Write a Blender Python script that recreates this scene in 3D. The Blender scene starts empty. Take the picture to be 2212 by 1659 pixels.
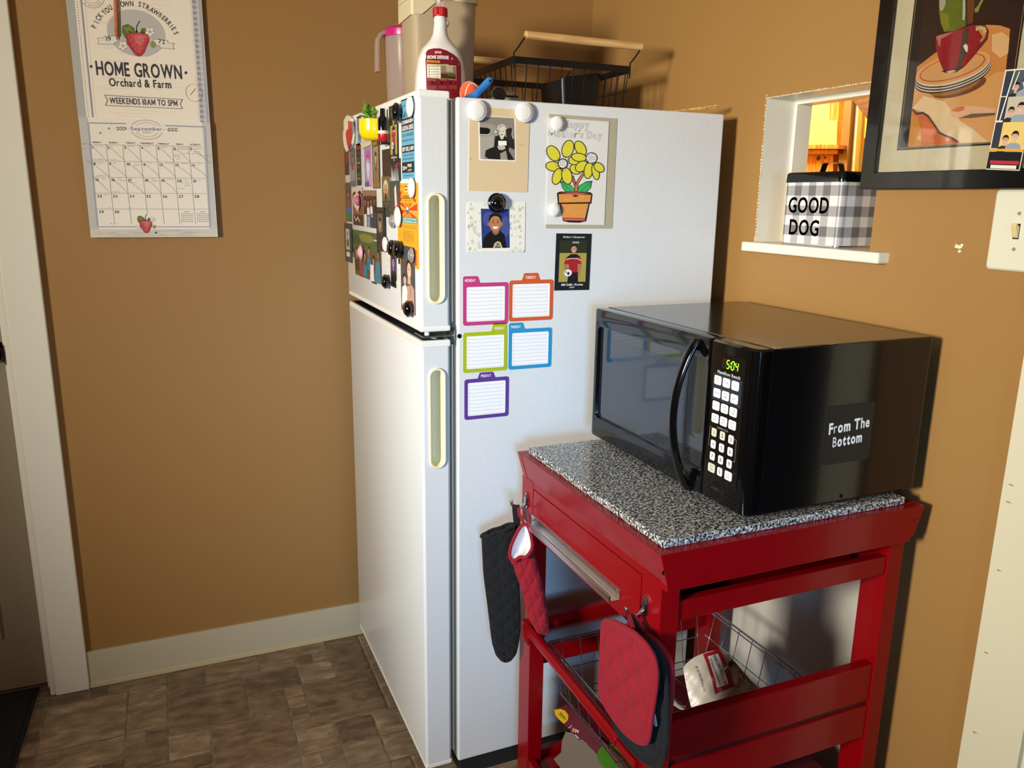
import bpy, bmesh, math, random
from mathutils import Vector, Matrix
from mathutils.geometry import tessellate_polygon
random.seed(7)
C = bpy.context.scene.collection
scn = bpy.context.scene
V3 = Vector
PI = math.pi

def lin(c):
    if isinstance(c, str):
        c = tuple(int(c[i:i+2], 16) for i in (0, 2, 4))
    r = []
    for x in c:
        x = x/255
        r.append(x/12.92 if x <= .04045 else ((x+.055)/1.055)**2.4)
    return (r[0], r[1], r[2], 1)

# ------------------------------------------------------------------ camera
CAM = V3((-1.34211, -2.47935, 1.46334))
CR = V3((0.91886131, -0.3943369, 0.01386739))
CU = V3((0.07701638, 0.21370618, 0.97385735))
CF = V3((0.38699143, 0.89377183, -0.22673674))
FPX = 1721.2433
cd = bpy.data.cameras.new('camera')
cam = bpy.data.objects.new('camera', cd)
C.objects.link(cam)
m = Matrix.Identity(4)
for i in range(3):
    m[i][0] = CR[i]; m[i][1] = CU[i]; m[i][2] = -CF[i]; m[i][3] = CAM[i]
cam.matrix_world = m
cd.sensor_width = 36
cd.lens = FPX/2212*36
cd.clip_start = .02
scn.camera = cam

# ------------------------------------------------------------------ world, lights, exposure
world = bpy.data.worlds.new('world')
scn.world = world
world.use_nodes = True
world.node_tree.nodes['Background'].inputs[0].default_value = (.55, .65, .9, 1)
world.node_tree.nodes['Background'].inputs[1].default_value = .04

def area(name, loc, target, sx, sy, power, col, spread=180):
    l = bpy.data.lights.new(name, 'AREA')
    l.shape = 'RECTANGLE'; l.size = sx; l.size_y = sy
    l.energy = power; l.color = col; l.spread = math.radians(spread)
    o = bpy.data.objects.new(name, l)
    o.location = loc
    o.rotation_euler = (V3(target)-V3(loc)).to_track_quat('-Z', 'Y').to_euler()
    C.objects.link(o)
    return o
# daylight through the window of the left wall
area('window_daylight', (-3.78, -2.60, 1.72), (-.45, -1.02, 1.42), .42, .55, 24.5, (1, .95, .84), 72)
# cool sky light through the glazed door of the wall behind the camera
area('garden_daylight', (-1.75, -4.55, 1.10), (-.5, -.8, .84), .9, 1.0, 2.4, (.26, .58, 1), 32)
# warm lamp in the neighbouring room
def point(name, loc, power, col, r=.05):
    l = bpy.data.lights.new(name, 'POINT'); l.energy = power; l.color = col; l.shadow_soft_size = r
    o = bpy.data.objects.new(name, l); o.location = loc; C.objects.link(o)
point('next_room_lamp', (.62, .10, 2.15), 42, (1, .86, .52), .08)

# warm ceiling lamp behind the camera
point('ceiling_lamp', (-2.3, -2.3, 2.30), 4, (1, .52, .2), .12)

vs = scn.view_settings
vs.view_transform = 'Standard'; vs.look = 'None'; vs.gamma = 1; vs.use_curve_mapping = False
vs.exposure = 0.5

# ------------------------------------------------------------------ measuring: a pixel of the photo as a point on a real plane
def ray(px, py):
    return CF+CR*((px-1106)/FPX)-CU*((py-829.5)/FPX)
def onx(px, py, x):
    d = ray(px, py); return CAM+d*((x-CAM.x)/d.x)
def ony(px, py, y):
    d = ray(px, py); return CAM+d*((y-CAM.y)/d.y)
def onz(px, py, z):
    d = ray(px, py); return CAM+d*((z-CAM.z)/d.z)
def onp(px, py, P, N):
    d = ray(px, py); return CAM+d*((V3(P)-CAM).dot(V3(N))/d.dot(V3(N)))

# ------------------------------------------------------------------ materials
MATS = {}
def mat(name, col=(200, 200, 200), rough=.5, metal=0, coat=0, spec=.5, trans=0, ior=1.45, alpha=1, emit=None, es=0, sheen=0, sss=0):
    if name in MATS: return MATS[name]
    m = bpy.data.materials.new(name); m.use_nodes = True
    b = m.node_tree.nodes['Principled BSDF']
    b.inputs['Base Color'].default_value = lin(col)
    b.inputs['Roughness'].default_value = rough
    b.inputs['Metallic'].default_value = metal
    b.inputs['Coat Weight'].default_value = coat
    b.inputs['Coat Roughness'].default_value = .05
    b.inputs['Specular IOR Level'].default_value = spec
    b.inputs['Transmission Weight'].default_value = trans
    b.inputs['IOR'].default_value = ior
    b.inputs['Alpha'].default_value = alpha
    b.inputs['Sheen Weight'].default_value = sheen
    if sss:
        b.inputs['Subsurface Weight'].default_value = sss
        b.inputs['Subsurface Scale'].default_value = .02
    if emit:
        b.inputs['Emission Color'].default_value = lin(emit); b.inputs['Emission Strength'].default_value = es
    MATS[name] = m
    return m
def nodes(m): return m.node_tree.nodes, m.node_tree.links, m.node_tree.nodes['Principled BSDF']
def noise_bump(m, scale, strength, dist=.001, detail=3, stretch=(1, 1, 1), distort=0):
    N, L, b = nodes(m)
    tc = N.new('ShaderNodeTexCoord'); mp = N.new('ShaderNodeMapping'); n = N.new('ShaderNodeTexNoise'); bu = N.new('ShaderNodeBump')
    mp.inputs['Scale'].default_value = stretch
    n.inputs['Scale'].default_value = scale; n.inputs['Detail'].default_value = detail; n.inputs['Distortion'].default_value = distort
    bu.inputs['Strength'].default_value = strength; bu.inputs['Distance'].default_value = dist
    L.new(tc.outputs['Object'], mp.inputs['Vector']); L.new(mp.outputs['Vector'], n.inputs['Vector'])
    L.new(n.outputs['Fac'], bu.inputs['Height']); L.new(bu.outputs['Normal'], b.inputs['Normal'])
    return m
def noise_col(m, c1, c2, scale, lo=.35, hi=.65, detail=5, stretch=(1, 1, 1), extra=None):
    N, L, b = nodes(m)
    tc = N.new('ShaderNodeTexCoord'); mp = N.new('ShaderNodeMapping'); n = N.new('ShaderNodeTexNoise'); r = N.new('ShaderNodeValToRGB')
    mp.inputs['Scale'].default_value = stretch
    n.inputs['Scale'].default_value = scale; n.inputs['Detail'].default_value = detail
    r.color_ramp.elements[0].position = lo; r.color_ramp.elements[0].color = lin(c1)
    r.color_ramp.elements[1].position = hi; r.color_ramp.elements[1].color = lin(c2)
    if extra:
        for p, c in extra:
            e = r.color_ramp.elements.new(p); e.color = lin(c)
    L.new(tc.outputs['Object'], mp.inputs['Vector']); L.new(mp.outputs['Vector'], n.inputs['Vector'])
    L.new(n.outputs['Fac'], r.inputs['Fac']); L.new(r.outputs['Color'], b.inputs['Base Color'])
    return m
def ink(c):
    k = 'ink_'+(c if isinstance(c, str) else '%02x%02x%02x' % tuple(int(x) for x in c))
    return mat(k, c, .38)

WALL = noise_bump(mat('tan_wall_paint', (156, 117, 66), .45, spec=.4), 260, .12, .0006)
PRIMER = noise_bump(noise_col(mat('off_white_old_paint', (200, 196, 185), .5), (186, 180, 168), (206, 202, 192), 5, .3, .7), 120, .15, .0006)
CREAM = noise_bump(mat('cream_trim_paint', (214, 207, 178), .38), 60, .15, .0008)
CREAMW = noise_bump(mat('white_trim_paint', (226, 222, 206), .35), 50, .2, .001)
BASEB = mat('beige_baseboard', (196, 186, 160), .4)
BASEB2 = mat('beige_shoe_strip', (206, 190, 152), .4)
DOORP = noise_bump(mat('taupe_door_paint', (150, 136, 112), .4), 30, .15, .001)
CEIL = mat('ceiling_white', (215, 205, 190), .8)
FR = mat('textured_white_enamel', (218, 219, 217), .27, coat=.1)
def leather(m):
    N, L, b = nodes(m)
    tc = N.new('ShaderNodeTexCoord'); v = N.new('ShaderNodeTexNoise'); bu = N.new('ShaderNodeBump')
    v.inputs['Scale'].default_value = 190; v.inputs['Detail'].default_value = 2; v.inputs['Distortion'].default_value = 1.2
    bu.inputs['Strength'].default_value = .35; bu.inputs['Distance'].default_value = .0012
    L.new(tc.outputs['Object'], v.inputs['Vector']); L.new(v.outputs['Fac'], bu.inputs['Height']); L.new(bu.outputs['Normal'], b.inputs['Normal'])
leather(FR)
FRS = mat('smooth_white_plastic', (236, 234, 226), .3)
IVORY = mat('aged_ivory_plastic', (240, 230, 188), .3, coat=.2)
GASK = mat('grey_tan_gasket', (150, 138, 120), .55)
GASKW = mat('pale_gasket', (205, 196, 180), .5)
DARKG = mat('dark_gap', (30, 28, 26), .7)
RED = noise_bump(mat('red_painted_wood', (132, 2, 10), .30, coat=.10, spec=.32), 40, .05, .0008)
REDD = RED
STEEL = mat('brushed_steel', (226, 224, 222), .22, 1)
CHROME = mat('chrome', (205, 205, 208), .12, 1)
BLK = mat('gloss_black_plastic', (7, 7, 8), .1, coat=.3)
BLKM = mat('black_sheet_metal', (9, 9, 10), .16, coat=.2)
BLKS = mat('satin_black', (14, 14, 15), .38)
WIREB = mat('black_wire', (10, 10, 11), .4)
WOODL = noise_col(mat('pale_turned_wood', (214, 170, 112), .45), (196, 148, 90), (224, 184, 126), 9, .35, .65, 6, (1, 12, 12))
GRAN = mat('grey_granite', (150, 150, 148), .16, coat=.2)
def granite(m):
    N, L, b = nodes(m)
    tc = N.new('ShaderNodeTexCoord')
    n = N.new('ShaderNodeTexNoise'); n.inputs['Scale'].default_value = 210; n.inputs['Detail'].default_value = 3; n.inputs['Roughness'].default_value = .6
    r = N.new('ShaderNodeValToRGB'); r.color_ramp.interpolation = 'LINEAR'
    e = r.color_ramp.elements
    e[0].position = .40; e[0].color = lin((22, 24, 27)); e[1].position = .62; e[1].color = lin((226, 226, 222))
    x = e.new(.47); x.color = lin((96, 98, 98)); x = e.new(.54); x.color = lin((158, 158, 154))
    L.new(tc.outputs['Object'], n.inputs['Vector']); L.new(n.outputs['Fac'], r.inputs['Fac']); L.new(r.outputs['Color'], b.inputs['Base Color'])
granite(GRAN)

# ------------------------------------------------------------------ mesh builder
ORG = {}
class MB:
    def __init__(s): s.v = []; s.f = []; s.m = []; s.sm = []
    def add(s, vs, fs, mi=0, sm=False):
        o = len(s.v); s.v += [V3(q) for q in vs]
        for f in fs:
            s.f.append([i+o for i in f]); s.m.append(mi); s.sm.append(sm)
        return s
    def box(s, x0, x1, y0, y1, z0, z1, mi=0):
        x0, x1 = sorted((x0, x1)); y0, y1 = sorted((y0, y1)); z0, z1 = sorted((z0, z1))
        vs = [(x, y, z) for x in (x0, x1) for y in (y0, y1) for z in (z0, z1)]
        return s.add(vs, [(0, 1, 3, 2), (4, 6, 7, 5), (0, 4, 5, 1), (2, 3, 7, 6), (0, 2, 6, 4), (1, 5, 7, 3)], mi)
    def obox(s, c, a, b, d, mi=0):
        c, a, b, d = V3(c), V3(a), V3(b), V3(d)
        vs = [c+a*i+b*j+d*k for i in (-1, 1) for j in (-1, 1) for k in (-1, 1)]
        return s.add(vs, [(0, 1, 3, 2), (4, 6, 7, 5), (0, 4, 5, 1), (2, 3, 7, 6), (0, 2, 6, 4), (1, 5, 7, 3)], mi)
    def loft(s, rings, mi=0, sm=True, cap0=True, cap1=True, closed=True):
        n = len(rings[0]); vs = [p for r in rings for p in r]; fs = []
        for k in range(len(rings)-1):
            for i in range(n if closed else n-1):
                j = (i+1) % n
                fs.append((k*n+i, k*n+j, (k+1)*n+j, (k+1)*n+i))
        s.add(vs, fs, mi, sm)
        if cap0: s.add(rings[0], [tuple(reversed(range(n)))], mi)
        if cap1: s.add(rings[-1], [tuple(range(n))], mi)
        return s
    def cyl(s, p0, p1, r0, r1=None, n=20, mi=0, cap=True):
        p0, p1 = V3(p0), V3(p1); r1 = r0 if r1 is None else r1
        d = (p1-p0).normalized(); a = d.orthogonal().normalized(); b = d.cross(a)
        R = [[p+(a*math.cos(t*2*PI/n)+b*math.sin(t*2*PI/n))*r for t in range(n)] for p, r in ((p0, r0), (p1, r1))]
        return s.loft(R, mi, True, cap, cap)
    def tube(s, pts, r, n=8, mi=0, closed=False, cap=True):
        pts = [V3(p) for p in pts]; R = []; up = None; N = len(pts)
        for i, p in enumerate(pts):
            if closed: d = pts[(i+1) % N]-pts[i-1]
            else: d = pts[min(i+1, N-1)]-pts[max(i-1, 0)]
            d.normalize()
            if up is None: up = d.orthogonal().normalized()
            up = (up-d*up.dot(d)).normalized(); b = d.cross(up)
            rr = r[i] if isinstance(r, (list, tuple)) else r
            R.append([p+(up*math.cos(t*2*PI/n)+b*math.sin(t*2*PI/n))*rr for t in range(n)])
        if closed: R.append(R[0]); return s.loft(R, mi, True, False, False)
        return s.loft(R, mi, True, cap, cap)
    def lathe(s, prof, c, n=32, mi=0, ax=(0, 0, 1), sx=1, cap0=True, cap1=True):
        c = V3(c); d = V3(ax).normalized(); a = d.orthogonal().normalized(); b = d.cross(a)
        R = [[c+d*h+(a*math.cos(t*2*PI/n)+b*math.sin(t*2*PI/n))*r for t in range(n)] for r, h in prof]
        return s.loft(R, mi, True, cap0, cap1)
    def ball(s, c, r, n=20, mi=0, sc=(1, 1, 1)):
        c = V3(c); R = []
        for k in range(n//2+1):
            th = -PI/2+PI*k/(n//2); q = max(math.cos(th), 1e-4)
            R.append([c+V3((math.cos(2*PI*t/n)*q*r*sc[0], math.sin(2*PI*t/n)*q*r*sc[1], math.sin(th)*r*sc[2])) for t in range(n)])
        return s.loft(R, mi, True, False, False)
    def prism(s, pts, N, t, mi=0):
        """solid with the outline pts (3D, planar), pushed by N*t"""
        pts = [V3(p) for p in pts]; q = [p+V3(N)*t for p in pts]; n = len(pts)
        tri = tessellate_polygon([pts])
        s.add(pts, tri, mi); s.add(q, tri, mi)
        s.add(pts+q, [(i, (i+1) % n, (i+1) % n+n, i+n) for i in range(n)], mi)
        return s
    def build(s, name, mats, parent=None, bevel=0, seg=2, ang=40, org=None):
        if not isinstance(mats, (list, tuple)): mats = [mats]
        me = bpy.data.meshes.new(name)
        if org is None:
            xs = [p.x for p in s.v]; ys = [p.y for p in s.v]; zs = [p.z for p in s.v]
            org = V3(((min(xs)+max(xs))/2, (min(ys)+max(ys))/2, min(zs)))
        me.from_pydata([p-org for p in s.v], [], s.f)
        for mm in mats: me.materials.append(mm)
        me.polygons.foreach_set('material_index', s.m)
        me.polygons.foreach_set('use_smooth', s.sm)
        bm = bmesh.new(); bm.from_mesh(me)
        if bevel or s.sm and any(s.sm): bmesh.ops.remove_doubles(bm, verts=bm.verts, dist=1e-6)
        if not getattr(s, 'keep', False): bmesh.ops.recalc_face_normals(bm, faces=bm.faces)
        if any(s.sm):
            for e in bm.edges:
                if len(e.link_faces) == 2 and e.calc_face_angle(0) > .75: e.smooth = False
        bm.to_mesh(me); bm.free()
        o = bpy.data.objects.new(name, me)
        C.objects.link(o)
        po = V3((0, 0, 0))
        if parent is not None:
            o.parent = parent; po = ORG[parent.name]
        o.location = org-po
        ORG[o.name] = org
        if bevel:
            b = o.modifiers.new('bevel', 'BEVEL'); b.width = bevel; b.segments = seg; b.limit_method = 'ANGLE'; b.angle_limit = math.radians(ang)
            b.harden_normals = False
        return o
def thing(name, loc, label, cat, group=None):
    o = bpy.data.objects.new(name, None); C.objects.link(o); o.location = loc; o.empty_display_size = .05
    ORG[o.name] = V3(loc); o['label'] = label; o['category'] = cat
    if group: o['group'] = group
    return o
def tag(o, label, cat, group=None):
    o['label'] = label; o['category'] = cat
    if group: o['group'] = group
    return o
def struct(o): o['kind'] = 'structure'; return o
def part(o, label): o['label'] = label; return o

# ------------------------------------------------------------------ lettering
GL = {}
SAFE = {'$': 0.026, '*': 0.012, '4': 0, '?': 0.018, '@': 0.026, 'B': 0.004, 'Q': 0.004, 'R': 0.032, 'a': 0.032, 'e': 0.026, 'g': 0, 'h': 0.026, 'k': 0.026, 'n': 0.004, 'r': 0.004, 's': 0.032}
def make_glyphs():
    tmp = []
    chars = [chr(i) for i in range(33, 127)]
    for bold in (0, 1, 2):
        for c in chars:
            cu = bpy.data.curves.new('glyph', 'FONT'); cu.body = c; cu.size = 1; cu.offset = min((0, .018, .04)[bold], SAFE.get(c, 1)); cu.resolution_u = 3
            o = bpy.data.objects.new('glyph', cu); C.objects.link(o); tmp.append((c, bold, o, cu))
    dg = bpy.context.evaluated_depsgraph_get(); dg.update()
    for c, bold, o, cu in tmp:
        me = bpy.data.meshes.new_from_object(o.evaluated_get(dg))
        vs = [(p.co.x, p.co.y) for p in me.vertices]; fs = [tuple(f.vertices) for f in me.polygons]
        x0 = min(p[0] for p in vs); x1 = max(p[0] for p in vs)
        GL[(c, bold)] = ([(x-x0, y) for x, y in vs], fs, x1-x0)
        bpy.data.meshes.remove(me); bpy.data.objects.remove(o); bpy.data.curves.remove(cu)
make_glyphs()
for bold_, t_ in ((1, .125), (2, .165)):                 # a heavy M drawn by hand
    w_ = .66+.05*bold_
    q_ = [(0, 0), (0, .70), (t_*.95, .70), (w_/2, .30), (w_-t_*.95, .70), (w_, .70), (w_, 0), (w_-t_, 0), (w_-t_, .40), (w_/2, .06), (t_, .40), (t_, 0)]
    GL[('M', bold_)] = (q_, [tuple(f) for f in tessellate_polygon([[V3((a, c, 0)) for a, c in q_]])], w_)
CAPH = .70

class Sheet:
    """a printed surface: paper and every ink area in ONE mesh, laid on the paper in hair-thin layers"""
    def __init__(s, f, w, h, col='f4f1ea', t=.0005, mb=None, base=True, eps=2.2e-5, n=1, bmat=None):
        s.mb = mb or MB(); s.mb.keep = False
        s.f = f; s.w = w; s.h = h; s.l = 0; s.mats = []; s.t = t; s.eps = eps; s.n = n
        if base:
            mi = s.mi(bmat or col)
            if n == 1:
                q = [(0, 0), (w, 0), (w, h), (0, h)]
                a = [f(u, v, 0) for u, v in q]; b = [f(u, v, t) for u, v in q]
                s.mb.add(a+b, [(3, 2, 1, 0), (4, 5, 6, 7), (0, 1, 5, 4), (1, 2, 6, 5), (2, 3, 7, 6), (3, 0, 4, 7)], mi)
            else:
                s.l = -1; s.rect(0, 0, w, h, bmat or col)
                s.l = 0
        s.l = 1
    def mi(s, c):
        mm = c if not isinstance(c, (str, tuple)) else ink(c)
        if mm not in s.mats: s.mats.append(mm)
        return s.mats.index(mm)
    def P(s, u, v): return s.f(u, v, s.t+s.l*s.eps)
    def up(s, k=1): s.l += k; return s
    def tick(s, c):
        if getattr(s, 'last', None) != c: s.l += .07; s.last = c
    def poly(s, pts, c):
        s.tick(c)
        p3 = [V3((u, v, 0)) for u, v in pts]
        s.mb.add([s.P(u, v) for u, v in pts], tessellate_polygon([p3]), s.mi(c)); return s
    def rect(s, u0, v0, u1, v1, c):
        s.tick(c); n = s.n; mi = s.mi(c)
        vs = [s.P(u0+(u1-u0)*i/n, v0+(v1-v0)*j/n) for j in range(n+1) for i in range(n+1)]
        s.mb.add(vs, [(j*(n+1)+i, j*(n+1)+i+1, (j+1)*(n+1)+i+1, (j+1)*(n+1)+i) for j in range(n) for i in range(n)], mi); return s
    def rrect(s, u0, v0, u1, v1, r, c):
        pts = []
        for cx, cy, a0 in ((u1-r, v0+r, -90), (u1-r, v1-r, 0), (u0+r, v1-r, 90), (u0+r, v0+r, 180)):
            for k in range(4):
                a = math.radians(a0+k*30); pts.append((cx+r*math.cos(a), cy+r*math.sin(a)))
        return s.poly(pts, c)
    def ell(s, cx, cy, rx, ry, c, n=20, rot=0, a0=0, a1=360):
        cr, sr = math.cos(rot), math.sin(rot); pts = []
        for k in range(n+(a1-a0 < 360)):
            a = math.radians(a0+(a1-a0)*k/n); x = rx*math.cos(a); y = ry*math.sin(a); pts.append((cx+x*cr-y*sr, cy+x*sr+y*cr))
        return s.poly(pts, c)
    def line(s, pts, w, c, closed=False):
        P = [V3((p[0], p[1], 0)) for p in pts]; n = len(P)
        if closed: closed = (P[0]-P[-1]).length > 1e-9
        if n > 2 and (P[0]-P[-1]).length < 1e-9: P = P[:-1]; n -= 1; closed = True
        A = []
        for i in range(n):
            d0 = P[i]-P[i-1] if (i or closed) else P[i+1]-P[i]
            d1 = P[(i+1) % n]-P[i] if (i < n-1 or closed) else d0
            if d0.length < 1e-12: d0 = d1
            if d1.length < 1e-12: d1 = d0
            if d0.length < 1e-12: return s
            n0 = V3((-d0.y, d0.x, 0)).normalized(); n1 = V3((-d1.y, d1.x, 0)).normalized(); m_ = n0+n1
            if m_.length < .2: m_ = n0
            else: m_ = m_.normalized()/max(m_.normalized().dot(n0), .5)
            A.append((P[i]+m_*(w/2), P[i]-m_*(w/2)))
        vs = [s.P(q.x, q.y) for pr in A for q in pr]
        s.mb.add(vs, [(2*i, 2*i+1, 2*((i+1) % n)+1, 2*((i+1) % n)) for i in range(n if closed else n-1)], s.mi(c))
        s.l += .02
        return s
    def ring(s, cx, cy, rx, ry, w, c, n=20, a0=0, a1=360, rot=0):
        cr, sr = math.cos(rot), math.sin(rot); pts = []
        for k in range(n+1):
            a = math.radians(a0+(a1-a0)*k/n); x = rx*math.cos(a); y = ry*math.sin(a); pts.append((cx+x*cr-y*sr, cy+x*sr+y*cr))
        return s.line(pts, w, c)
    def tw(s, t, bold=0):
        return sum(.32 if c == ' ' else GL[(c, bold)][2]+.105 for c in t)-.105
    def text(s, t, x, y, h, c, w=None, bold=0, al='c', rot=0, sx=None, skew=0, inner=None):
        k = h/CAPH; W = s.tw(t, bold)*k
        sx = sx or (w/W if w else 1); W *= sx
        x0 = {'c': -W/2, 'l': 0, 'r': -W}[al]; cr, sr = math.cos(rot), math.sin(rot); mi = s.mi(c)
        l0 = s.l
        def put(vs, fs, off, mi):
            s.mb.add([s.P(x+(x0+off*k*sx+(a+skew*b)*k*sx)*cr-b*k*sr, y+(x0+off*k*sx+(a+skew*b)*k*sx)*sr+b*k*cr) for a, b in vs], fs, mi)
        for ic, ch in enumerate(t):
            if ch == ' ': x0 += .32*k*sx; continue
            vs, fs, gw = GL[(ch, bold)]; s.l = l0+(.3 if ic % 2 else 0)
            put(vs, fs, 0, mi)
            if inner and SAFE.get(ch, 1) > .02:
                v2, f2, g2 = GL[(ch, 0)]; s.l = l0+1; put(v2, f2, (gw-g2)/2, s.mi(inner))
            x0 += (gw+.105)*k*sx
        s.l = l0
        return s
    def arctext(s, t, cx, cy, r, a0, a1, h, c, bold=0):
        n = len(t)
        for i, ch in enumerate(t):
            if ch == ' ': continue
            a = math.radians(a0+(a1-a0)*i/(n-1))
            s.text(ch, cx+r*math.cos(a), cy+r*math.sin(a), h, c, bold=bold, rot=a-PI/2)
        return s
    def person(s, cx, cy, r, skin, hair, shirt, face=False, long=False, bw=None):
        """shoulders, neck, head, hair; r = half head height"""
        s.poly([(cx-bw if bw else cx-r*1.9, cy-r*4.2), (cx+bw if bw else cx+r*1.9, cy-r*4.2), (cx+r*1.7, cy-r*1.9), (cx+r*.6, cy-r*1.35), (cx-r*.6, cy-r*1.35), (cx-r*1.7, cy-r*1.9)], shirt).up()
        if long: s.ell(cx, cy-r*.3, r*1.05, r*1.6, hair, 14).up()
        s.poly([(cx-r*.3, cy-r*1.5), (cx+r*.3, cy-r*1.5), (cx+r*.35, cy-r*.6), (cx-r*.35, cy-r*.6)], skin)
        s.ell(cx, cy+r*.25, r*.86, r*.95, hair, 14).up()
        s.ell(cx, cy-r*.05, r*.70, r*.92, skin, 16).up()
        s.poly([(cx-r*.72, cy+r*.1), (cx-r*.6, cy+r*.5), (cx+r*.6, cy+r*.5), (cx+r*.72, cy+r*.1), (cx+r*.65, cy+r*.9), (cx, cy+r*1.2), (cx-r*.65, cy+r*.9)], hair).up()
        if face:
            for k in (-1, 1):
                s.ell(cx+k*r*.28, cy+r*.08, r*.11, r*.06, '2a1a14', 8)
                s.line([(cx+k*r*.14, cy+r*.25), (cx+k*r*.42, cy+r*.27)], r*.06, '2a1a14')
                s.ell(cx+k*r*.73, cy-r*.05, r*.1, r*.2, skin, 8)
            s.line([(cx, cy+r*.05), (cx-r*.06, cy-r*.2), (cx+r*.08, cy-r*.22)], r*.05, 'a8714c')
            s.ell(cx, cy-r*.42, r*.3, r*.13, 'fbf4ea', 12, a0=180, a1=360)
            s.line([(cx-r*.3, cy-r*.40), (cx, cy-r*.44), (cx+r*.3, cy-r*.40)], r*.05, '7a3228').up()
        return s
    def build(s, name, parent=None):
        return s.mb.build(name, s.mats, parent)
def flat(O, U, V, N):
    O, U, V, N = V3(O), V3(U).normalized(), V3(V).normalized(), V3(N).normalized()
    return lambda u, v, l: O+U*u+V*v+N*l
XP, YP, ZP = V3((1, 0, 0)), V3((0, 1, 0)), V3((0, 0, 1))
def rotd(a, U, V):
    return U*math.cos(a)+V*math.sin(a), V*math.cos(a)-U*math.sin(a)
# ================================================================== THE SETTING
# ---- floor: sheet of stone-look tiles, one mesh
P0, Q0, TP = -1.764, -.016, .0543
def make_floor():
    known = [(0,1,4,5),(4,1,6,3),(4,3,6,5),(4,5,5,6),(5,5,6,6),(6,2,10,6),(6,0,8,2),(8,0,11,2),(11,-1,15,1),(11,1,13,2),(10,2,13,4),
             (10,4,12,6),(12,4,13,5),(12,5,13,6),(12,6,13,7),(12,7,13,8),(13,1,14,2),(14,1,15,2),(13,2,15,4),(15,0,17,4),(13,4,17,8),
             (8,6,12,10),(12,8,14,10),(14,8,16,10),(6,6,8,8),(16,8,18,10),(16,10,18,12),(14,10,16,12),(4,6,6,8),(0,5,4,7),(0,0,2,1),(2,0,3,1),(3,0,6,1),
             (-2,0,0,1),(-2,1,0,3),(-1,3,0,4),(12,10,13,11),(12,11,14,12),(13,10,14,11)]
    I0, I1, J0, J1 = -36, 33, -6, 82
    occ = set(); rects = []
    def free(a, b, c, d):
        return all((i, j) not in occ for i in range(a, c) for j in range(b, d)) and c <= I1 and d <= J1
    def put(a, b, c, d):
        rects.append((a, b, c, d))
        for i in range(a, c):
            for j in range(b, d): occ.add((i, j))
    for k in known:
        if free(*k): put(*k)
    rnd = random.Random(3)
    for j in range(J0, J1):
        for i in range(I0, I1):
            if (i, j) in occ: continue
            opts = [(4, 4), (2, 2), (3, 2), (2, 4), (2, 1), (1, 1), (2, 2), (4, 2)]
            rnd.shuffle(opts)
            for w, h in opts+[(1, 1)]:
                if free(i, j, i+w, j+h): put(i, j, i+w, j+h); break
    vs, fs, tone, mi = [], [], [], []
    X = lambda i: P0+i*TP
    Y = lambda j: Q0-j*TP
    g, b = .0022, .0035
    for a, c, d, e in rects:
        if X(a) < -3.68 or Y(c) < -4.4: continue
        x0, x1, y1, y0 = X(a)+g, X(d)-g, min(Y(c)-g, .17), Y(e)+g
        if y0 > .15: continue
        o = len(vs)
        vs += [(x0, y0, -.0012), (x1, y0, -.0012), (x1, y1, -.0012), (x0, y1, -.0012), (x0+b, y0+b, 0), (x1-b, y0+b, 0), (x1-b, y1-b, 0), (x0+b, y1-b, 0)]
        t = rnd.random()
        for f in [(4, 5, 6, 7), (0, 1, 5, 4), (1, 2, 6, 5), (2, 3, 7, 6), (3, 0, 4, 7)]:
            fs.append([q+o for q in f]); tone.append(t); mi.append(0)
    o = len(vs)
    vs += [(-3.8, -4.6, -.0011), (2.2, -4.6, -.0011), (2.2, 1.6, -.0011), (-3.8, 1.6, -.0011), (-3.8, -4.6, -.05), (2.2, -4.6, -.05), (2.2, 1.6, -.05), (-3.8, 1.6, -.05)]
    for f in [(0, 1, 2, 3), (7, 6, 5, 4), (0, 4, 5, 1), (1, 5, 6, 2), (2, 6, 7, 3), (3, 7, 4, 0)]:
        fs.append([q+o for q in f]); tone.append(.5); mi.append(1)
    me = bpy.data.meshes.new('floor'); me.from_pydata(vs, [], fs)
    at = me.attributes.new('tone', 'FLOAT', 'FACE'); at.data.foreach_set('value', tone)
    T = mat('stone_tile_sheet', (130, 108, 86), .42)
    N, L, bs = nodes(T)
    tc = N.new('ShaderNodeTexCoord'); n = N.new('ShaderNodeTexNoise'); n.inputs['Scale'].default_value = 16; n.inputs['Detail'].default_value = 8; n.inputs['Roughness'].default_value = .62
    mp = N.new('ShaderNodeMapping'); mp.inputs['Scale'].default_value = (1, 2.2, 1)
    A = N.new('ShaderNodeAttribute'); A.attribute_name = 'tone'
    ma = N.new('ShaderNodeMath'); ma.operation = 'MULTIPLY_ADD'; ma.inputs[1].default_value = .30
    L.new(tc.outputs['Object'], mp.inputs['Vector']); L.new(mp.outputs['Vector'], n.inputs['Vector'])
    # shift the noise from tile to tile
    cm = N.new('ShaderNodeCombineXYZ'); mu = N.new('ShaderNodeMath'); mu.operation = 'MULTIPLY'; mu.inputs[1].default_value = 37
    L.new(A.outputs['Fac'], mu.inputs[0]); L.new(mu.outputs[0], cm.inputs[2]); L.new(cm.outputs[0], mp.inputs['Location'])
    L.new(A.outputs['Fac'], ma.inputs[0]); L.new(n.outputs['Fac'], ma.inputs[2])
    r = N.new('ShaderNodeValToRGB'); e = r.color_ramp.elements
    e[0].position = .42; e[0].color = lin((92, 74, 58)); e[1].position = .95; e[1].color = lin((178, 156, 130))
    x = e.new(.62); x.color = lin((124, 103, 82)); x = e.new(.78); x.color = lin((146, 124, 100))
    L.new(ma.outputs[0], r.inputs['Fac']); L.new(r.outputs['Color'], bs.inputs['Base Color'])
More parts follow.
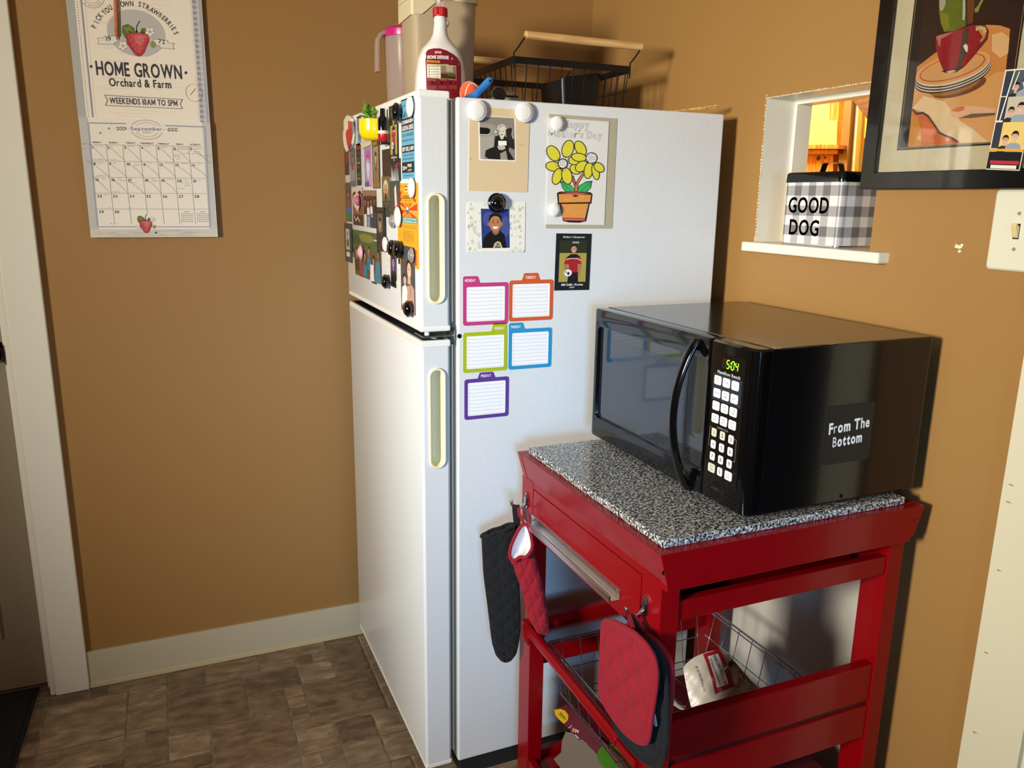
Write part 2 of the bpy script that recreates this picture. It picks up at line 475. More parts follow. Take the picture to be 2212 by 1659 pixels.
    bu = N.new('ShaderNodeBump'); bu.inputs['Strength'].default_value = .35; bu.inputs['Distance'].default_value = .003
    L.new(n.outputs['Fac'], bu.inputs['Height']); L.new(bu.outputs['Normal'], bs.inputs['Normal'])
    me.materials.append(T); me.materials.append(noise_col(mat('tile_grout', (120, 104, 84), .7), (100, 86, 68), (140, 124, 102), 30))
    me.polygons.foreach_set('material_index', mi)
    o = bpy.data.objects.new('floor', me); C.objects.link(o); struct(o)
make_floor()

# ---- walls
DX0, DX1 = -2.60, -1.755            # doorway in the wall with the calendar
b = MB()
b.box(-3.8, DX0, 0, .13, 0, 2.5).box(DX1, .13, 0, .13, 0, 2.5).box(DX0, DX1, 0, .13, 2.06, 2.5)
struct(b.build('wall_back', WALL))
OY0, OY1, OZ0, OZ1 = -1.236, -.8797, 1.35, 1.7043
b = MB()
b.box(0, .13, -.80, 0, 0, 2.5).box(0, .13, -1.40, -.80, 0, .80, 1).box(0, .13, -1.46, -1.40, 0, .80).box(0, .13, -1.46, -.80, .80, OZ0).box(0, .13, -1.46, -.80, OZ1, 2.5)
b.box(0, .13, -1.46, OY0, OZ0, OZ1).box(0, .13, OY1, -.80, OZ0, OZ1)
b.box(0, .13, -1.70, -1.46, 0, 2.5).box(0, .13, -2.60, -1.70, 2.06, 2.5).box(0, .13, -4.6, -2.60, 0, 2.5)
# chipped plaster beside the switch
rnd = random.Random(5)
for (cx, cy, rx, ry) in ((2071, 533, 8, 4), (2078, 530, 4, 3), (2066, 529, 3, 2), (2073, 543, 4, 3.5)):
    pts = [onx(cx+rx*math.cos(a)*rnd.uniform(.7, 1.2), cy+ry*math.sin(a)*rnd.uniform(.6, 1.2), -.0004) for a in [2*PI*k/9 for k in range(9)]]
    b.prism(pts, (-1, 0, 0), .0006, 2)
# ragged paint edge round the hatch
y = OY1
for k in range(46):
    z = 1.36+k*.0078
    b.obox((-.0006, -.8795+rnd.uniform(-.0012, .0012), z), (.0008, 0, 0), (0, rnd.uniform(.0002, .0013), 0), (0, rnd.uniform(-.0004, .0004), rnd.uniform(.001, .0039)), 2)
for k in range(44):
    yy = -.88-k*.008
    b.obox((-.0006, yy, 1.7045+rnd.uniform(-.001, .001)), (.0008, 0, 0), (0, rnd.uniform(.001, .004), rnd.uniform(-.0004, .0004)), (0, 0, rnd.uniform(.0002, .0011)), 2)
struct(b.build('wall_right', [WALL, PRIMER, mat('bare_plaster', (232, 220, 190), .6)]))
b = MB(); b.box(-3.93, -3.8, -4.6, -3.0, 0, 2.5).box(-3.93, -3.8, -2.2, .13, 0, 2.5).box(-3.93, -3.8, -3.0, -2.2, 0, 1.45).box(-3.93, -3.8, -3.0, -2.2, 2.15, 2.5)
struct(b.build('wall_left', WALL))
b = MB(); b.box(-3.93, -2.35, -4.73, -4.6, 0, 2.5).box(-1.15, 2.2, -4.73, -4.6, 0, 2.5).box(-2.35, -1.15, -4.73, -4.6, 2.05, 2.5)
struct(b.build('wall_front', WALL))
struct(MB().box(-3.93, 2.2, -4.73, 1.6, 2.5, 2.56).build('ceiling', CEIL))
# window in the left wall: frame and mullion; glazed door behind the camera
b = MB(); b.box(-3.9, -3.83, -3.0, -2.96, 1.45, 2.15).box(-3.9, -3.83, -2.24, -2.2, 1.45, 2.15).box(-3.9, -3.83, -2.96, -2.24, 1.45, 1.49).box(-3.9, -3.83, -2.96, -2.24, 2.11, 2.15)
struct(b.build('window_1', CREAMW))
b = MB(); b.box(-2.35, -2.28, -4.7, -4.64, 0, 2.05).box(-1.22, -1.15, -4.7, -4.64, 0, 2.05).box(-2.28, -1.22, -4.7, -4.64, 1.98, 2.05).box(-2.28, -1.22, -4.7, -4.64, 0, .2).box(-1.77, -1.73, -4.7, -4.64, .2, 1.98)
struct(b.build('window_2', CREAMW))

# ---- doorway with casing and door on the left
b = MB(); b.box(-1.743, -1.654, -.020, .0005, -.0, 2.15)
b.box(-1.758, -1.743, -.012, .13, 0, 2.06)                       # jamb lining
b.box(-1.770, -1.758, .035, .055, 0, 2.05)                      # stop
struct(b.build('trim_1', CREAMW, bevel=.003))
# rusty strike plate on the jamb edge
d = MB()
xa, xb = -2.60, -1.762
d.box(xa, xb, .056, .094, .008, 2.04)
for z0, z1 in ((.18, .86), (1.0, 1.92)):
    for x0, x1 in ((xa+.1, xa+.37), (xa+.45, xb-.11)):
        # raised moulding round each panel
        for k, (w, h) in enumerate(((0, .010), (.018, .004))):
            d.box(x0+w, x1-w, .056-h, .0565, z0+w, z0+w+.014).box(x0+w, x1-w, .056-h, .0565, z1-w-.014, z1-w)
            d.box(x0+w, x0+w+.014, .056-h, .0565, z0+w+.014, z1-w-.014).box(x1-w-.014, x1-w, .056-h, .0565, z0+w+.014, z1-w-.014)
door = struct(d.build('door_1', DOORP))
p = onx(0, 0, 0); kc = ony(-14, 765, .02)
k = MB(); k.lathe([(.030, 0), (.030, .004), (.012, .008), (.011, .026), (.024, .034), (.028, .046), (.022, .058), (.006, .062)], (kc.x, .056, kc.z), 28, 0, (0, -1, 0))
k.build('door_knob', mat('dark_bronze', (52, 34, 22), .25, 1), door)
# worn latch with bare rusty wood
k = MB()
z0 = .29
rr = random.Random(2)
for i, (px, py, w, h) in enumerate(((78, 1198, 5, 8), (80, 1214, 3, 10), (82, 1232, 2.5, 12), (84, 1252, 3, 12), (87, 1272, 4, 10), (90, 1285, 4, 7))):
    pts = [ony(px-3+w*math.cos(a)*rr.uniform(.6, 1.2), py+h*math.sin(a)*rr.uniform(.7, 1.2), .0555) for a in [2*PI*q/9 for q in range(9)]]
    k.prism(pts, (0, -1, 0), .0015)
part(k.build('worn_latch', noise_col(mat('rusty_wood', (96, 52, 34), .7), (70, 34, 22), (150, 110, 84), 60), door), 'rusty worn strip at the latch edge')
# baseboards
b = MB(); b.box(-1.654, -.02, -.012, 0, 0, .1165).box(-1.652, -.02, -.0155, -.012, .0, .016, 1)
struct(b.build('baseboard_back', [BASEB, BASEB2], bevel=.0015))
b = MB(); b.box(-.014, 0, -1.605, -.02, 0, .12).box(-.017, 0, -1.605, -.02, 0, .018)
struct(b.build('baseboard_right', CREAMW, bevel=.003))
# casing at the right edge of the picture
b = MB(); b.box(-.020, .0005, -1.712, -1.605, 0, 2.15); b.box(-.008, .14, -1.722, -1.700, 0, 2.06)
for px, py, w_ in ((2181, 1046, 6), (2175, 1083, 6), (2155, 1230, 4), (2128, 1408, 3), (2103, 1580, 4)):
    q = [onx(px+dx, py+dy, -.0202) for dx, dy in ((-1, -1), (w_, 1.5), (w_+5, 4), (w_-1, 3.5), (-1, 1.5))]
    b.prism(q, (-1, 0, 0), .0003, 1)
struct(b.build('trim_2', [CREAM, mat('bare_wood_nick', (150, 112, 60), .7)], bevel=.003))

# ---- hatch in the right wall: lining, stops, sill
b = MB()
b.box(.001, .13, -.8806, -.8797, 1.368, 1.7034)                       # left lining
b.box(.001, .13, -1.236, -.8797, 1.7034, 1.7043)                      # head
b.box(.001, .13, -1.240, -1.236, 1.368, 1.704)
b.box(.086, .132, -.890, -.880, 1.368, 1.6935).box(.086, .132, -1.236, -.880, 1.6935, 1.7036)
struct(b.build('trim_3', CREAMW))
a = onx(1601, 523, -.03); c = onx(1898, 543, -.03); a2 = onx(1601, 546, -.03)
b = MB(); b.box(-.03, .16, c.y, a.y, 1.345, 1.368)
struct(b.build('trim_4', CREAMW, bevel=.004))

# ---- the lit room beyond the hatch
YEL = noise_bump(mat('yellow_wall_paint', (250, 214, 104), .5), 40, .2, .001)
PINE = noise_col(mat('orange_pine', (190, 110, 50), .45), (168, 88, 34), (214, 136, 68), 14, .35, .65, 6, (1, 10, 1))
PINED = noise_col(mat('dark_brown_wood', (92, 50, 26), .5), (70, 36, 18), (112, 66, 36), 16, .35, .65, 6, (1, 1, 8))
TANW = mat('tan_post_paint', (134, 92, 52), .5)
def H(u, v, x): return onx(1580+u*.2652, 150+v*.2652, x)
def slab(u, v, x, t=.03): return None
struct(MB().box(1.12, 1.2, -1.60, 1.5, 0, 2.5).box(.0, 1.12, 1.42, 1.5, 0, 2.5).box(.0, .08, .13, 1.42, 0, 2.5).build('wall_next_room', YEL))
struct(MB().box(.13, 1.2, -1.66, -1.60, 0, 2.5).box(2.12, 2.2, -4.6, -1.6, 0, 2.5).build('wall_hall_blocker', mat('hall_paint', (96, 84, 70), .6)))  # unseen hall walls; partition added to block lamplight from the microwave's reflection
b = MB(); q = [H(u, v, 1.105) for u, v in ((560, 200), (800, 200), (800, 640), (560, 640))]
b.prism(q, (1, 0, 0), .0149)
struct(b.build('trim_5', YEL))
b = MB(); q = [H(u, v, 1.095) for u, v in ((806, 190), (882, 190), (868, 430), (796, 430))]
b.prism(q, (1, 0, 0), .0249); struct(b.build('trim_6', PINE))
b = MB(); q = [H(u, v, 1.07) for u, v in ((630, 418), (862, 416), (856, 612), (622, 612))]
b.prism(q, (1, 0, 0), .049)
cc = H(742, 518, 1.069)
b.tube([cc+V3((0, math.cos(t*PI/12)*.0085, math.sin(t*PI/12)*.0105)) for t in range(24)], .0009, 6, 0, True)
tag(b.build('electrical_box', YEL, bevel=.003), 'yellow painted box with a round knockout on the wall beyond the hatch', 'box')
b = MB(); q = [H(u, v, 1.03) for u, v in ((560, 612), (872, 614), (872, 648), (560, 648))]
b.prism(q, (1, 0, 0), .089)
q = [H(u, v, 1.05) for u, v in ((560, 650), (866, 652), (862, 690), (560, 690))]
b.prism(q, (1, 0, 0), .069)
q = [H(u, v, 1.085) for u, v in ((560, 690), (832, 690), (822, 960), (540, 960))]
b.prism(q, (1, 0, 0), .034)
kn = H(708, 722, 1.084)
sh = b.build('wooden_ledge', PINE, bevel=.002)
tag(sh, 'orange pine ledge with a knotty board under it beyond the hatch', 'ledge')
b = MB(); b.prism([kn+V3((-.0006, math.cos(t*PI/8)*.010, math.sin(t*PI/8)*.0105)) for t in range(16)], (1, 0, 0), .002)
part(b.build('knot', mat('dark_knot', (62, 46, 40), .6), sh), 'dark round knot')
b = MB(); kn2 = H(762, 718, 1.084); b.prism([kn2+V3((-.0006, math.cos(t*PI/8)*.004, math.sin(t*PI/8)*.006)) for t in range(16)], (1, 0, 0), .002)
part(b.build('knot', mat('dark_knot', (62, 46, 40), .6), sh), 'smaller knot beside it')
b = MB(); q = [H(u, v, 1.07) for u, v in ((925, 190), (985, 190), (930, 960), (852, 960))]
b.prism(q, (1, 0, 0), .0499); struct(b.build('trim_7', TANW))
b = MB(); q = [H(u, v, 1.09) for u, v in ((985, 190), (1042, 190), (990, 960), (932, 960))]
b.prism(q, (1, 0, 0), .0299); struct(b.build('trim_8', CREAM))
b = MB(); q = [H(u, v, 1.0) for u, v in ((960, 215), (1000, 150), (1400, 150), (1400, 700), (1108, 408))]
b.prism(q, (1, 0, 0), .06); struct(b.build('trim_9', PINED))
b = MB(); q = [H(u, v, 1.04) for u, v in ((1078, 560), (1200, 560), (1200, 900), (1052, 900))]
b.prism(q, (1, 0, 0), .05); struct(b.build('trim_10', PINED))

# ---- mat in front of the door
MATB = mat('black_ribbed_rubber', (22, 21, 22), .75)
N_, L_, B_ = nodes(MATB)
w_ = N_.new('ShaderNodeTexWave'); w_.inputs['Scale'].default_value = 60; w_.bands_direction = 'DIAGONAL'; t_ = N_.new('ShaderNodeTexCoord'); u_ = N_.new('ShaderNodeBump')
u_.inputs['Strength'].default_value = .9; u_.inputs['Distance'].default_value = .003
L_.new(t_.outputs['Object'], w_.inputs['Vector']); L_.new(w_.outputs['Fac'], u_.inputs['Height']); L_.new(u_.outputs['Normal'], B_.inputs['Normal'])
b = MB(); a0 = onz(90, 1466, .004); a1 = onz(50, 1659, .004)
q = [V3((a0.x, .04, 0)), V3((a0.x-.75, .04, 0)), V3((a1.x-.75, -.62, 0)), V3((a1.x-.03, -.62, 0))]
b.prism(q, (0, 0, 1), .008)
q2 = [V3((a0.x-.012, .028, .008)), V3((a0.x-.74, .028, .008)), V3((a1.x-.74, -.608, .008)), V3((a1.x-.042, -.608, .008))]
b.prism(q2, (0, 0, 1), .003)
tag(b.build('door_mat', MATB), 'black ribbed doormat on the floor in front of the door', 'mat')

# ================================================================== REFRIGERATOR
FY, FYB, FX = -.8111, -.06, -.8397
fridge = thing('refrigerator', (-.45, -.44, 0), 'white textured top-freezer refrigerator in the corner covered in photos and magnets', 'refrigerator')
b = MB(); b.box(-.7541, -.0665, FY, FYB, .06, 1.670)
b.build('cabinet', FR, fridge, bevel=.004, seg=3)
b = MB(); b.box(-.74, -.08, FY+.02, FYB-.02, .0, .06); b.build('toe_kick', DARKG, fridge)
def stad(cx, cz, w, h, n=12):
    r = w/2; pts = []
    for k in range(n+1): a = PI*k/n; pts.append((cx+r*math.cos(a), cz+h/2-r+r*math.sin(a)))
    for k in range(n+1): a = PI+PI*k/n; pts.append((cx+r*math.cos(a), cz-h/2+r+r*math.sin(a)))
    return pts
def door_part(name, z0, z1, hz0, hz1):
    x0, x1, R = FX, -.7716, .007
    prof = []
    for cx, cz, a0 in ((x1-R, z0+R, -90), (x1-R, z1-R, 0), (x0+R, z1-R, 90), (x0+R, z0+R, 180)):
        for k in range(4):
            a = math.radians(a0+k*30); prof.append((cx+R*math.cos(a), cz+R*math.sin(a)))
    def off(d):
        cx, cz = (x0+x1)/2, (z0+z1)/2
        hx, hz = (x1-x0)/2, (z1-z0)/2
        return [(cx+(x-cx)*(hx-d)/hx, cz+(z-cz)*(hz-d)/hz) for x, z in prof]
    b = MB()
    rings = []
    for d, y in ((0.006, FYB), (.002, FYB-.002), (0, FYB-.007), (0, FY+.006), (.0018, FY+.0018), (.006, FY)):
        rings.append([V3((x, y, z)) for x, z in off(d)])
    b.loft(rings, 0, True, True, False)
    hcx, hcz = -.8035, (hz0+hz1)/2
    outer = rings[-1]; inner = [V3((x, FY, z)) for x, z in stad(hcx, hcz, .030, hz1-hz0-.010)]
    allv = outer+inner
    b.add(allv, tessellate_polygon([outer, list(reversed(inner))]) if False else [tuple(t) for t in tessellate_polygon([outer, inner])])
    d = b.build(name, FR, fridge)
    # moulded handle: rim and deep cup
    h = MB(); H = hz1-hz0; sp = [(.040, .0, H), (.0395, -.0030, H-.0005), (.037, -.0048, H-.003), (.033, -.0050, H-.007), (.029, -.0035, H-.011), (.027, .004, H-.013), (.0255, .010, H-.014), (.0225, .018, H-.018), (.017, .024, H-.026), (.009, .0275, H-.040)]
    h.loft([[V3((x, FY+dy, z)) for x, z in stad(hcx, hcz, w, hh)] for w, dy, hh in sp], 0, True, False, True)
    h.build('recessed_handle', IVORY, d)
    # trim caps at both ends of the door edge
    for za, zb in ((z1-.0165, z1), (z0, z0+.0135)):
        c = MB(); c.box(x0-.0008, x1+.0012, FY-.0012, FYB-.01, za, zb)
        c.build('end_cap', FRS, d, bevel=.004, seg=3)
    return d
fz = door_part('freezer_door', 1.1736, 1.680, 1.235, 1.473)
fd = door_part('fridge_door', .0615, 1.1543, .855, 1.092)
for z0, z1 in ((1.187, 1.664), (.08, 1.14)):
    b = MB(); b.box(-.7716, -.7541, FY+.030, FYB-.02, z0, z1)
    b.box(-.7705, -.7660, FY+.022, FY+.032, z0, z1)
    b.box(-.7632, -.7600, FY+.014, FY+.030, z0+.006, z1, 1)
    b.box(-.7575, -.7541, FY+.016, FY+.030, z0+.012, z1)
    b.build('gasket', [GASK, GASKW], fridge)
b = MB(); b.box(-.832, -.748, FY+.012, FY+.075, 1.1585, 1.1625); b.box(-.760, -.7541, FY+.006, FY+.06, 1.150, 1.176)
b.build('hinge_bracket', mat('zinc_plate', (176, 182, 178), .25, .9), fridge, bevel=.001)
b = MB(); b.cyl((-.822, FY+.012, 1.1736), (-.822, FY+.012, 1.1650), .0058, n=16); b.build('hinge_pin', FRS, fridge)
b = MB(); b.cyl((-.800, FY+.03, 1.1543), (-.800, FY+.03, 1.1556), .008, n=16); b.build('hinge_plug', mat('white_plug', (250, 250, 248), .3), fridge)
b = MB(); b.lathe([(.0052, 0), (.0052, .001), (.0035, .0018), (.0033, .0008), (.0001, .0008)], (-.7505, FY, 1.1608), 16, 0, (0, -1, 0)); part(b.build('screw', mat('dark_screw', (40, 40, 40), .3, .8), fridge), 'dark round screw head')

# ================================================================== KITCHEN CART
cart = thing('kitchen_cart', (-.335, -1.18, 0), 'red painted kitchen cart with a granite top against the wall beside the refrigerator', 'cart')
RX0, RX1, RY0, RY1, RZ0, RZ1 = -.6372, -.0359, -1.4725, -.8857, .8403, .8992
def trap(y0, y1):
    q = [(RX0, RZ1), (RX1, RZ1), (RX1-.022, RZ0), (RX0+.017, RZ0)]
    return [V3((x, y0, z)) for x, z in q], V3((0, y1-y0, 0))
b = MB()
for y0, y1, zz in ((RY0, RY0+.02, .829), (RY1-.02, RY1, .829)):
    b = MB(); q = [V3((x, y0, z)) for x, z in ((RX0, RZ1), (RX1, RZ1), (RX1-.020, RZ0), (RX1-.026, RZ0), (RX1-.030, zz), (RX0+.017, zz), (RX0+.017, RZ0))]
    b.prism(q, (0, y1-y0, 0), 1)
    b.build('side_apron', RED, cart, bevel=.0012)
b = MB()
b.prism([V3(p) for p in ((RX0+.001, RY0+.02, RZ1), (RX0+.02, RY0+.02, RZ1), (RX0+.037, RY0+.02, RZ0), (RX0+.018, RY0+.02, RZ0))], (0, RY1-RY0-.04, 0), 1)
b.prism([V3(p) for p in ((RX1-.001, RY0+.02, RZ1), (RX1-.02, RY0+.02, RZ1), (RX1-.043, RY0+.02, RZ0), (RX1-.023, RY0+.02, RZ0))], (0, RY1-RY0-.04, 0), 1)
b.box(RX0+.02, RX1-.02, RY0+.02, RY1-.02, RZ1-.012, RZ1-.0005)
b.build('top_frame', RED, cart, bevel=.001)
b = MB(); b.box(-.6199, -.0685, -1.454, -.9100, RZ1, .9143); b.build('granite_top', GRAN, cart, bevel=.003, seg=3)
LX0, LX1 = RX0+.0172, RX1-.022
for x0, x1 in ((LX0, LX0+.038), (LX1-.038, LX1)):
    for y0, y1 in ((-1.456, -1.396), (-.940, -.880)):
        b = MB(); b.box(x0, x1, y0, y1, 0, RZ0); b.build('leg', RED, cart, bevel=.0015)
# fronts and rails under the top, both short sides
for s, y0, y1 in ((0, -1.452, -1.434), (1, -.902, -.884)):
    b = MB(); b.box(LX0+.03, LX1-.03, y0, y1, .757, .795); b.build('side_rail', RED, cart, bevel=.0015)
b = MB(); b.box(LX0+.04, LX1-.04, -1.434, -.902, .757, .764); b.build('drawer_floor', RED, cart)
b = MB(); b.box(LX1-.03, LX1-.012, -1.396, -.94, .757, RZ0); b.build('back_rail', RED, cart, bevel=.001)
b = MB(); b.box(-.6195, -.598, -1.396, -.940, .8255, RZ0+.003); b.build('front_rail', RED, cart, bevel=.001)
# drawer
dr = MB(); dr.box(-.6195, -.600, -1.3925, -.9415, .7150, .8235)
dr.box(-.600, -.12, -1.388, -1.376, .765, .815).box(-.600, -.12, -.958, -.946, .765, .815).box(-.132, -.12, -1.376, -.958, .765, .815).box(-.6, -.12, -1.376, -.958, .765, .770)
drw = dr.build('drawer', RED, cart, bevel=.0012)
h = MB()
ha, hb = -.938, -1.328
h.box(-.6215, -.6193, hb, ha, .7530, .7640)
h.box(-.6440, -.6193, hb, ha, .7440, .7452); h.box(-.6440, -.6405, hb, ha, .7440, .7570); h.box(-.6215, -.6193, hb, ha, .7452, .7530)
h.build('bar_handle', STEEL, drw, bevel=.0004)
for y in (-.95, -1.318):
    s = MB(); s.lathe([(.003, 0), (.0024, .001), (.0001, .0012)], (-.6215, y, .7585), 12, 0, (-1, 0, 0)); s.build('handle_screw', STEEL, drw)
# screw sockets in the apron
for px, py in ((1434, 1237), (1977, 1124)):
    c = ony(px, py, RY0); s = MB(); s.lathe([(.0042, .0006), (.0036, -.0005), (.0001, -.0005)], (c.x, RY0, c.z), 14, 0, (0, -1, 0), cap0=False)
    s.build('screw_socket', mat('dark_socket', (48, 14, 16), .4, .4), cart)
# lower rails, near side and far side
b = MB(); b.box(LX0+.036, LX1-.036, -1.452, -1.430, .478, .560); b.build('side_rail', RED, cart, bevel=.0015)
b = MB(); b.box(LX0+.036, LX1-.036, -1.452, -1.430, .392, .466); b.build('side_rail', RED, cart, bevel=.0015)
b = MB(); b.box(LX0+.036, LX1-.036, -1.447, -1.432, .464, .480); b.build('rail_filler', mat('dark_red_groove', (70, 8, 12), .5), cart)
b = MB(); b.box(LX0+.036, LX1-.036, -.922, -.900, .362, .488); b.build('side_rail', RED, cart, bevel=.0015)
# bottom shelf on its frame
b = MB(); b.box(LX0+.002, LX0+.02, -1.396, -.94, .060, .118); b.box(LX1-.02, LX1-.002, -1.396, -.94, .060, .118)
b.box(LX0+.038, LX1-.038, -1.452, -1.432, .060, .118).box(LX0+.038, LX1-.038, -.92, -.90, .060, .118)
b.build('bottom_frame', RED, cart, bevel=.0015)
b = MB()
for k in range(9):
    y0 = -1.43+k*.0575; b.box(LX0+.02, LX1-.02, y0, y0+.045, .090, .102)
b.build('bottom_shelf', RED, cart, bevel=.001)
# round towel bar on the front
p0 = onp(1163, 1383, (-.622, -1, .5), (1, 0, 0)); p1 = onp(1338, 1602, (-.622, -1, .5), (1, 0, 0))
p0 = V3((-.622, -.945, p0.z)); p1 = V3((-.622, p1.y, p1.z))
b = MB(); b.cyl(p0, p1, .0125, n=24); b.build('towel_bar', RED, cart, bevel=.002)
b = MB(); b.box(LX0-.010, LX0+.0005, -1.420, p1.y+.002, p1.z-.010, p1.z+.008); b.build('bar_bracket', RED, cart, bevel=.001)
b = MB(); b.box(LX0-.010, LX0+.0005, -.950, -.915, p0.z-.035, p0.z+.016); b.build('bar_bracket', RED, cart, bevel=.001)

# hooks stuck on the front of the two legs
def hook(px, py):
    c = onx(px, py, LX0)
    x = LX0
    b = MB()
    q = [(0, .019), (.009, .008), (.010, -.010), (.002, -.022), (-.008, -.012), (-.009, .008)]
    b.prism([V3((x, c.y-u, c.z+v)) for u, v in q], (-1, 0, 0), .003)
    q = [(0, .013), (.005, .004), (.005, -.010), (0, -.016), (-.005, -.010), (-.005, .004)]
    b.prism([V3((x-.003, c.y-u, c.z+v)) for u, v in q], (-1, 0, 0), .003)
    pts = [(x-.005, c.y, c.z-.008), (x-.012, c.y, c.z-.016), (x-.022, c.y, c.z-.020), (x-.032, c.y, c.z-.017), (x-.038, c.y, c.z-.008), (x-.040, c.y, c.z-.001)]
    b.tube(pts, [.004, .0038, .0032, .003, .003, .0036], 10)
    b.ball((x-.040, c.y, c.z), .0042, 12)
    b.build('hook', CHROME, cart, bevel=.0006)
    return c
hk1 = hook(1139, 1079)
hk2 = hook(1396, 1306)

# ---- wire basket hanging in the cart
WB0, WB1, WBY0, WBY1, WBZ, WBB = -.600, -.155, -1.385, -1.0, .470, .335
wire = MB()
rim = [(WB0, WBY0, WBZ), (WB1, WBY0, WBZ), (WB1, WBY1, WBZ), (WB0, WBY1, WBZ)]
def rect_wire(mb, q, r, sub=1):
    for a, c in zip(q, q[1:]+q[:1]): mb.tube([a, c], r, 8)
rect_wire(wire, rim, .0024)
rect_wire(wire, [(WB0+.004, WBY0+.004, WBZ-.007), (WB1-.004, WBY0+.004, WBZ-.007), (WB1-.004, WBY1-.004, WBZ-.007), (WB0+.004, WBY1-.004, WBZ-.007)], .0016)
ins = .022
for k in range(9):
    x = WB0+.035+k*(WB1-WB0-.07)/8; xi = x
    wire.tube([(x, WBY0, WBZ), (xi, WBY0+ins, WBB+.012), (xi, WBY0+ins+.012, WBB), (xi, WBY1-ins-.012, WBB), (xi, WBY1-ins, WBB+.012), (x, WBY1, WBZ)], .0011, 6)
for k in range(8):
    y = WBY0+.03+k*(WBY1-WBY0-.06)/7
    wire.tube([(WB0, y, WBZ), (WB0+ins, y, WBB+.012), (WB0+ins+.012, y, WBB-.002), (WB1-ins-.012, y, WBB-.002), (WB1-ins, y, WBB+.012), (WB1, y, WBZ)], .0011, 6)
i2 = ins*.55
rect_wire(wire, [(WB0+i2, WBY0+i2, .40), (WB1-i2, WBY0+i2, .40), (WB1-i2, WBY1-i2, .40), (WB0+i2, WBY1-i2, .40)], .0014)
rect_wire(wire, [(WB0+ins, WBY0+ins, WBB+.012), (WB1-ins, WBY0+ins, WBB+.012), (WB1-ins, WBY1-ins, WBB+.012), (WB0+ins, WBY1-ins, WBB+.012)], .0014)
# runners that hang the basket from the cart legs
wire.box(WB0-.006, WB1+.05, WBY0-.012, WBY0-.001, WBZ-.006, WBZ-.002); wire.box(WB0-.006, WB1+.05, WBY1+.001, WBY1+.06, WBZ-.006, WBZ-.004)
tag(wire.build('wire_basket', mat('chromed_wire', (190, 190, 192), .25, 1)), 'chromed wire basket hanging inside the red cart above the bottom shelf', 'basket')

# ================================================================== MICROWAVE
mw = thing('microwave', (-.25, -1.17, .9143), 'black countertop microwave with a curved door handle on the granite cart top', 'microwave')
MX0, MXS, MX1, MY0, MY1, MZ0, MZ1 = -.4517, -.4230, -.0445, -1.4484, -.8960, .9248, 1.2247
b = MB(); b.box(MXS, MX1, MY0, MY1, MZ0, MZ1); b.build('case', BLKM, mw, bevel=.005, seg=3)
for x in (-.39, -.09):
    for y in (-1.41, -.93):
        b = MB(); b.cyl((x, y, .9143), (x, y, MZ0+.001), .012, .014); b.build('foot', BLKS, mw)
YD = -1.3240
# door: frame around the recessed glass
dm = MB(); gz0, gz1, gy0, gy1 = .968, 1.1865, -1.3190, -.9070
def yz(y0, y1, z0, z1, r, x):
    o_ = []
    for cy, cz, a0 in ((y1-r, z0+r, -90), (y1-r, z1-r, 0), (y0+r, z1-r, 90), (y0+r, z0+r, 180)):
        for k in range(6): t = math.radians(a0+k*18); o_.append(V3((x, cy+r*math.cos(t), cz+r*math.sin(t))))
    return o_
dm.loft([yz(YD, MY1, MZ0, MZ1-.001, .004, MXS+.001), yz(YD, MY1, MZ0, MZ1-.001, .006, MX0+.004), yz(YD+.001, MY1-.001, MZ0+.001, MZ1-.002, .006, MX0+.0012), yz(YD+.004, MY1-.004, MZ0+.004, MZ1-.005, .006, MX0),
    yz(gy0, gy1, gz0, gz1, .012, MX0), yz(gy0+.001, gy1-.003, gz0+.003, gz1-.003, .010, MX0+.0015), yz(gy0+.001, gy1-.004, gz0+.004, gz1-.004, .009, MX0+.0095), yz(gy0+.001, gy1-.004, gz0+.004, gz1-.004, .009, MXS)])
gy0, gy1, gz0, gz1 = gy0+.0008, gy1-.0035, gz0+.0035, gz1-.0035
dr_ = dm.build('door', BLK, mw)
b = MB(); b.box(MX0+.0085, MX0+.0102, YD+.0015, gy1-.0005, gz0+.0005, gz1-.0005)
b.build('door_glass', mat('smoked_glass', (26, 30, 38), .06, coat=.6, spec=.8), dr_)
MESH = mat('window_mesh', (44, 50, 62), .22, coat=.5)
b = MB(); a1 = onx(1312, 738, MX0+.008); 
b.box(MX0+.0080, MX0+.0086, -1.2500, -.9640, 1.002, 1.1610); b.build('window_screen', MESH, dr_)
# arched handle
hy = -1.283; pts = []; rad = []
for k in range(25):
    t = k/24; z = .926+t*(1.214-.926); bul = math.sin(PI*t)**.75*.036
    pts.append((MX0-.002-bul, hy-.004*math.sin(PI*t)-.012*(1-t)*0+.014*math.sin(PI*t), z)); rad.append(1)
rings = []
for i, p_ in enumerate(pts):
    a = V3(pts[max(i-1, 0)]); c = V3(pts[min(i+1, 24)]); d = (c-a).normalized(); out = V3((-d.z, 0, d.x)).normalized()
    w = .0125-.002*math.sin(PI*i/24); th = .0065
    rings.append([V3(p_)+YP*(w*math.cos(q*PI/8))+out*(th*math.sin(q*PI/8)) for q in range(16)])
b = MB(); b.loft(rings)
b.box(MX0-.004, MX0+.006, hy-.012, hy+.014, 1.196, 1.216).box(MX0-.004, MX0+.006, hy-.012, hy+.014, .924, .944)
b.build('handle', BLK, dr_)
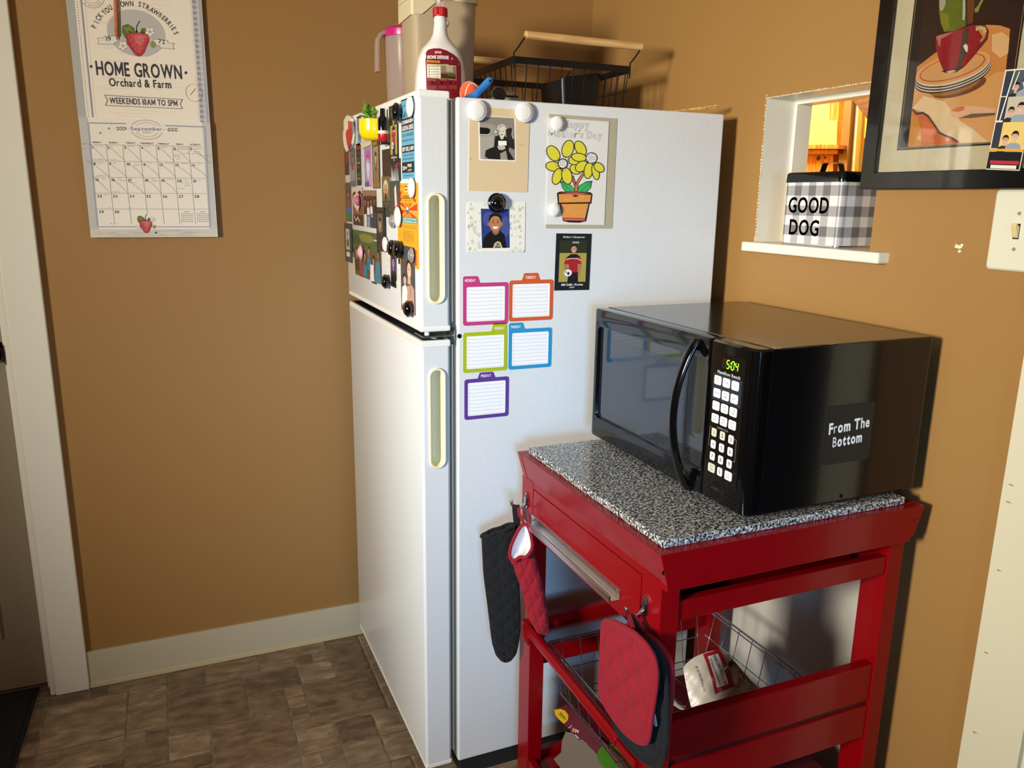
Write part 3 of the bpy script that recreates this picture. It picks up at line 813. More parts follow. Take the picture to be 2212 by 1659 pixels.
# control panel with a big rounded outer edge
def rring(z, ins):
    x0, x1, y0, y1, R = MX0+ins, MXS+.001, MY0+ins, YD-.0015-ins, .016
    q = [(x1, y1), (x0+.002, y1), (x0, y1-.002)]
    for k in range(7):
        a = PI+k*PI/12; q.append((x0+R+R*math.cos(a), y0+R+R*math.sin(a)))
    q.append((x1, y0))
    return [V3((x, y, z)) for x, y in q]
b = MB(); b.loft([rring(MZ0, .004), rring(MZ0+.004, 0), rring(MZ1-.005, 0), rring(MZ1-.001, .004)])
cp = b.build('control_panel', BLK, mw)
KX = MX0-.0002
kf = flat((KX, YD-.010, .966), (0, -1, 0), (0, 0, 1), (-1, 0, 0))     # u to the right, from the door gap
kw, kh = .088, .236
s = Sheet(kf, kw, kh, '0a0a0c', t=.0006, bmat=BLK)
s.rect(.003, .150, kw-.006, .198, '232833').up()
# seven-segment clock
SEG = {'8': 'abcdefg', '5': 'acdfg', '0': 'abcdef', '4': 'bcfg'}
LED = mat('green_led', (120, 255, 30), .5, emit=(130, 255, 20), es=2.2)
GHOST = mat('unlit_segment', (42, 40, 36), .5)
def digit(s, ch, x, y, w, h, c):
    k = .0018; sk = .12
    S = {'a': ((0, h), (w, h)), 'b': ((w, h), (w, h/2)), 'c': ((w, h/2), (w, 0)), 'd': ((0, 0), (w, 0)), 'e': ((0, 0), (0, h/2)), 'f': ((0, h/2), (0, h)), 'g': ((0, h/2), (w, h/2))}
    for q in SEG[ch]:
        (a, b_), (c_, d) = S[q]; dx, dy = (c_-a)*.12, (d-b_)*.12
        s.line([(x+a+dx+sk*(b_+dy), y+b_+dy), (x+c_-dx+sk*(d-dy), y+d-dy)], k, c)
for i, ch in enumerate('8504'):
    x = .026+i*.0108+(.002 if i > 1 else 0)
    digit(s, '8', x, .2125, .0068, .0145, GHOST); s.up()
    if i: digit(s, ch, x, .2125, .0068, .0145, LED)
s.ell(.0475, .217, .001, .001, LED, 8).ell(.048, .223, .001, .001, LED, 8)
s.text('Hamilton Beach', .045, .1995, .0058, 'c9c9c9', w=.062, bold=1)
s.text('EXPRESS COOK', .040, .0995, .0035, '9a9a9a', w=.030)
s.line([(.072, .092), (.079, .092), (.079, .052), (.074, .052)], .0006, '8a8a8a').line([(.010, .097), (.004, .097), (.004, .062), (.006, .062)], .0006, '8a8a8a')
s.build('keypad', cp)
names = [['BAKE POTATO', 'POPCORN', 'PIZZA'], ['BEVERAGE', 'FROZEN DINNER', 'REHEAT'], ['CLOCK', 'TIME COOK', 'KITCHEN TIMER'], ['TIME DEFROST', 'WEIGHT DEFROST', 'POWER LEVEL']]
BTN = 'e6e6e4'
def button(u, v, w, h, txt, col=BTN):
    q = Sheet(lambda a, c, l, u=u, v=v, w=w, h=h: kf(u-w/2+a, v-h/2+c, .0006+l), w, h, base=False, t=.0008)
    q.l = 0; q.rrect(0, 0, w, h, .003, col)
    mi = q.mi(col); n0 = len(q.mb.v)
    # side wall of the key
    top = q.mb.v[:16]; low = [p_+V3((.0008, 0, 0)) for p_ in top]
    q.mb.add(top+low, [(i, (i+1) % 16, (i+1) % 16+16, i+16) for i in range(16)], mi)
    q.up()
    L = txt.split(' ')
    if len(txt) <= 2: q.text(txt, w/2, h*.28, h*.45, '26262a', bold=1)
    elif len(L) == 1: q.text(txt, w/2, h*.38, h*.26, '3a3a3e', w=min(w*.8, len(txt)*.0018))
    else:
        for k, t in enumerate(L): q.text(t, w/2, h*(.56-.34*k), h*.24, '3a3a3e', w=min(w*.78, len(t)*.0018))
    q.build('button', cp)
for r_, row in enumerate(names):
    for c_, t in enumerate(row): button(.017+c_*.0240, .1865-r_*.0235, .0195, .0165, t)
for r_, row in enumerate((('1', '2', '3'), ('4', '5', '6'), ('7', '8', '9'), ('STOP CLEAR', '0', 'START 30SEC'))):
    for c_, t in enumerate(row):
        wide = len(t) > 1
        button(.017+c_*.0240, .0895-r_*.0225, .0195 if wide else .0135, .0165 if wide else .0155, t, 'cfc9b4' if (wide and c_ == 0) or t in ('1', '2') else BTN)
# lip under the keypad
b = MB(); b.loft([[V3((MX0+.003-.006*math.sin(PI*k/8)*q, YD-.012-.0002-(.086)*k/8, .9635-.010*q-.004*math.sin(PI*k/8))) for k in range(9)] for q in (0, .5, 1)], 0, True, False, False, closed=False)
b.build('release_lip', BLK, cp)
# sticker on the side
a = ony(1789, 878, MY0); c = ony(1876, 991, MY0)
sf = flat((a.x, MY0, c.z), (1, 0, 0), (0, 0, 1), (0, -1, 0))
w_, h_ = c.x-a.x, a.z-c.z
s = Sheet(sf, w_, h_, base=False, t=.0003)
s.l = 0; s.rrect(0, 0, w_, h_, .006, mat('matt_black_sticker', (22, 23, 22), .42)).up()
s.text('From The', w_*.50, h_*.55, .0195, 'f4f4f2', w=w_*.86, bold=2, rot=.05).text('Bottom', w_*.49, h_*.31, .0190, 'f4f4f2', w=w_*.62, bold=2, rot=.05)
s.up().ell(w_*.345, h_*.615, .0028, .0016, 'c9c028', 10)
part(s.build('sticker', mw), 'matt black sticker with white gothic words From The Bottom')
sc = ony(1817, 1071, MY0); b = MB(); b.lathe([(.004, 0), (.0036, .0012), (.002, .0018), (.0001, .0018)], (sc.x, MY0, sc.z), 14, 0, (0, -1, 0)); b.build('screw', mat('black_screw', (20, 20, 20), .3, .7), mw)
# ================================================================== PRINTED THINGS
def px_sheet(O, U, V, N, w, h, **k):
    """Sheet on a real plane, with drawing calls that take pixels of the photo lying on that plane"""
    O, U, V, N = V3(O), V3(U).normalized(), V3(V).normalized(), V3(N).normalized()
    s = Sheet(flat(O, U, V, N), w, h, **k)
    top = O+N*s.t
    def uv(q):
        p = onp(q[0], q[1], top, N)-O
        return (p.dot(U), p.dot(V))
    s.uv = uv
    def tp(txt, a, b, hp, c, bold=0, inner=None):
        (u0, v0), (u1, v1) = uv(a), uv(b); (u2, v2) = uv((a[0], a[1]-hp))
        h_ = math.hypot(u2-u0, v2-v0); r = math.atan2(v1-v0, u1-u0)
        L = math.hypot(u1-u0, v1-v0)
        if len(txt) < 3:
            n = s.tw(txt, bold)*h_/CAPH
            s.text(txt, u0, v0, h_, c, sx=min(L/n, 1.15), bold=bold, al='l', rot=r)
        else: s.text(txt, u0, v0, h_, c, w=L, bold=bold, al='l', rot=r, inner=inner)
    s.tp = tp
    s.pp = lambda pts, c: s.poly([uv(q) for q in pts], c)
    s.lp = lambda pts, w_, c, closed=False: s.line([uv(q) for q in pts], w_, c, closed)
    def ep(x, y, rx, ry, c, n=16, rot=0):
        return s.poly([uv((x+rx*math.cos(t*2*PI/n)*math.cos(rot)-ry*math.sin(t*2*PI/n)*math.sin(rot), y+rx*math.cos(t*2*PI/n)*math.sin(rot)+ry*math.sin(t*2*PI/n)*math.cos(rot))) for t in range(n)], c)
    s.ep = ep
    return s

# ---------------------------------------------------------------- wall calendar
cal = thing('wall_calendar', (-1.36, -.012, 1.345), 'September 2024 wall calendar with a strawberry hanging beside the door', 'calendar')
PAPER = 'eee4d2'; GB = '8d94a4'; INK_D = '35323a'
c1 = lambda u, v: (130+u*.16727, v*.16727)
c2 = lambda u, v: (150+u*.16276, 250+v*.16276)
CW0, CW1 = -1.5245, -1.2015
s = px_sheet((CW0-.001, -.010, 1.650), XP, ZP, -YP, CW1-CW0+.002, .365, col=PAPER, t=.0025)
W_ = CW1-CW0
s.rect(0, 0, .026, .365, 'b0afaa').rect(W_-.024, 0, W_+.002, .365, 'c9c6c4').up()
# gingham border on the right, dotted lace on the left
for k in range(26):
    v = .004+k*.0140
    s.rect(W_-.022, v, W_-.013, v+.0075, '9295a0').rect(W_-.013, v, W_-.006, v+.0075, 'c0bcb6').rect(W_-.022, v+.0075, W_-.013, v+.0140, 'bab9b8').rect(W_-.006, v, W_+.000, v+.014, 'a9aab0')
s.rect(.020, 0, .030, .365, 'efe6d4').rect(.033, 0, .037, .365, '8e919c').up()
for k in range(58):
    v = .003+k*.0063
    s.ell(.025, v, .0016, .0021, 'a9a49e', 6).ell(.043, v, .0010, .0012, 'b0aaa2', 6).ell(W_-.027, v, .0010, .0012, 'b0aaa2', 6)
# wood grain strokes
rg = random.Random(4)
for k in range(46):
    v = rg.uniform(.006, .36); u = rg.uniform(.05, .2); L_ = rg.uniform(.02, .09)
    s.line([(u, v), (u+L_*.5, v+rg.uniform(-.0008, .0008)), (u+L_, v)], .0005, 'c4b5a4')
s.up()
# postmark
s.ring(*s.uv(c1(400, -60)), .030, .030, .0012, 'a89484', 30).ring(*s.uv(c1(400, -60)), .019, .019, .0008, 'a89484', 30)
s.arctext('AROUND', *s.uv(c1(400, -60)), .0225, 235, 320, .005, 'a89484')
# grey-blue halo behind the fruit
cx, cy = s.uv(c1(985, 430)); s.ell(cx, cy, .070, .058, 'bcb9b4', 30).up()
for ch, x, y, a in (('P', 470, 340, 68), ('I', 500, 285, 62), ('C', 520, 240, 56), ('K', 545, 200, 52), ('Y', 590, 165, 45), ('O', 628, 140, 40), ('U', 665, 105, 33), ('R', 740, 75, 14), ('O', 810, 68, 10), ('W', 862, 62, 5), ('N', 925, 58, 0), ('S', 1025, 66, -9), ('T', 1073, 82, -14), ('R', 1122, 105, -22), ('A', 1170, 135, -28), ('W', 1222, 165, -33), ('B', 1275, 200, -38), ('E', 1315, 232, -43), ('R', 1350, 262, -46), ('R', 1385, 300, -50), ('I', 1412, 332, -54), ('E', 1440, 365, -58), ('S', 1470, 418, -66)):
    u, v = s.uv(c1(x, y+20)); s.text(ch, u, v, .0125, '4a4648', bold=1, rot=math.radians(a), sx=.72)
# ribbon
for P_ in (((480, 490), (500, 530), (485, 570), (700, 575), (700, 552), (740, 545), (735, 465), (565, 470), (560, 492)), ((1200, 505), (1385, 520), (1392, 555), (1475, 560), (1455, 600), (1478, 635), (1290, 618), (1285, 592), (1200, 575))):
    s.pp([c1(*q) for q in P_], 'e6ded0'); s.up(); s.lp([c1(*q) for q in P_], .0009, '4c484c', True)
s.up(); s.tp('19', c1(600, 530), c1(685, 522), 9, INK_D, 1); s.tp('72', c1(1268, 560), c1(1355, 570), 9, INK_D, 1)
def strawberry(s, c, cx, cy, k):
    P = lambda x, y: c(cx+x*k, cy+y*k)
    g1, g2, g3 = '5c6e30', '7c8a40', '3f5424'
    for q in (((-180, -150), (-110, -170), (-30, -120), (-10, -40), (-60, 20), (-150, 10), (-190, -70)), ((60, -110), (110, -120), (130, -60), (100, -10), (40, -20))):
        s.pp([P(*p) for p in q], g1)
    s.up()
    for q in (((-170, -120), (-90, -140), (-40, -60), (-100, -40)), ((70, -90), (110, -90), (100, -40), (60, -40))): s.pp([P(*p) for p in q], g2)
    # blossoms
    for bx, by in ((175, -70), (-175, 110)):
        for a in range(5):
            t = a*72+18; s.up(); s.pp([P(bx+34*math.cos(math.radians(t))+30*math.cos(j*PI/5), by+34*math.sin(math.radians(t))+27*math.sin(j*PI/5)) for j in range(10)], 'e9e4dc')
            s.lp([P(bx+34*math.cos(math.radians(t))+30*math.cos(j*PI/5), by+34*math.sin(math.radians(t))+27*math.sin(j*PI/5)) for j in range(10)], .0004*k*2, '8a8580', True)
        s.up(); s.pp([P(bx+15*math.cos(j*PI/5), by+15*math.sin(j*PI/5)) for j in range(10)], 'c09a3c')
    s.up(); s.pp([P(215+38*math.cos(j*PI/6), 95+45*math.sin(j*PI/6)) for j in range(12)], '8f9448')
    s.up()
    out = [(-140, 0), (-120, -40), (-60, -55), (0, -60), (80, -50), (140, -35), (165, 10), (165, 60), (130, 130), (110, 190), (70, 240), (30, 250), (-20, 230), (-70, 160), (-120, 90)]
    s.pp([P(*q) for q in out], 'a83440'); s.up()
    s.pp([P(x*.8+10, y*.8-5) for x, y in out], 'bd4a50'); s.up(); s.pp([P(x*.45+30, y*.45-5) for x, y in out], 'cc6a66'); s.up()
    r_ = random.Random(9)
    for _ in range(46):
        x, y = r_.uniform(-110, 140), r_.uniform(-30, 210)
        if abs(x-20) < 150-.55*max(y, 0): s.pp([P(x+5*math.cos(j*PI/3), y+7*math.sin(j*PI/3)) for j in range(6)], 'e6a08a')
    for q in (((-90, -50), (-120, -90), (-40, -60)), ((-20, -60), (0, -100), (30, -55)), ((40, -55), (90, -85), (110, -40))): s.pp([P(*p) for p in q], g3)
    s.lp([P(0, -60), P(0, -130), P(40, -210)], .0012*k*2, g3); s.up()
strawberry(s, c1, 985, 480, 1.0)
s.tp('HOME GROWN', c1(470, 965), c1(1575, 1020), 30, '3c3a40', 1)
for q in ((398, 858), (1622, 940)): s.ep(*c1(*q), 2.8, 3.2, '3c3a40')
s.tp('Orchard & Farm', c1(635, 1110), c1(1435, 1140), 17, '3c3a40', 1)
q = [c1(*p) for p in ((575, 1230), (1578, 1285), (1548, 1345), (1580, 1405), (585, 1360), (612, 1295))]
s.lp(q, .0013, '55505a', True)
s.tp('WEEKENDS 10AM TO 5PM', c1(640, 1335), c1(1515, 1372), 13, '55525c', 1)
u, v = s.uv(c1(1730, 1200)); s.ring(u, v, .0215, .0225, .0008, 'b08a4c', 24).line([(u-.010, v-.006), (u+.004, v+.012)], .0014, 'b08a4c')
s.build('upper_page', cal)
b = MB(); b.cyl((-1.36, 0, 1.998), (-1.36, -.018, 2.000), .0016, n=10); b.build('nail', STEEL, cal)

s = px_sheet((CW0, -.0125, 1.3445), XP, ZP, -YP, W_+.001, .312, col='ebe3d4', t=.0035)
s.l += 1
s.rect(0, 0, .022, .312, 'c2beb8').rect(W_-.020, 0, W_, .312, 'c6c2bc').rect(0, 0, W_, .022, 'd2cabc').up()
s.lp([c2(230, 95), c2(750, 105)], .003, '979aa8'); s.lp([c2(1270, 130), c2(1800, 150)], .003, '979aa8')
s.lp([c2(250, 110), c2(375, 1475)], .0045, 'a2a4b0'); s.lp([c2(1800, 160), c2(1870, 1475)], .0045, 'a2a4b0'); s.lp([c2(385, 1475), c2(1865, 1475)], .003, 'a2a4b0')
for k in range(70):
    v = rg.uniform(.002, .020); u = rg.uniform(.01, .25); s.line([(u, v), (u+rg.uniform(.01, .05), v)], .0005, 'aaa196')
s.up()
cu_, cv_ = s.uv(c2(1025, 185))
for r_, w_ in ((.0395, .0011), (.0370, .0004), (.0285, .0010)): s.ring(cu_, cv_, r_, r_*.64, w_, '9a8c7c', 40)
s.up(); s.rect(cu_-.045, cv_-.006, cu_+.045, cv_+.010, 'ebe3d4').up()
s.tp('September', c2(815, 192), c2(1235, 200), 7.6, '6b7088', 1); s.tp('2024', c2(975, 236), c2(1080, 236), 4.6, '7c7f92')
for x, y in ((798, 170), (1255, 184)): s.ep(*c2(x, y), 1.1, 1.1, '55525a', 8)
for sgn, x0, y0 in ((-1, 770, 170), (1, 1290, 186)):
    for k in range(3):
        for m_ in (-1, 1):
            x = x0+sgn*(35+k*45); y = y0+m_*14
            s.ep(*c2(x, y), 4.2, 1.5, '8d8579', 8, rot=(.35*m_*sgn))
    s.lp([c2(x0, y0), c2(x0+sgn*170, y0+(10 if sgn > 0 else -8))], .0006, '8d8579')
for bx, by in ((410, 230), (525, 170)):
    for a in range(5):
        t = math.radians(a*72); s.up(); s.ep(*c2(bx+36*math.cos(t), by+36*math.sin(t)), 4.6, 4.2, 'e8e4dc', 10)
    s.up(); s.ep(*c2(bx, by), 2.8, 2.6, 'b8923c', 10)
s.up()
dn = ['Sunday', 'Monday', 'Tuesday', 'Wednesday', 'Thursday', 'Friday', 'Saturday']
dx = [(305, 425, 362), (525, 648, 366), (748, 875, 370), (945, 1118, 376), (1175, 1322, 382), (1418, 1512, 388), (1602, 1742, 392)]
for t, (a, c, y) in zip(dn, dx): s.tp(t.upper(), c2(a, y), c2(c, y+3), 3.4, '4c474c', 1)
rows = [(275, 380, 1765, 412), (285, 598, 1788, 625), (310, 815, 1815, 830), (340, 1028, 1825, 1034), (370, 1238, 1845, 1240)]
for a, y0, c, y1 in rows: s.lp([c2(a, y0), c2(c, y1)], .0007, '6a6260')
cols = [((485, 395), (600, 1442)), ((705, 400), (825, 1442)), ((930, 405), (1035, 1300)), ((1150, 410), (1258, 1440)), ((1365, 412), (1468, 1440)), ((1583, 415), (1675, 1440))]
for a, c in cols: s.lp([c2(*a), c2(*c)], .0007, '6a6260')
num = {1: (305, 435), 2: (503, 438), 3: (727, 440), 4: (950, 445), 5: (1170, 452), 6: (1385, 458), 7: (1602, 464), 8: (320, 652), 9: (527, 655), 10: (765, 660), 11: (985, 664), 12: (1200, 668), 13: (1412, 672), 14: (1625, 674), 15: (350, 866), 16: (562, 868), 17: (783, 872), 18: (1005, 874), 19: (1222, 878), 20: (1428, 880), 21: (1640, 883), 22: (370, 1083), 23: (578, 1084), 24: (800, 1085), 25: (1020, 1086), 26: (1236, 1088), 27: (1450, 1088), 28: (1660, 1088), 29: (393, 1292), 30: (600, 1293)}
for n_, (x, y) in num.items(): s.tp(str(n_), c2(x, y), c2(x+(38 if n_ < 10 else (70 if n_ < 20 else 86)), y), 5.6, '3a363c', 1)
# pen strokes crossing out the days gone
for a in ((270, 380, 490, 598), (470, 375, 725, 585), (710, 385, 960, 610), (900, 375, 1190, 610), (1140, 378, 1390, 606), (1365, 405, 1600, 610), (1590, 410, 1880, 640), (225, 590, 530, 810), (560, 660, 750, 805), (830, 660, 980, 812), (1000, 640, 1190, 808), (1250, 670, 1410, 818), (1450, 680, 1640, 822), (1640, 670, 1830, 815), (320, 820, 525, 1008), (560, 830, 770, 1020), (770, 850, 990, 1030), (1060, 870, 1215, 1025), (1260, 870, 1425, 1020)):
    x0, y0, x1, y1 = a; s.lp([c2(x0, y0), c2((x0+x1)/2+8, (y0+y1)/2-5), c2(x1, y1)], .0006, '4a4542')
# small handwriting
def scrawl(x, y, L_, n_=9, a=7):
    s.lp([c2(x+L_*k/n_, y+rg.uniform(-a, a)) for k in range(n_+1)], .0005, '55504e')
for x, y, L_ in ((330, 402, 120), (545, 402, 30), (775, 405, 80), (990, 412, 70), (1210, 418, 80), (1430, 425, 150), (1430, 445, 170), (1385, 520, 80), (1390, 545, 80), (1420, 575, 60), (1500, 500, 90), (1640, 440, 130), (1640, 478, 90), (1620, 505, 130), (1710, 530, 150), (365, 628, 100), (570, 630, 40), (850, 625, 60), (850, 658, 100), (1040, 632, 60), (1270, 632, 100), (1490, 636, 80), (1700, 640, 30), (430, 838, 60), (640, 832, 50), (640, 858, 110), (780, 885, 110), (1080, 845, 50), (1090, 865, 90), (1290, 842, 90), (1515, 855, 60), (1460, 890, 130), (1520, 925, 80), (1435, 965, 90), (1710, 855, 40), (455, 1050, 70), (170, 370, 60), (165, 440, 50), (510, 1220, 40), (545, 1432, 30), (610, 1432, 25), (795, 1222, 30), (310, 578, 150), (515, 583, 110), (335, 795, 140), (565, 1010, 110)):
    scrawl(x, y, L_, max(5, int(L_/9)), 6)
s.up()
strawberry(s, c2, 1005, 1420, .56)
for x, t in ((1555, 'AUGUST'), (1765, 'OCTOBER')):
    s.tp(t, c2(x-32, 1280), c2(x+32, 1280), 1.7, '5a5550', 1)
    for r_ in range(5):
        for k in range(7):
            u, v = c2(x-65+k*23, 1303+r_*25); s.ep(u, v, .9, .9, '5a5550', 5)
s.ep(*c2(1148, 1553), 1.6, 2.2, '1c1a1a', 8)
s.build('lower_page', cal)
# pencil hanging over the calendar
pc0 = ony(252, 86, -.019); pc1 = ony(247, -60, -.019)
b = MB(); d = (pc1-pc0).normalized()
b.loft([[pc0+d*t+V3((math.cos(q*PI/3)*r, math.sin(q*PI/3)*r, 0)) for q in range(6)] for t, r in ((.0, .0006), (.010, .0028), (.0105, .0046), (.155, .0046))], 0, False)
pen = b.build('pencil', noise_col(mat('reddish_wood_pencil', (190, 112, 74), .45), (178, 100, 64), (200, 124, 84), 60))
tag(pen, 'reddish wooden pencil hanging point down over the strawberry calendar', 'pencil')
b = MB(); b.cyl(pc0, pc0+d*.003, .0003, .0010, 8); b.build('lead', mat('graphite', (40, 38, 38), .4), pen)
b = MB(); b.tube([pc0+d*.150, V3((-1.362, -.012, 2.0))], .0006, 6); part(b.build('string', mat('string', (190, 180, 160), .8), pen), 'thin string holding the pencil')

# ---------------------------------------------------------------- things on the side of the refrigerator
SY = FY
def side(name, TL, BR, col, label, cat, t=.0006, off=0, rot=0, group=None):
    a = ony(TL[0], TL[1], SY-off); c = ony(BR[0], BR[1], SY-off)
    w, h = c.x-a.x, a.z-c.z
    U, V = rotd(rot, XP, ZP)
    s = px_sheet((a.x, SY-off, c.z), U, V, -YP, w, h, col=col, t=t)
    s.name = name; s.done = lambda: tag(s.build(name), label, cat, group)
    return s
c7 = lambda u, v: (990+u*.217, 200+v*.217)
cL = lambda u, v: (1010+u*.07231, 230+v*.07231)
s = side('tan_card', (1012, 229), (1139, 414), 'd9c097', 'tan cardboard sheet with a black and white photo, top left on the refrigerator side', 'card', t=.0012, rot=-.012)
s.up(); s.pp([cL(*q) for q in ((310, 255), (1430, 340), (1445, 1640), (340, 1605))], 'f1ede4'); s.up()
G = ['8a8478', '9b9588', 'aaa394', '16130f', '2c2925', '686259']
s.pp([cL(*q) for q in ((360, 290), (1395, 350), (1420, 1605), (385, 1570))], G[0]); s.up()
s.pp([cL(*q) for q in ((360, 480), (700, 510), (860, 600), (900, 880), (360, 860))], G[1]).pp([cL(*q) for q in ((375, 880), (790, 880), (780, 1230), (520, 1300), (500, 1570), (390, 1570))], G[2])
s.pp([cL(*q) for q in ((1140, 680), (1290, 630), (1340, 700), (1330, 930), (1400, 960), (1410, 1300), (1200, 1200))], G[4]); s.up()
s.pp([cL(*q) for q in ((365, 620), (600, 640), (680, 690), (660, 790), (600, 830), (370, 820))], G[3]); s.lp([cL(370, 840), cL(600, 850), cL(660, 810)], .0008, 'ddd6c6')
s.ep(*cL(840, 755), 2, 2.4, 'e8e2d6', 10); s.lp([cL(1340, 700), cL(1320, 850), cL(1370, 980)], .0016, 'bdb6a8')
s.pp([cL(*q) for q in ((820, 900), (950, 860), (1090, 880), (1190, 930), (1250, 1120), (1230, 1330), (1400, 1600), (1200, 1600), (1150, 1330), (980, 1400), (980, 1585), (620, 1560), (520, 1480), (550, 1310), (690, 1240), (790, 1210))], '211e1b'); s.up()
s.pp([cL(*q) for q in ((970, 1400), (1050, 1370), (1130, 1320), (1200, 1590), (990, 1585))], '9b9284')
s.pp([cL(*q) for q in ((950, 880), (1090, 890), (1060, 980), (1000, 980))], 'd2ccb8'); s.up()
s.ep(*cL(1020, 650), 10.5, 9.5, '8b8270', 14); s.up(); s.ep(*cL(1035, 755), 7.3, 11.5, 'd9d2bd', 16); s.up()
for x, y in ((930, 600), (980, 565), (1040, 555), (1100, 600), (915, 660), (1130, 660)): s.ep(*cL(x, y), 3, 2.6, 'cfc7b2', 8)
for x in (985, 1075): s.ep(*cL(x, 745), 1.8, .8, '3a342c', 8)
s.ep(*cL(1025, 843), 1.7, 1.4, '3a342c', 8); s.lp([cL(1030, 770), cL(1020, 800)], .0004, '8a8270')
s.pp([cL(*q) for q in ((885, 1190), (960, 1150), (1110, 1180), (1130, 1260), (1050, 1300), (930, 1290))], 'bfb8a6'); s.up()
s.pp([cL(*q) for q in ((915, 1025), (1165, 1030), (1165, 1165), (915, 1165))], 'efeee8')
s.lp([cL(1540, 1140), cL(1680, 1155)], .0008, '9a8460'); s.lp([cL(80, 1550), cL(100, 1590)], .0016, '8a6c44')
s.done()
# Mother's Day drawing on its backing sheet
s = side('backing_sheet', (1184, 246), (1322, 493), 'b0a78c', "sage tan backing sheet behind the Mother's Day flower drawing", 'paper', t=.0010, rot=-.006)
s.done()
s = side('flower_drawing', (1184, 254), (1305, 485), 'dedbd4', "Happy Mother's Day sheet with two yellow flowers in an orange pot", 'drawing', t=.0008, off=.0016, rot=-.008)
c = c7
s.up()
s.tp('Happy', c(1045, 345), c(1305, 355), 15, '55535a', 2, 'f2efe8'); s.tp("Mother's Day", c(898, 435), c(1432, 462), 15, '55535a', 2, 'f2efe8'); s.up(2)
K = '1d1a16'
def petal(x, y, rx, ry, rot):
    s.ep(x, y, rx, ry, K, 18, rot); s.up(); s.ep(x, y, rx-1.9, ry-1.9, 'd9cf3e', 18, rot)
def CP(u, v): return c(u, v)
# stems and leaves
s.lp([CP(1165, 1030), CP(1165, 930), CP(1135, 830)], .0075, K); s.lp([CP(1170, 1030), CP(1185, 900), CP(1260, 780)], .0078, K); s.up()
s.lp([CP(1165, 1025), CP(1163, 930), CP(1137, 835)], .0042, 'b4673a'); s.lp([CP(1170, 1025), CP(1186, 900), CP(1256, 785)], .0046, 'c47a4a'); s.up()
for q in (((1010, 880), (1060, 885), (1125, 920), (1160, 975), (1165, 1030), (1090, 1010), (1040, 960)), ((1335, 878), (1270, 885), (1205, 925), (1180, 980), (1180, 1030), (1260, 1010), (1320, 950))):
    s.pp([CP(*p) for p in q], K); s.up(); mx = sum(p[0] for p in q)/7; my = sum(p[1] for p in q)/7
    s.pp([CP(mx+(p[0]-mx)*.88, my+(p[1]-my)*.86) for p in q], '3fae62'); s.up(); s.lp([CP(*q[0]), CP(mx, my), CP(*q[4])], .0010, '1d4a2a')
    for t in (.3, .5, .7):
        ax, ay = q[0][0]+(q[4][0]-q[0][0])*t, q[0][1]+(q[4][1]-q[0][1])*t; s.lp([CP(ax, ay), CP(ax+(-35 if q[0][0] < 1200 else 35), ay+15)], .0006, '1d4a2a')
s.up()
for P_ in ((945, 605, 62, 88, -35), (1090, 560, 62, 92, 18), (945, 735, 80, 52, 8), (985, 835, 52, 88, 20), (1080, 830, 56, 88, -12), (1150, 680, 60, 46, 15), (1165, 765, 62, 50, 30)):
    x, y, rx, ry, a = P_; petal(*CP(x, y), rx*.217, ry*.217, math.radians(a))
for P_ in ((1215, 555, 55, 84, -30), (1200, 645, 78, 46, 8), (1225, 735, 72, 52, -35), (1295, 775, 48, 86, 10), (1365, 790, 40, 84, -12), (1400, 745, 46, 62, -50)):
    x, y, rx, ry, a = P_; petal(*CP(x, y), rx*.217, ry*.217, math.radians(a))
s.up(2)
s.ep(*CP(1040, 708), 11.5, 11.5, K, 22); s.up(); s.ep(*CP(1040, 708), 9, 9, 'ece9e0', 22); s.up()
sp = [CP(1040+t*1.15*math.cos(t*.42), 708+t*1.15*math.sin(t*.42)) for t in range(0, 34, 1)]
s.lp(sp, .0009, K)
s.ep(*CP(1325, 652), 13, 12.5, K, 22); s.up(); s.ep(*CP(1325, 652), 11, 10.5, 'ece9e0', 22); s.up()
for a in range(5):
    t = a*72; u, v = s.uv(CP(1325+32*math.cos(math.radians(t)), 652+30*math.sin(math.radians(t)))); s.ring(u, v, .0030, .0030, .0008, K, 10)
u, v = s.uv(CP(1325, 652)); s.ring(u, v, .0022, .0022, .0008, K, 10)
for k in range(16):
    t = k*22.5; r0, r1 = 60, 82; s.lp([CP(1040+r0*math.cos(math.radians(t)), 708+r0*math.sin(math.radians(t))), CP(1040+r1*math.cos(math.radians(t)), 708+r1*math.sin(math.radians(t)))], .0006, K)
# pot
s.up()
s.pp([CP(*q) for q in ((1005, 1100), (1308, 1100), (1270, 1280), (1200, 1295), (1100, 1292), (1040, 1278))], K); s.up()
s.pp([CP(*q) for q in ((1022, 1105), (1295, 1105), (1260, 1250), (1035, 1245))], 'dd9348').pp([CP(*q) for q in ((1040, 1250), (1262, 1255), (1255, 1275), (1050, 1272))], 'd8604e')
s.pp([CP(*q) for q in ((980, 1000), (1010, 985), (1310, 990), (1333, 1010), (1322, 1105), (990, 1110))], K); s.up()
s.pp([CP(*q) for q in ((998, 1010), (1320, 1018), (1310, 1090), (1002, 1095))], 'dd9348').pp([CP(*q) for q in ((1010, 998), (1160, 1022), (1310, 1002), (1160, 992))], 'b8584a'); s.up()
for k in range(16):
    x = rg.uniform(1040, 1250); y = rg.choice((rg.uniform(1030, 1080), rg.uniform(1130, 1230))); s.lp([CP(x, y), CP(x+30, y-12)], .0006, 'eab070')
s.pp([CP(*q) for q in ((1130, 1028), (1165, 1040), (1200, 1028), (1165, 1020))], K)
s.done()
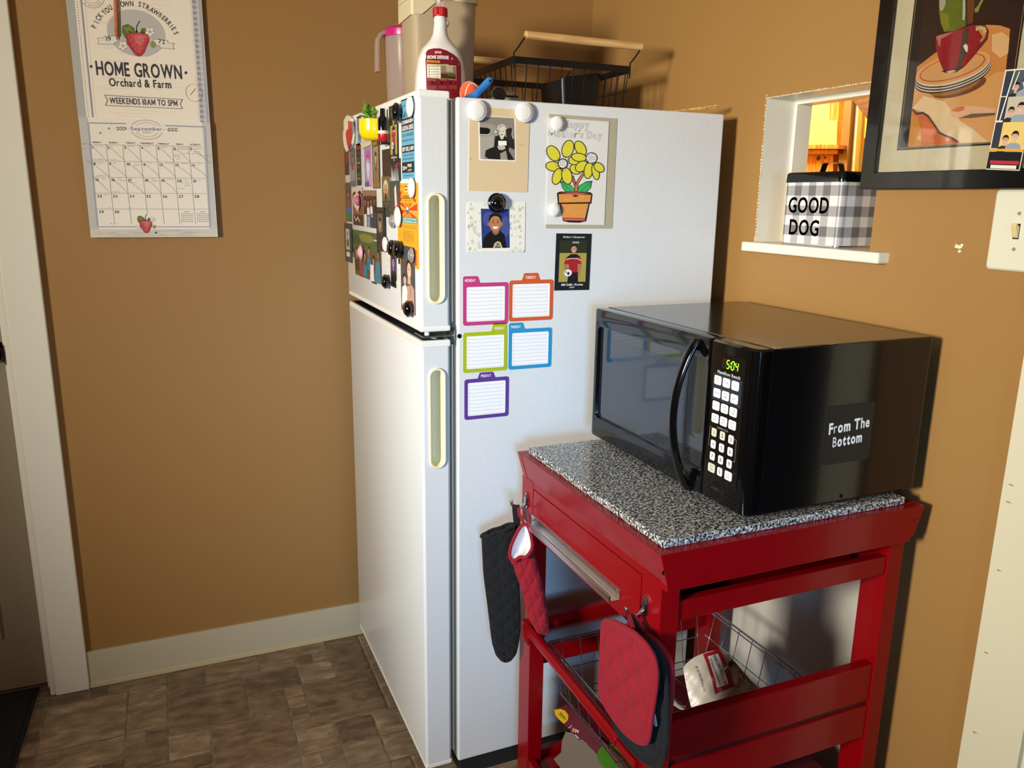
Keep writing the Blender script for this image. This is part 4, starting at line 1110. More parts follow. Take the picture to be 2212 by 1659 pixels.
# photo in a doodle frame
s = side('doodle_card', (1009, 437), (1133, 543), 'e9e6d6', 'white doodle-patterned card with a school photo of a smiling boy', 'card', t=.0012, rot=.004)
s.up()
rd = random.Random(11)
for k in range(120):
    x = rd.uniform(95, 655); y = rd.uniform(1105, 1580)
    if 215 < x < 525 and 1135 < y: continue
    u, v = s.uv(c7(x, y)); t = rd.random()
    if t < .3: s.ring(u, v, .0026, .0030, .0005, '55554f', 9)
    elif t < .6: s.line([(u-.002, v-.002), (u+.001, v+.003), (u+.002, v-.002)], .0005, '55554f', True)
    elif t < .85: s.line([(u-.002, v-.003), (u-.002, v+.001), (u+.0015, v+.003), (u+.002, v-.002)], .0005, '55554f', True)
    else: s.text(rd.choice('abcAE+'), u, v, .0045, '55554f')
s.up(); s.pp([c7(*q) for q in ((224, 1155), (508, 1160), (512, 1545), (236, 1548))], '2d3c7c'); s.up()
s.ep(*c7(300, 1260), 12, 16, '45528e', 16).ep(*c7(470, 1330), 10, 22, '45528e', 16); s.up()
u, v = s.uv(c7(368, 1300)); u0, v0 = s.uv(c7(368, 1385)); R_ = abs(v-v0)
s.pp([c7(*q) for q in ((240, 1548), (250, 1450), (300, 1395), (335, 1375), (410, 1380), (460, 1410), (480, 1546))], '141414'); s.up()
s.ep(*c7(368, 1262), 14, 13.5, '1c1512', 18); s.up()
s.pp([c7(*q) for q in ((338, 1340), (405, 1340), (402, 1400), (372, 1420), (340, 1400))], '9c6440'); s.ep(*c7(302, 1310), 2.4, 4.5, 'a66c46', 8); s.ep(*c7(434, 1308), 2.4, 4.5, 'a66c46', 8); s.up()
s.ep(*c7(368, 1305), 12.6, 17.5, 'b87c52', 20); s.up()
s.pp([c7(*q) for q in ((312, 1270), (330, 1235), (370, 1228), (405, 1235), (424, 1272), (430, 1225), (395, 1203), (345, 1203), (308, 1225))], '1c1512')
for x in (345, 392): s.ep(*c7(x, 1293), 2.1, 1.0, '20120c', 8); s.lp([c7(x-13, 1275), c7(x+13, 1273)], .0010, '2a1810')
s.lp([c7(368, 1290), c7(362, 1318), c7(378, 1318)], .0006, '8a5636')
s.pp([c7(*q) for q in ((338, 1334), (400, 1332), (385, 1352), (368, 1357), (350, 1352))], 'f4ede2'); s.lp([c7(336, 1333), c7(402, 1331)], .0006, '8a4a3a'); s.up()
s.pp([c7(*q) for q in ((345, 1546), (360, 1500), (390, 1478), (420, 1490), (440, 1546), (425, 1546), (410, 1505), (390, 1495), (375, 1510), (362, 1546))], 'c9b27c')
for k in range(5): s.lp([c7(372+k*11, 1540), c7(378+k*8, 1505)], .0007, 'e6e2c8')
s.done()
# soccer card; function used again on the door
def soccer(s, W, H, small=False):
    s.up(); s.rrect(.000, 0, W, H, .006, '1b1c1e').up()
    s.text('Robert Carpenter', W*.5, H*.925, H*.032, 'e9e9e6', w=W*.62, bold=1, skew=.2)
    s.rect(W*.11, H*.15, W*.88, H*.88, '26301f').up(); s.rect(W*.11, H*.15, W*.88, H*.66, 'a89a46').up()
    for k in range(4): s.line([(W*(.48+k*.05), H*.86), (W*(.48+k*.05), H*.83)], W*.025, 'd8dcd8')
    cx = W*.50
    s.poly([(cx-W*.14, H*.15), (cx+W*.17, H*.15), (cx+W*.15, H*.33), (cx-W*.12, H*.33)], '17181a')
    s.poly([(cx-W*.10, H*.32), (cx+W*.14, H*.32), (cx+W*.14, H*.47), (cx+W*.25, H*.45), (cx+W*.20, H*.60), (cx+W*.08, H*.645), (cx-W*.06, H*.645), (cx-W*.20, H*.58), (cx-W*.26, H*.46), (cx-W*.12, H*.46)], 'a3222c').up()
    s.poly([(cx-W*.19, H*.585), (cx-W*.06, H*.645), (cx+W*.08, H*.645), (cx+W*.2, H*.60), (cx+W*.02, H*.57), (cx-W*.1, H*.575)], '1a1a1c')
    s.line([(cx-W*.2, H*.545), (cx-W*.05, H*.565), (cx+W*.12, H*.56), (cx+W*.22, H*.53)], W*.015, 'e8e4dc')
    s.poly([(cx-W*.25, H*.46), (cx-W*.16, H*.44), (cx-W*.10, H*.36), (cx-W*.14, H*.34), (cx-W*.24, H*.36)], 'a97450').poly([(cx+W*.16, H*.45), (cx+W*.24, H*.44), (cx+W*.20, H*.25), (cx+W*.15, H*.26)], 'a97450').up()
    s.ell(cx-W*.13, H*.31, W*.11, H*.062, 'e8e8e8', 18).up(); s.ell(cx-W*.12, H*.30, W*.04, H*.03, '2b3c66', 10).ell(cx-W*.19, H*.325, W*.02, H*.018, 'b0343c', 8)
    s.poly([(cx-W*.04, H*.64), (cx+W*.06, H*.64), (cx+W*.05, H*.69), (cx-W*.03, H*.69)], 'b07a55').ell(cx+W*.01, H*.755, W*.095, H*.055, '1d1612', 16).up()
    s.ell(cx+W*.01, H*.725, W*.082, H*.058, 'c08c64', 18).up()
    for k in (-1, 1): s.ell(cx+W*.01+k*W*.032, H*.735, W*.011, H*.005, '20140e', 6)
    s.ell(cx+W*.01, H*.702, W*.032, H*.010, 'f2ece0', 10, a0=180, a1=360)
    s.text('08U CoEd - Piranhas', W*.5, H*.085, H*.034, 'f0f0ee', w=W*.62, bold=2, skew=.1).text('2019', W*.49, H*.04, H*.026, 'd8d8d6', w=W*.14, bold=1, skew=.2)
s = side('player_card', (1200, 504), (1272, 625), '1b1c1e', 'black-bordered soccer player card in the middle of the refrigerator side', 'card', t=.0010, rot=-.014)
soccer(s, s.w, s.h); s.done()
# weekday planner sheets
def planner(TL, BR, tab, col, day, word):
    """TL, BR: the block without its tab; tab = (px0, px1, py)"""
    a = ony(*TL, SY); c = ony(*BR, SY); t0 = ony(tab[0], tab[2], SY); t1 = ony(tab[1], tab[2], SY)
    w, h, th = c.x-a.x, a.z-c.z, t0.z-a.z
    s = Sheet(flat((a.x, SY, c.z), XP, ZP, -YP), w, h, base=False, t=.0009)
    r = .006; q = []
    def cor(cx, cy, a0, rr=r):
        for k in range(5): t = math.radians(a0+k*22.5); q.append((cx+rr*math.cos(t), cy+rr*math.sin(t)))
    u0, u1 = max(t0.x-a.x, 0), min(t1.x-a.x, w)
    cor(w-r, r, -90)
    if u1 < w-.012: cor(w-r, h-r, 0); q.append((u1+.004, h))
    cor(u1-.004, h+th-.004, 0, .004); cor(u0+.004, h+th-.004, 90, .004)
    if u0 > .012: q.append((u0-.004, h)); cor(r, h-r, 90)
    cor(r, r, 180)
    s.l = 0; s.poly(q, col)
    n = len(q); low = [s.f(x, y, 0) for x, y in q]; top = [s.P(x, y) for x, y in q]
    s.mb.add(top+low, [(i, (i+1) % n, (i+1) % n+n, i+n) for i in range(n)], s.mi(col))
    s.up(); m_ = .0085; s.rrect(m_, m_, w-m_, h-m_*1.05, .003, 'f3f1ee').up()
    for k in range(9):
        v = h-m_*1.05-(k+.75)*(h-2*m_)/9.2
        s.line([(m_*2.0, v-.0012), (w-m_*1.6, v-.0012)], .00045, '8d7f88'); s.ring(m_*1.5, v, .0020, .0020, .00045, '8d8d92', 10)
    s.text(day, (u0+u1)/2-.001, h+th*.22-.0005, .0062, 'f6f2ee', w=(u1-u0)*.70, bold=1)
    tag(s.build('planner_sheet'), f'{word} weekly planner sheet marked {day} on the refrigerator side', 'planner', 'weekday planner sheets')
planner((1000, 612), (1097, 699), (1000, 1033, 597), 'c03c78', 'MONDAY', 'pink')
planner((1100, 606), (1193, 690), (1131, 1163, 590), 'cc5a2c', 'TUESDAY', 'orange')
planner((1000, 719), (1095, 799), (1064, 1095, 699), 'aab51e', 'WEDNESDAY', 'lime green')
planner((1099, 712), (1190, 792), (1099, 1130, 698), '2d8fc0', 'THURSDAY', 'blue')
planner((1003, 820), (1098, 898), (1035, 1066, 805), '5e3a8c', 'FRIDAY', 'purple')

# ---------------------------------------------------------------- magnets
WMAG = mat('white_porcelain', (240, 238, 232), .18, coat=.5)
BMAG = mat('black_glass_magnet', (10, 10, 12), .06, coat=.8)
def magnet(P, N, r, m, label, thick=.009, dome=.35, group=None, rim=None):
    prof = [(r*.55, 0), (r*.55, thick*.35), (r*.97, thick*.40), (r, thick*.6), (r*.97, thick*.85), (r*.8, thick*.97)]
    for k in range(1, 6): prof.append((r*.8*math.cos(k*PI/10), thick*.97+r*dome*.35*math.sin(k*PI/10)))
    b = MB(); b.lathe(prof, P, 32, 0, N, cap1=False)
    return tag(b.build('magnet', m), label, 'magnet', group)
NS, NF = -YP, -XP
magnet(ony(1028, 239, SY-.0018), NS, .0225, WMAG, 'big white round magnet at the top left corner of the tan cardboard sheet', group='white magnets')
magnet(ony(1130, 243, SY-.0018), NS, .0215, WMAG, 'big white round magnet at the top right corner of the tan cardboard sheet', group='white magnets')
magnet(ony(1201, 267, SY-.0030), NS, .0158, WMAG, "small white magnet at the top left of the Mother's Day drawing", group='white magnets')
magnet(ony(1194, 453, SY-.0030), NS, .0150, WMAG, "small white magnet beside the drawn flower pot", group='white magnets')
magnet(ony(1071, 438, SY-.0018), NS, .0215, BMAG, 'shiny black dome magnet at the top of the doodle card', dome=1.3)

# ---------------------------------------------------------------- things on the freezer door
cA = lambda u, v: (740+u*.13265, 200+v*.13265)
cB = lambda u, v: (740+u*.1809, 400+v*.1809)
def front(name, TL, BR, col, label, cat, lay=0, t=.0006, rot=0, group=None):
    x = FX-.0002-lay*.0011
    a = onx(*TL, x); c = onx(*BR, x)
    w, h = a.y-c.y, a.z-c.z
    U, V = rotd(rot, -YP, ZP)
    s = px_sheet((x, a.y, c.z), U, V, -XP, w, h, col=col, t=t)
    s.done = lambda: tag(s.build(name), label, cat, group)
    return s
def crowd(s, n, r, skins, shirts, y=.5, jitter=.12, seed=1, hair='231812'):
    q = random.Random(seed)
    for i in range(n):
        s.person(s.w*(i+.6)/(n+.2), s.h*(y+q.uniform(-jitter, jitter)), r*q.uniform(.85, 1.1), q.choice(skins), hair, q.choice(shirts), long=q.random() < .5); s.up()
SK = ['b07a54', 'c08c66', '9a6846']
s = front('event_flyer', cA(952, 130), cA(1180, 1400), '62a9c8', 'tall blue event flyer at the right edge of the freezer door', 'flyer')
W, H = s.w, s.h; s.up()
for v0, v1 in ((.60, .76), (.335, .425), (.08, .215)): s.rect(W*.03, H*v0, W*.97, H*v1, '161a1e')
s.up()
s.text('CANNABIS+', W*.5, H*.695, H*.045, 'f4f4f0', w=W*.86, bold=2).text('LUCHA LIBRE', W*.5, H*.615, H*.055, 'f4f4f0', w=W*.86, bold=2)
s.text('LIVE AT HARBORSIDE', W*.5, H*.535, H*.036, '1c2c38', w=W*.9, bold=1).text('840 EMBARCADERO OAKLAND', W*.5, H*.475, H*.022, '1c2c38', w=W*.88, bold=1)
s.text('SEPT 3RD, 3-6PM', W*.5, H*.355, H*.048, 'f4f4f0', w=W*.86, bold=2)
s.text('- THIS LABOR DAY WEEKEND -', W*.5, H*.29, H*.020, '1c2c38', w=W*.9, bold=1).text('LIVE WRESTLING MATCHES', W*.5, H*.245, H*.020, '1c2c38', w=W*.88, bold=1)
s.text('21+', W*.24, H*.12, H*.045, 'f4f4f0', w=W*.34, bold=2).text('FREE', W*.62, H*.15, H*.036, 'f4f4f0', w=W*.3, bold=2).text('w/RSVP', W*.62, H*.10, H*.022, 'f4f4f0', w=W*.3, bold=1)
s.text('HARBORSIDE.COM', W*.5, H*.035, H*.016, '1c2c38', w=W*.7, bold=1)
rq = random.Random(5)
for k in range(14):
    u = W*rq.uniform(.05, .95); s.line([(u, H*.775), (u+W*rq.uniform(-.08, .08), H*rq.uniform(.80, .86))], W*.03, '1c2c38')
s.text('HARBORSIDE', W*.42, H*.91, H*.018, '1c2c38', w=W*.5, bold=1)
s.done()
s = front('event_flyer', cB(652, -20), cB(916, 1010), 'e9a724', 'orange flyer with a red sunburst on the freezer door', 'flyer')
W, H = s.w, s.h; s.up()
s.text('PRESENTS', W*.25, H*.955, H*.010, '6a3c18', w=W*.3).text('LUCHADOR', W*.52, H*.815, H*.040, '2a1c14', w=W*.52, bold=2).text('WRESTLING', W*.52, H*.785, H*.014, '2a1c14', w=W*.34)
for k in range(4): s.rect(W*.40, H*(.90+k*.018), W*.60, H*(.909+k*.018), '16201e' if k % 2 else 'f0ece0')
for k in (-1, 1): s.line([(W*(.5+k*.26), H*.90), (W*(.5+k*.36), H*.86), (W*(.5+k*.30), H*.81), (W*(.5+k*.40), H*.79)], W*.04, 'c8401e')
cx, cy = W*.5, H*.68
for k in range(16):
    a0, a1 = k*PI/8, k*PI/8+PI/16; q = []
    for a in (a0, a1):
        dx_, dy_ = math.cos(a), math.sin(a); t = min(W*.46/max(abs(dx_), 1e-6), H*.085/max(abs(dy_), 1e-6)); q.append((cx+dx_*t, cy+dy_*t))
    s.poly([(cx, cy)]+q, 'cf3a1e')
s.up(); s.ell(cx, cy, W*.07, H*.045, '3c6a72', 12).ell(cx, cy+H*.02, W*.05, H*.02, 'eae6dc', 10)
s.rect(W*.10, H*.525, W*.97, H*.595, '4f9a98').up(); s.text('SATURDAY SEPTEMBER', W*.53, H*.568, H*.016, 'f0ead0', w=W*.78, bold=1).text('AT HARBORSIDE 3-6PM', W*.53, H*.535, H*.018, 'f0ead0', w=W*.78, bold=1)
for k in range(9): s.text(['Join us for a day of live lucha libre', 'music food and giveaways all day', 'Free entry for', 'members with card', 'while supplies last', 'valid for adults only', 'bring your friends', 'no purchase needed', ''][k] or '-', W*.53, H*(.49-k*.022-(.02 if k > 1 else 0)), H*.010, '3a2410', w=W*(.8 if k < 2 else .5), bold=1)
for k in range(6): s.line([(W*.80, H*(.22-k*.03)), (W*.90, H*(.205-k*.03)), (W*.82, H*(.195-k*.03))], W*.03, 'cf3a1e')
s.done()
s = front('player_card', cA(757, 232), cA(915, 1140), '1b1c1e', 'black-bordered soccer player card on the freezer door beside the blue flyer', 'card', lay=1)
soccer(s, s.w, s.h); s.done()
s = front('portrait_photo', cB(692, 712), cB(868, 1560), '4a4d50', 'photo of a smiling woman holding a baby in white on the freezer door', 'photo', lay=1)
W, H = s.w, s.h; s.up()
s.poly([(W*.02, H*.08), (W*.55, H*.02), (W*.98, H*.0), (W*.97, H*.38), (W*.80, H*.44), (W*.45, H*.40), (W*.25, H*.30)], 'c49a86').up()
s.ell(W*.62, H*.68, W*.21, H*.13, '191512', 18).up(); s.poly([(W*.5, H*.44), (W*.74, H*.44), (W*.70, H*.58), (W*.54, H*.58)], 'd2a890').ell(W*.63, H*.645, W*.15, H*.115, 'dcb49c', 20).up()
for k in (-1, 1): s.ell(W*.63+k*W*.055, H*.665, W*.022, H*.008, '2a1a14', 8)
s.ell(W*.63, H*.595, W*.06, H*.018, 'f6f0e8', 10, a0=180, a1=360)
s.ell(W*.27, H*.50, W*.14, H*.085, '2a211c', 16).up(); s.ell(W*.30, H*.475, W*.11, H*.065, 'd6ac94', 16)
s.poly([(W*.05, H*.10), (W*.45, H*.14), (W*.48, H*.34), (W*.36, H*.42), (W*.10, H*.36)], 'eceaea').up()
for k in range(9): s.ell(W*(.72-.004*k), H*(.42-k*.02), W*.022, H*.006, '2c3440', 6)
s.done()
s = front('doodle_card', cB(528, 668), cB(690, 1190), 'e4e1d2', 'doodle-patterned school photo card on the freezer door held by round magnets', 'card', rot=-.02)
W, H = s.w, s.h; s.up()
for k in range(60):
    u, v = W*rd.choice((rd.uniform(.03, .24), rd.uniform(.80, .97))), H*rd.uniform(.03, .97); s.ring(u, v, .0016, .0020, .0004, '77776f', 7)
s.rect(W*.28, H*.08, W*.76, H*.82, '2d3c7c').up(); s.person(W*.5, H*.52, H*.15, 'b87c52', '1c1512', '161616', face=True, bw=W*.2); s.done()
s = front('group_photo', cB(92, 520), cB(472, 1190), '5a4838', 'large outdoor group photo low on the freezer door under the framed portrait', 'photo')
W, H = s.w, s.h; s.up(); s.rect(0, H*.60, W, H, '4a5a30').rect(0, H*.84, W, H*.87, 'cfc6b0').ell(W*.55, H*.86, W*.25, H*.09, '7a7a3a', 14).ell(W*.2, H*.80, W*.16, H*.13, '39472a', 14).up()
crowd(s, 7, H*.10, SK, ['d6c4b0', 'c8a8a4', '3a2a26', '6c4038', 'e4e0dc', '2f7488', '8a3a34'], y=.50, seed=3)
s.poly([(W*.80, H*0), (W*.99, H*0), (W*.97, H*.44), (W*.84, H*.42)], '2f7c8e').poly([(W*.0, H*0), (W*.17, H*0), (W*.15, H*.36), (W*.03, H*.40)], 'c4b498').poly([(W*.66, 0), (W*.79, 0), (W*.78, H*.34), (W*.68, H*.34)], 'e2dede')
s.done()
s = front('group_photo', cB(247, 62), cB(415, 520), '4a2e22', 'photo of four people standing close together in the middle of the freezer door', 'photo')
s.up(); s.rect(0, s.h*.85, s.w, s.h, '8a6a52').up(); crowd(s, 4, s.h*.085, SK, ['d8d4cc', '4a6038', '24262c', '1e2024'], y=.70, jitter=.03, seed=4)
s.rect(s.w*.05, 0, s.w*.26, s.h*.35, 'cfcac2').rect(s.w*.3, 0, s.w*.5, s.h*.3, '8c8a90').rect(s.w*.55, s.h*.28, s.w*.75, s.h*.36, '4a8cb4').rect(s.w*.5, 0, s.w*.98, s.h*.27, '2a3850')
s.done()
s = front('close_up_photo', cB(118, 30), cB(248, 490), '7a4c38', 'pinkish close-up photo of heads with a heart magnet on the freezer door', 'photo', lay=1)
s.up(); s.rect(0, s.h*.85, s.w, s.h, 'c8b8a8').up()
for x, y, r_ in ((.22, .66, .2), (.75, .68, .22), (.5, .5, .2)): s.ell(s.w*x, s.h*(y+.05), s.w*r_*1.1, s.h*.19, '3a2018', 16).up().ell(s.w*x, s.h*y, s.w*r_, s.h*.16, 'b27c62', 16).up()
s.rect(0, 0, s.w, s.h*.28, '3c2420').up(); s.line([(s.w*.1, s.h*.25), (s.w*.3, s.h*.12), (s.w*.5, s.h*.22), (s.w*.7, s.h*.1)], s.w*.03, 'd8c4b4'); s.done()
s = front('framed_portrait', cB(412, 262), cB(520, 800), '1d1a18', 'dark framed portrait of a young person on the freezer door', 'photo', lay=2, t=.003)
W, H = s.w, s.h; s.up(); s.rect(W*.16, H*.13, W*.80, H*.86, '5a5c48').up(); s.rect(W*.16, H*.13, W*.8, H*.45, '3a3a3c').up(); s.person(W*.47, H*.62, H*.13, 'b08468', '16120f', '2a2a2e', face=True, bw=W*.3)
for k in range(7): s.ell(W*(.12+k*.125), H*.95, W*.03, H*.008, '8a8078', 6).ell(W*(.12+k*.125), H*.05, W*.03, H*.008, '8a8078', 6)
s.done()
s = front('framed_picture', cB(30, 450), cB(122, 930), '3a3934', 'narrow dark grey frame with a pale figure at the hinge side of the freezer door', 'photo', lay=2, t=.003)
W, H = s.w, s.h; s.up(); s.rect(W*.22, H*.32, W*.78, H*.86, 'aaa69c').rect(W*.25, H*.14, W*.75, H*.26, 'c9c6be').up(); s.person(W*.5, H*.70, H*.07, '8a7a6a', '2a2420', '4c4844'); s.done()
s = front('bordered_portrait', cA(478, 790), cA(615, 1560), '4a3a22', 'sepia portrait with a patterned dark gold border under the yellow pot', 'photo', lay=1)
W, H = s.w, s.h; s.up()
for r_ in range(5):
    for k in range(7): s.line([(W*(.06+k*.13), H*(.02+r_*.026)), (W*(.12+k*.13), H*(.035+r_*.026)), (W*(.18+k*.13), H*(.02+r_*.026))], W*.02, 'b08c3c').line([(W*(.06+k*.13), H*(.90+r_*.02)), (W*(.12+k*.13), H*(.915+r_*.02)), (W*(.18+k*.13), H*(.90+r_*.02))], W*.02, 'b08c3c')
s.rect(W*.12, H*.17, W*.86, H*.87, '9c8460').up(); s.person(W*.5, H*.62, H*.12, 'b49a72', '3a2c1c', '7c6848', long=True, bw=W*.3); s.done()
s = front('collage_print', cA(352, 870), cA(480, 1530), '9a86a8', 'pink and purple collage print left of the sepia portrait', 'print')
W, H = s.w, s.h; s.up(); s.ell(W*.55, H*.75, W*.38, H*.13, 'b45a98', 14).rect(W*.68, H*.05, W*.98, H*.55, 'd88ab0').ell(W*.5, H*.42, W*.22, H*.25, 'b8c4e0', 14).rect(0, 0, W*.6, H*.12, '6a4a88').up(); s.person(W*.5, H*.68, H*.07, 'c89a98', '54305c', 'c8d2ea'); s.done()
s = front('bookmark', cA(218, 840), cA(312, 1510), '231f1c', 'dark bookmark with red, gold and green bands', 'bookmark')
W, H = s.w, s.h; s.up()
for v, cc_, t in ((.86, '8a2a20', ''), (.72, 'a23428', 'LOVE'), (.60, '2c4a38', ''), (.50, 'b8902c', 'ME'), (.40, '8a3c24', 'GOOD'), (.22, '2f4c36', ''), (.12, 'b8902c', 'VISION')):
    s.rect(W*.08, H*v, W*.92, H*(v+.085), cc_ if not t else '2a2420')
    if t: s.up(); s.text(t, W*.5, H*(v+.015), H*.055, cc_, w=W*.7, bold=1); s.l -= 1
s.up(); s.done()
s = front('dark_photo', cA(645, 935), cA(782, 1380), '33261c', 'dark brown night photo below the soccer player card', 'photo')
s.up(); [s.ell(s.w*rq.random(), s.h*rq.random(), s.w*.03, s.h*.012, '6a4c2c', 6) for k in range(18)]; s.done()
s = front('beard_photo', cA(640, 1370), cB(572, 385), '6a5c3c', 'photo of a bearded man in a headscarf and patterned coat', 'photo', lay=1)
W, H = s.w, s.h; s.up(); s.rect(0, 0, W, H*.4, '3c3a28').up(); s.ell(W*.5, H*.72, W*.30, H*.2, 'cfc0a0', 16).up(); s.ell(W*.5, H*.62, W*.25, H*.20, 'b48862', 18).up(); s.ell(W*.5, H*.50, W*.16, H*.10, '3a2c20', 12)
for k in (-1, 1): s.ell(W*(.5+k*.1), H*.66, W*.04, H*.012, '20140e', 8)
for k in range(30): s.ell(W*rq.random(), H*.36*rq.random(), W*.04, H*.015, '77704a', 6)
s.up(); s.done()
s = front('red_white_print', cA(782, 1090), cA(955, 1440), '2a2024', 'red, white and black illustrated print under the soccer player card', 'print', lay=0)
W, H = s.w, s.h; s.up()
for k in range(7): s.poly([(W*(.08+.11*k), 0), (W*(.16+.11*k), 0), (W*(.10+.10*k), H*rq.uniform(.5, .9))], 'e8e4e4' if k < 4 else '9ab4c0')
for k in range(18): s.ell(W*rq.random(), H*rq.uniform(.5, .95), W*.04, H*.04, 'b42a34', 7)
s.up(); s.done()
s = front('green_print', cA(775, 1440), cB(690, 400), '3f4a40', 'dark green print with a red and white figure beside the orange flyer', 'print', lay=1)
W, H = s.w, s.h; s.up(); s.poly([(W*.35, H*.05), (W*.75, 0), (W*.9, H*.3), (W*.7, H*.8), (W*.5, H*.85), (W*.55, H*.4)], 'b02c34').up(); s.poly([(W*.5, H*.3), (W*.7, H*.35), (W*.62, H*.9), (W*.45, H*.8)], 'dcd6d2').up(); s.done()
s = front('colour_photo', cB(32, -30), cB(115, 440), '5c4440', 'narrow colourful photo of a girl at the hinge side of the freezer door', 'photo')
W, H = s.w, s.h; s.up(); s.rect(W*.1, H*.06, W*.9, H*.28, '2c6a4c').rect(W*.1, H*.25, W*.9, H*.36, '3a5c94').up(); s.person(W*.5, H*.70, H*.08, 'b07c5c', '2c1a14', '7a4a5c', long=True); s.done()
s = front('family_photo', cA(15, 500), cA(112, 1340), '3c3028', 'dark red and brown family photo behind the hand magnet', 'photo')
crowd(s, 2, s.h*.07, SK, ['7a2a26', '4a4038', 'a08a3c'], y=.62, seed=8); s.rect(0, s.h*.86, s.w, s.h, '8c8a78'); s.done()
s = front('temple_photo', cA(112, 920), cA(215, 1530), '62605e', 'grey photo of a person in front of columns', 'photo', lay=1)
W, H = s.w, s.h; s.up()
for k in range(6): s.rect(W*(.05+k*.16), H*.15, W*(.13+k*.16), H*.55, 'a8a49c')
s.up(); s.person(W*.55, H*.74, H*.07, 'b07c60', '241a16', '8c3c50'); s.done()
s = front('castle_photo', cA(232, 400), cA(325, 840), 'd8dcdc', 'small blue and white snapshot tucked behind the yellow pot', 'photo')
W, H = s.w, s.h; s.up(); s.rect(W*.08, H*.5, W*.92, H*.96, '3c5c9c').rect(W*.08, H*.06, W*.92, H*.5, '7a93a4').up(); s.ell(W*.5, H*.3, W*.2, H*.15, '4c6a48', 10).up(); s.done()

fp = lambda q, lay=2: onx(*q, FX-.0004-lay*.0011)
magnet(fp(cA(1133, 232), 1), NF, .0215, WMAG, 'white round magnet at the top of the blue flyer', group='white magnets')
magnet(fp(cA(1157, 1552), 1), NF, .0215, WMAG, 'white round magnet at the top of the orange flyer', group='white magnets')
magnet(fp(cB(682, 380), 2), NF, .0235, WMAG, 'white round magnet on the green print left of the sunburst', group='white magnets')
magnet(fp(cB(532, 705), 1), NF, .018, WMAG, 'white round magnet at the top left of the school card on the freezer door', group='white magnets')
magnet(fp(cA(935, 330), 2), NF, .021, BMAG, 'black round magnet between the soccer card and the blue flyer', thick=.014, dome=1, group='black magnets')
magnet(fp(cB(632, 752), 1), NF, .020, BMAG, 'black round magnet, left one of the touching pair', thick=.014, dome=1, group='black magnets')
magnet(fp(cB(705, 770), 2), NF, .021, BMAG, 'black round magnet, right one of the touching pair', thick=.014, dome=1, group='black magnets')
magnet(fp(cB(556, 1150), 1), NF, .018, BMAG, 'black round magnet at the bottom left of the school card', thick=.014, dome=1, group='black magnets')
magnet(fp(cB(828, 1475), 2), NF, .019, BMAG, 'black round magnet near the bottom of the photo of a woman with a baby', thick=.014, dome=1, group='black magnets')
GEM = mat('clear_glass_gem', (190, 190, 190), .08, .6, coat=.8)
magnet(fp(cB(840, 838), 2), NF, .0165, GEM, 'silvery glass gem magnet at the top of the photo of a woman with a baby', thick=.006, dome=1, group='glass gem magnets')
magnet(fp(cB(612, 432), 2), NF, .0165, GEM, 'silvery glass gem magnet beside the big white magnet left of the sunburst', thick=.006, dome=1, group='glass gem magnets')
magnet(fp(cB(233, 800), 1), NF, .020, mat('pink_glass_gem', (224, 170, 178), .12, coat=.8), 'pale pink glass magnet on the large outdoor group photo', thick=.006, dome=1, group='glass gem magnets')
magnet(fp(cB(190, 195), 2), NF, .026, mat('flesh_pink_magnet', (220, 176, 150), .3, coat=.4), 'peach oval magnet on the close-up photo of heads', thick=.006, dome=.8)
magnet(fp(cB(213, 185), 2)+NF*.004, NF, .014, mat('magenta_gem', (190, 90, 140), .15, coat=.8), 'magenta gem magnet stuck on the peach oval magnet', thick=.008, dome=1)
# ================================================================== FREEZER DOOR: SOLID MAGNETS
def at_front(u, v, x): return onx(*cA(u, v), x)
# yellow pot with a succulent (half a pot, flat against the door)
pc = at_front(432, 580, FX-.03); z0 = at_front(432, 762, FX-.03).z; z1 = at_front(432, 402, FX-.03).z
ya = at_front(255, 560, FX-.02).y; yb = at_front(600, 560, FX-.02).y; hw = abs(ya-yb)/2*.62; pcy = (ya+yb)/2
pot = thing('potted_succulent', (FX-.001, pcy, z0), 'yellow plastic pot magnet with a small green succulent on the freezer door', 'plant magnet')
R_ = .0335; H_ = z1-z0
prof = [(0.30, 0), (.62, .02), (.84, .12), (.97, .32), (1.0, .55), (.99, 1.0), (.93, 1.0), (.92, .90), (.0, .90)]
rings = []
for r, h in prof:
    rr = max(r*R_, .0003)
    rings.append([V3((FX-.0015-rr*1.25*math.sin(PI*k/16), pcy+rr*math.cos(PI*k/16)*1.05, z0+h*H_)) for k in range(17)])
b = MB(); b.loft(rings, 0, True, False, False)
b.build('pot', mat('glossy_yellow_plastic', (232, 205, 10), .22, coat=.4), pot)
LEAF = noise_col(mat('succulent_leaf', (92, 150, 40), .45), (60, 112, 30), (140, 190, 60), 30)
TIP = mat('dark_leaf_tip', (44, 60, 26), .5)
rl = random.Random(6); b = MB()
pc = V3((FX-.020, pcy, z1-.004))
def leaf(mb, base, d, L, w, up):
    d = V3(d).normalized(); sd = d.cross(V3((0, 0, 1)));
    if sd.length < .05: sd = V3((0, 1, 0))
    sd.normalize(); nn = sd.cross(d)
    R = []
    for t, ww in ((0, .45), (.3, .85), (.6, 1), (.85, .6), (1, .04)):
        p_ = base+d*(L*t)+V3((0, 0, 1))*(up*t*t)
        R.append([p_+sd*(w*ww*math.cos(q*PI/4))+nn*(w*.35*ww*math.sin(q*PI/4)) for q in range(8)])
    mb.loft(R, 0)
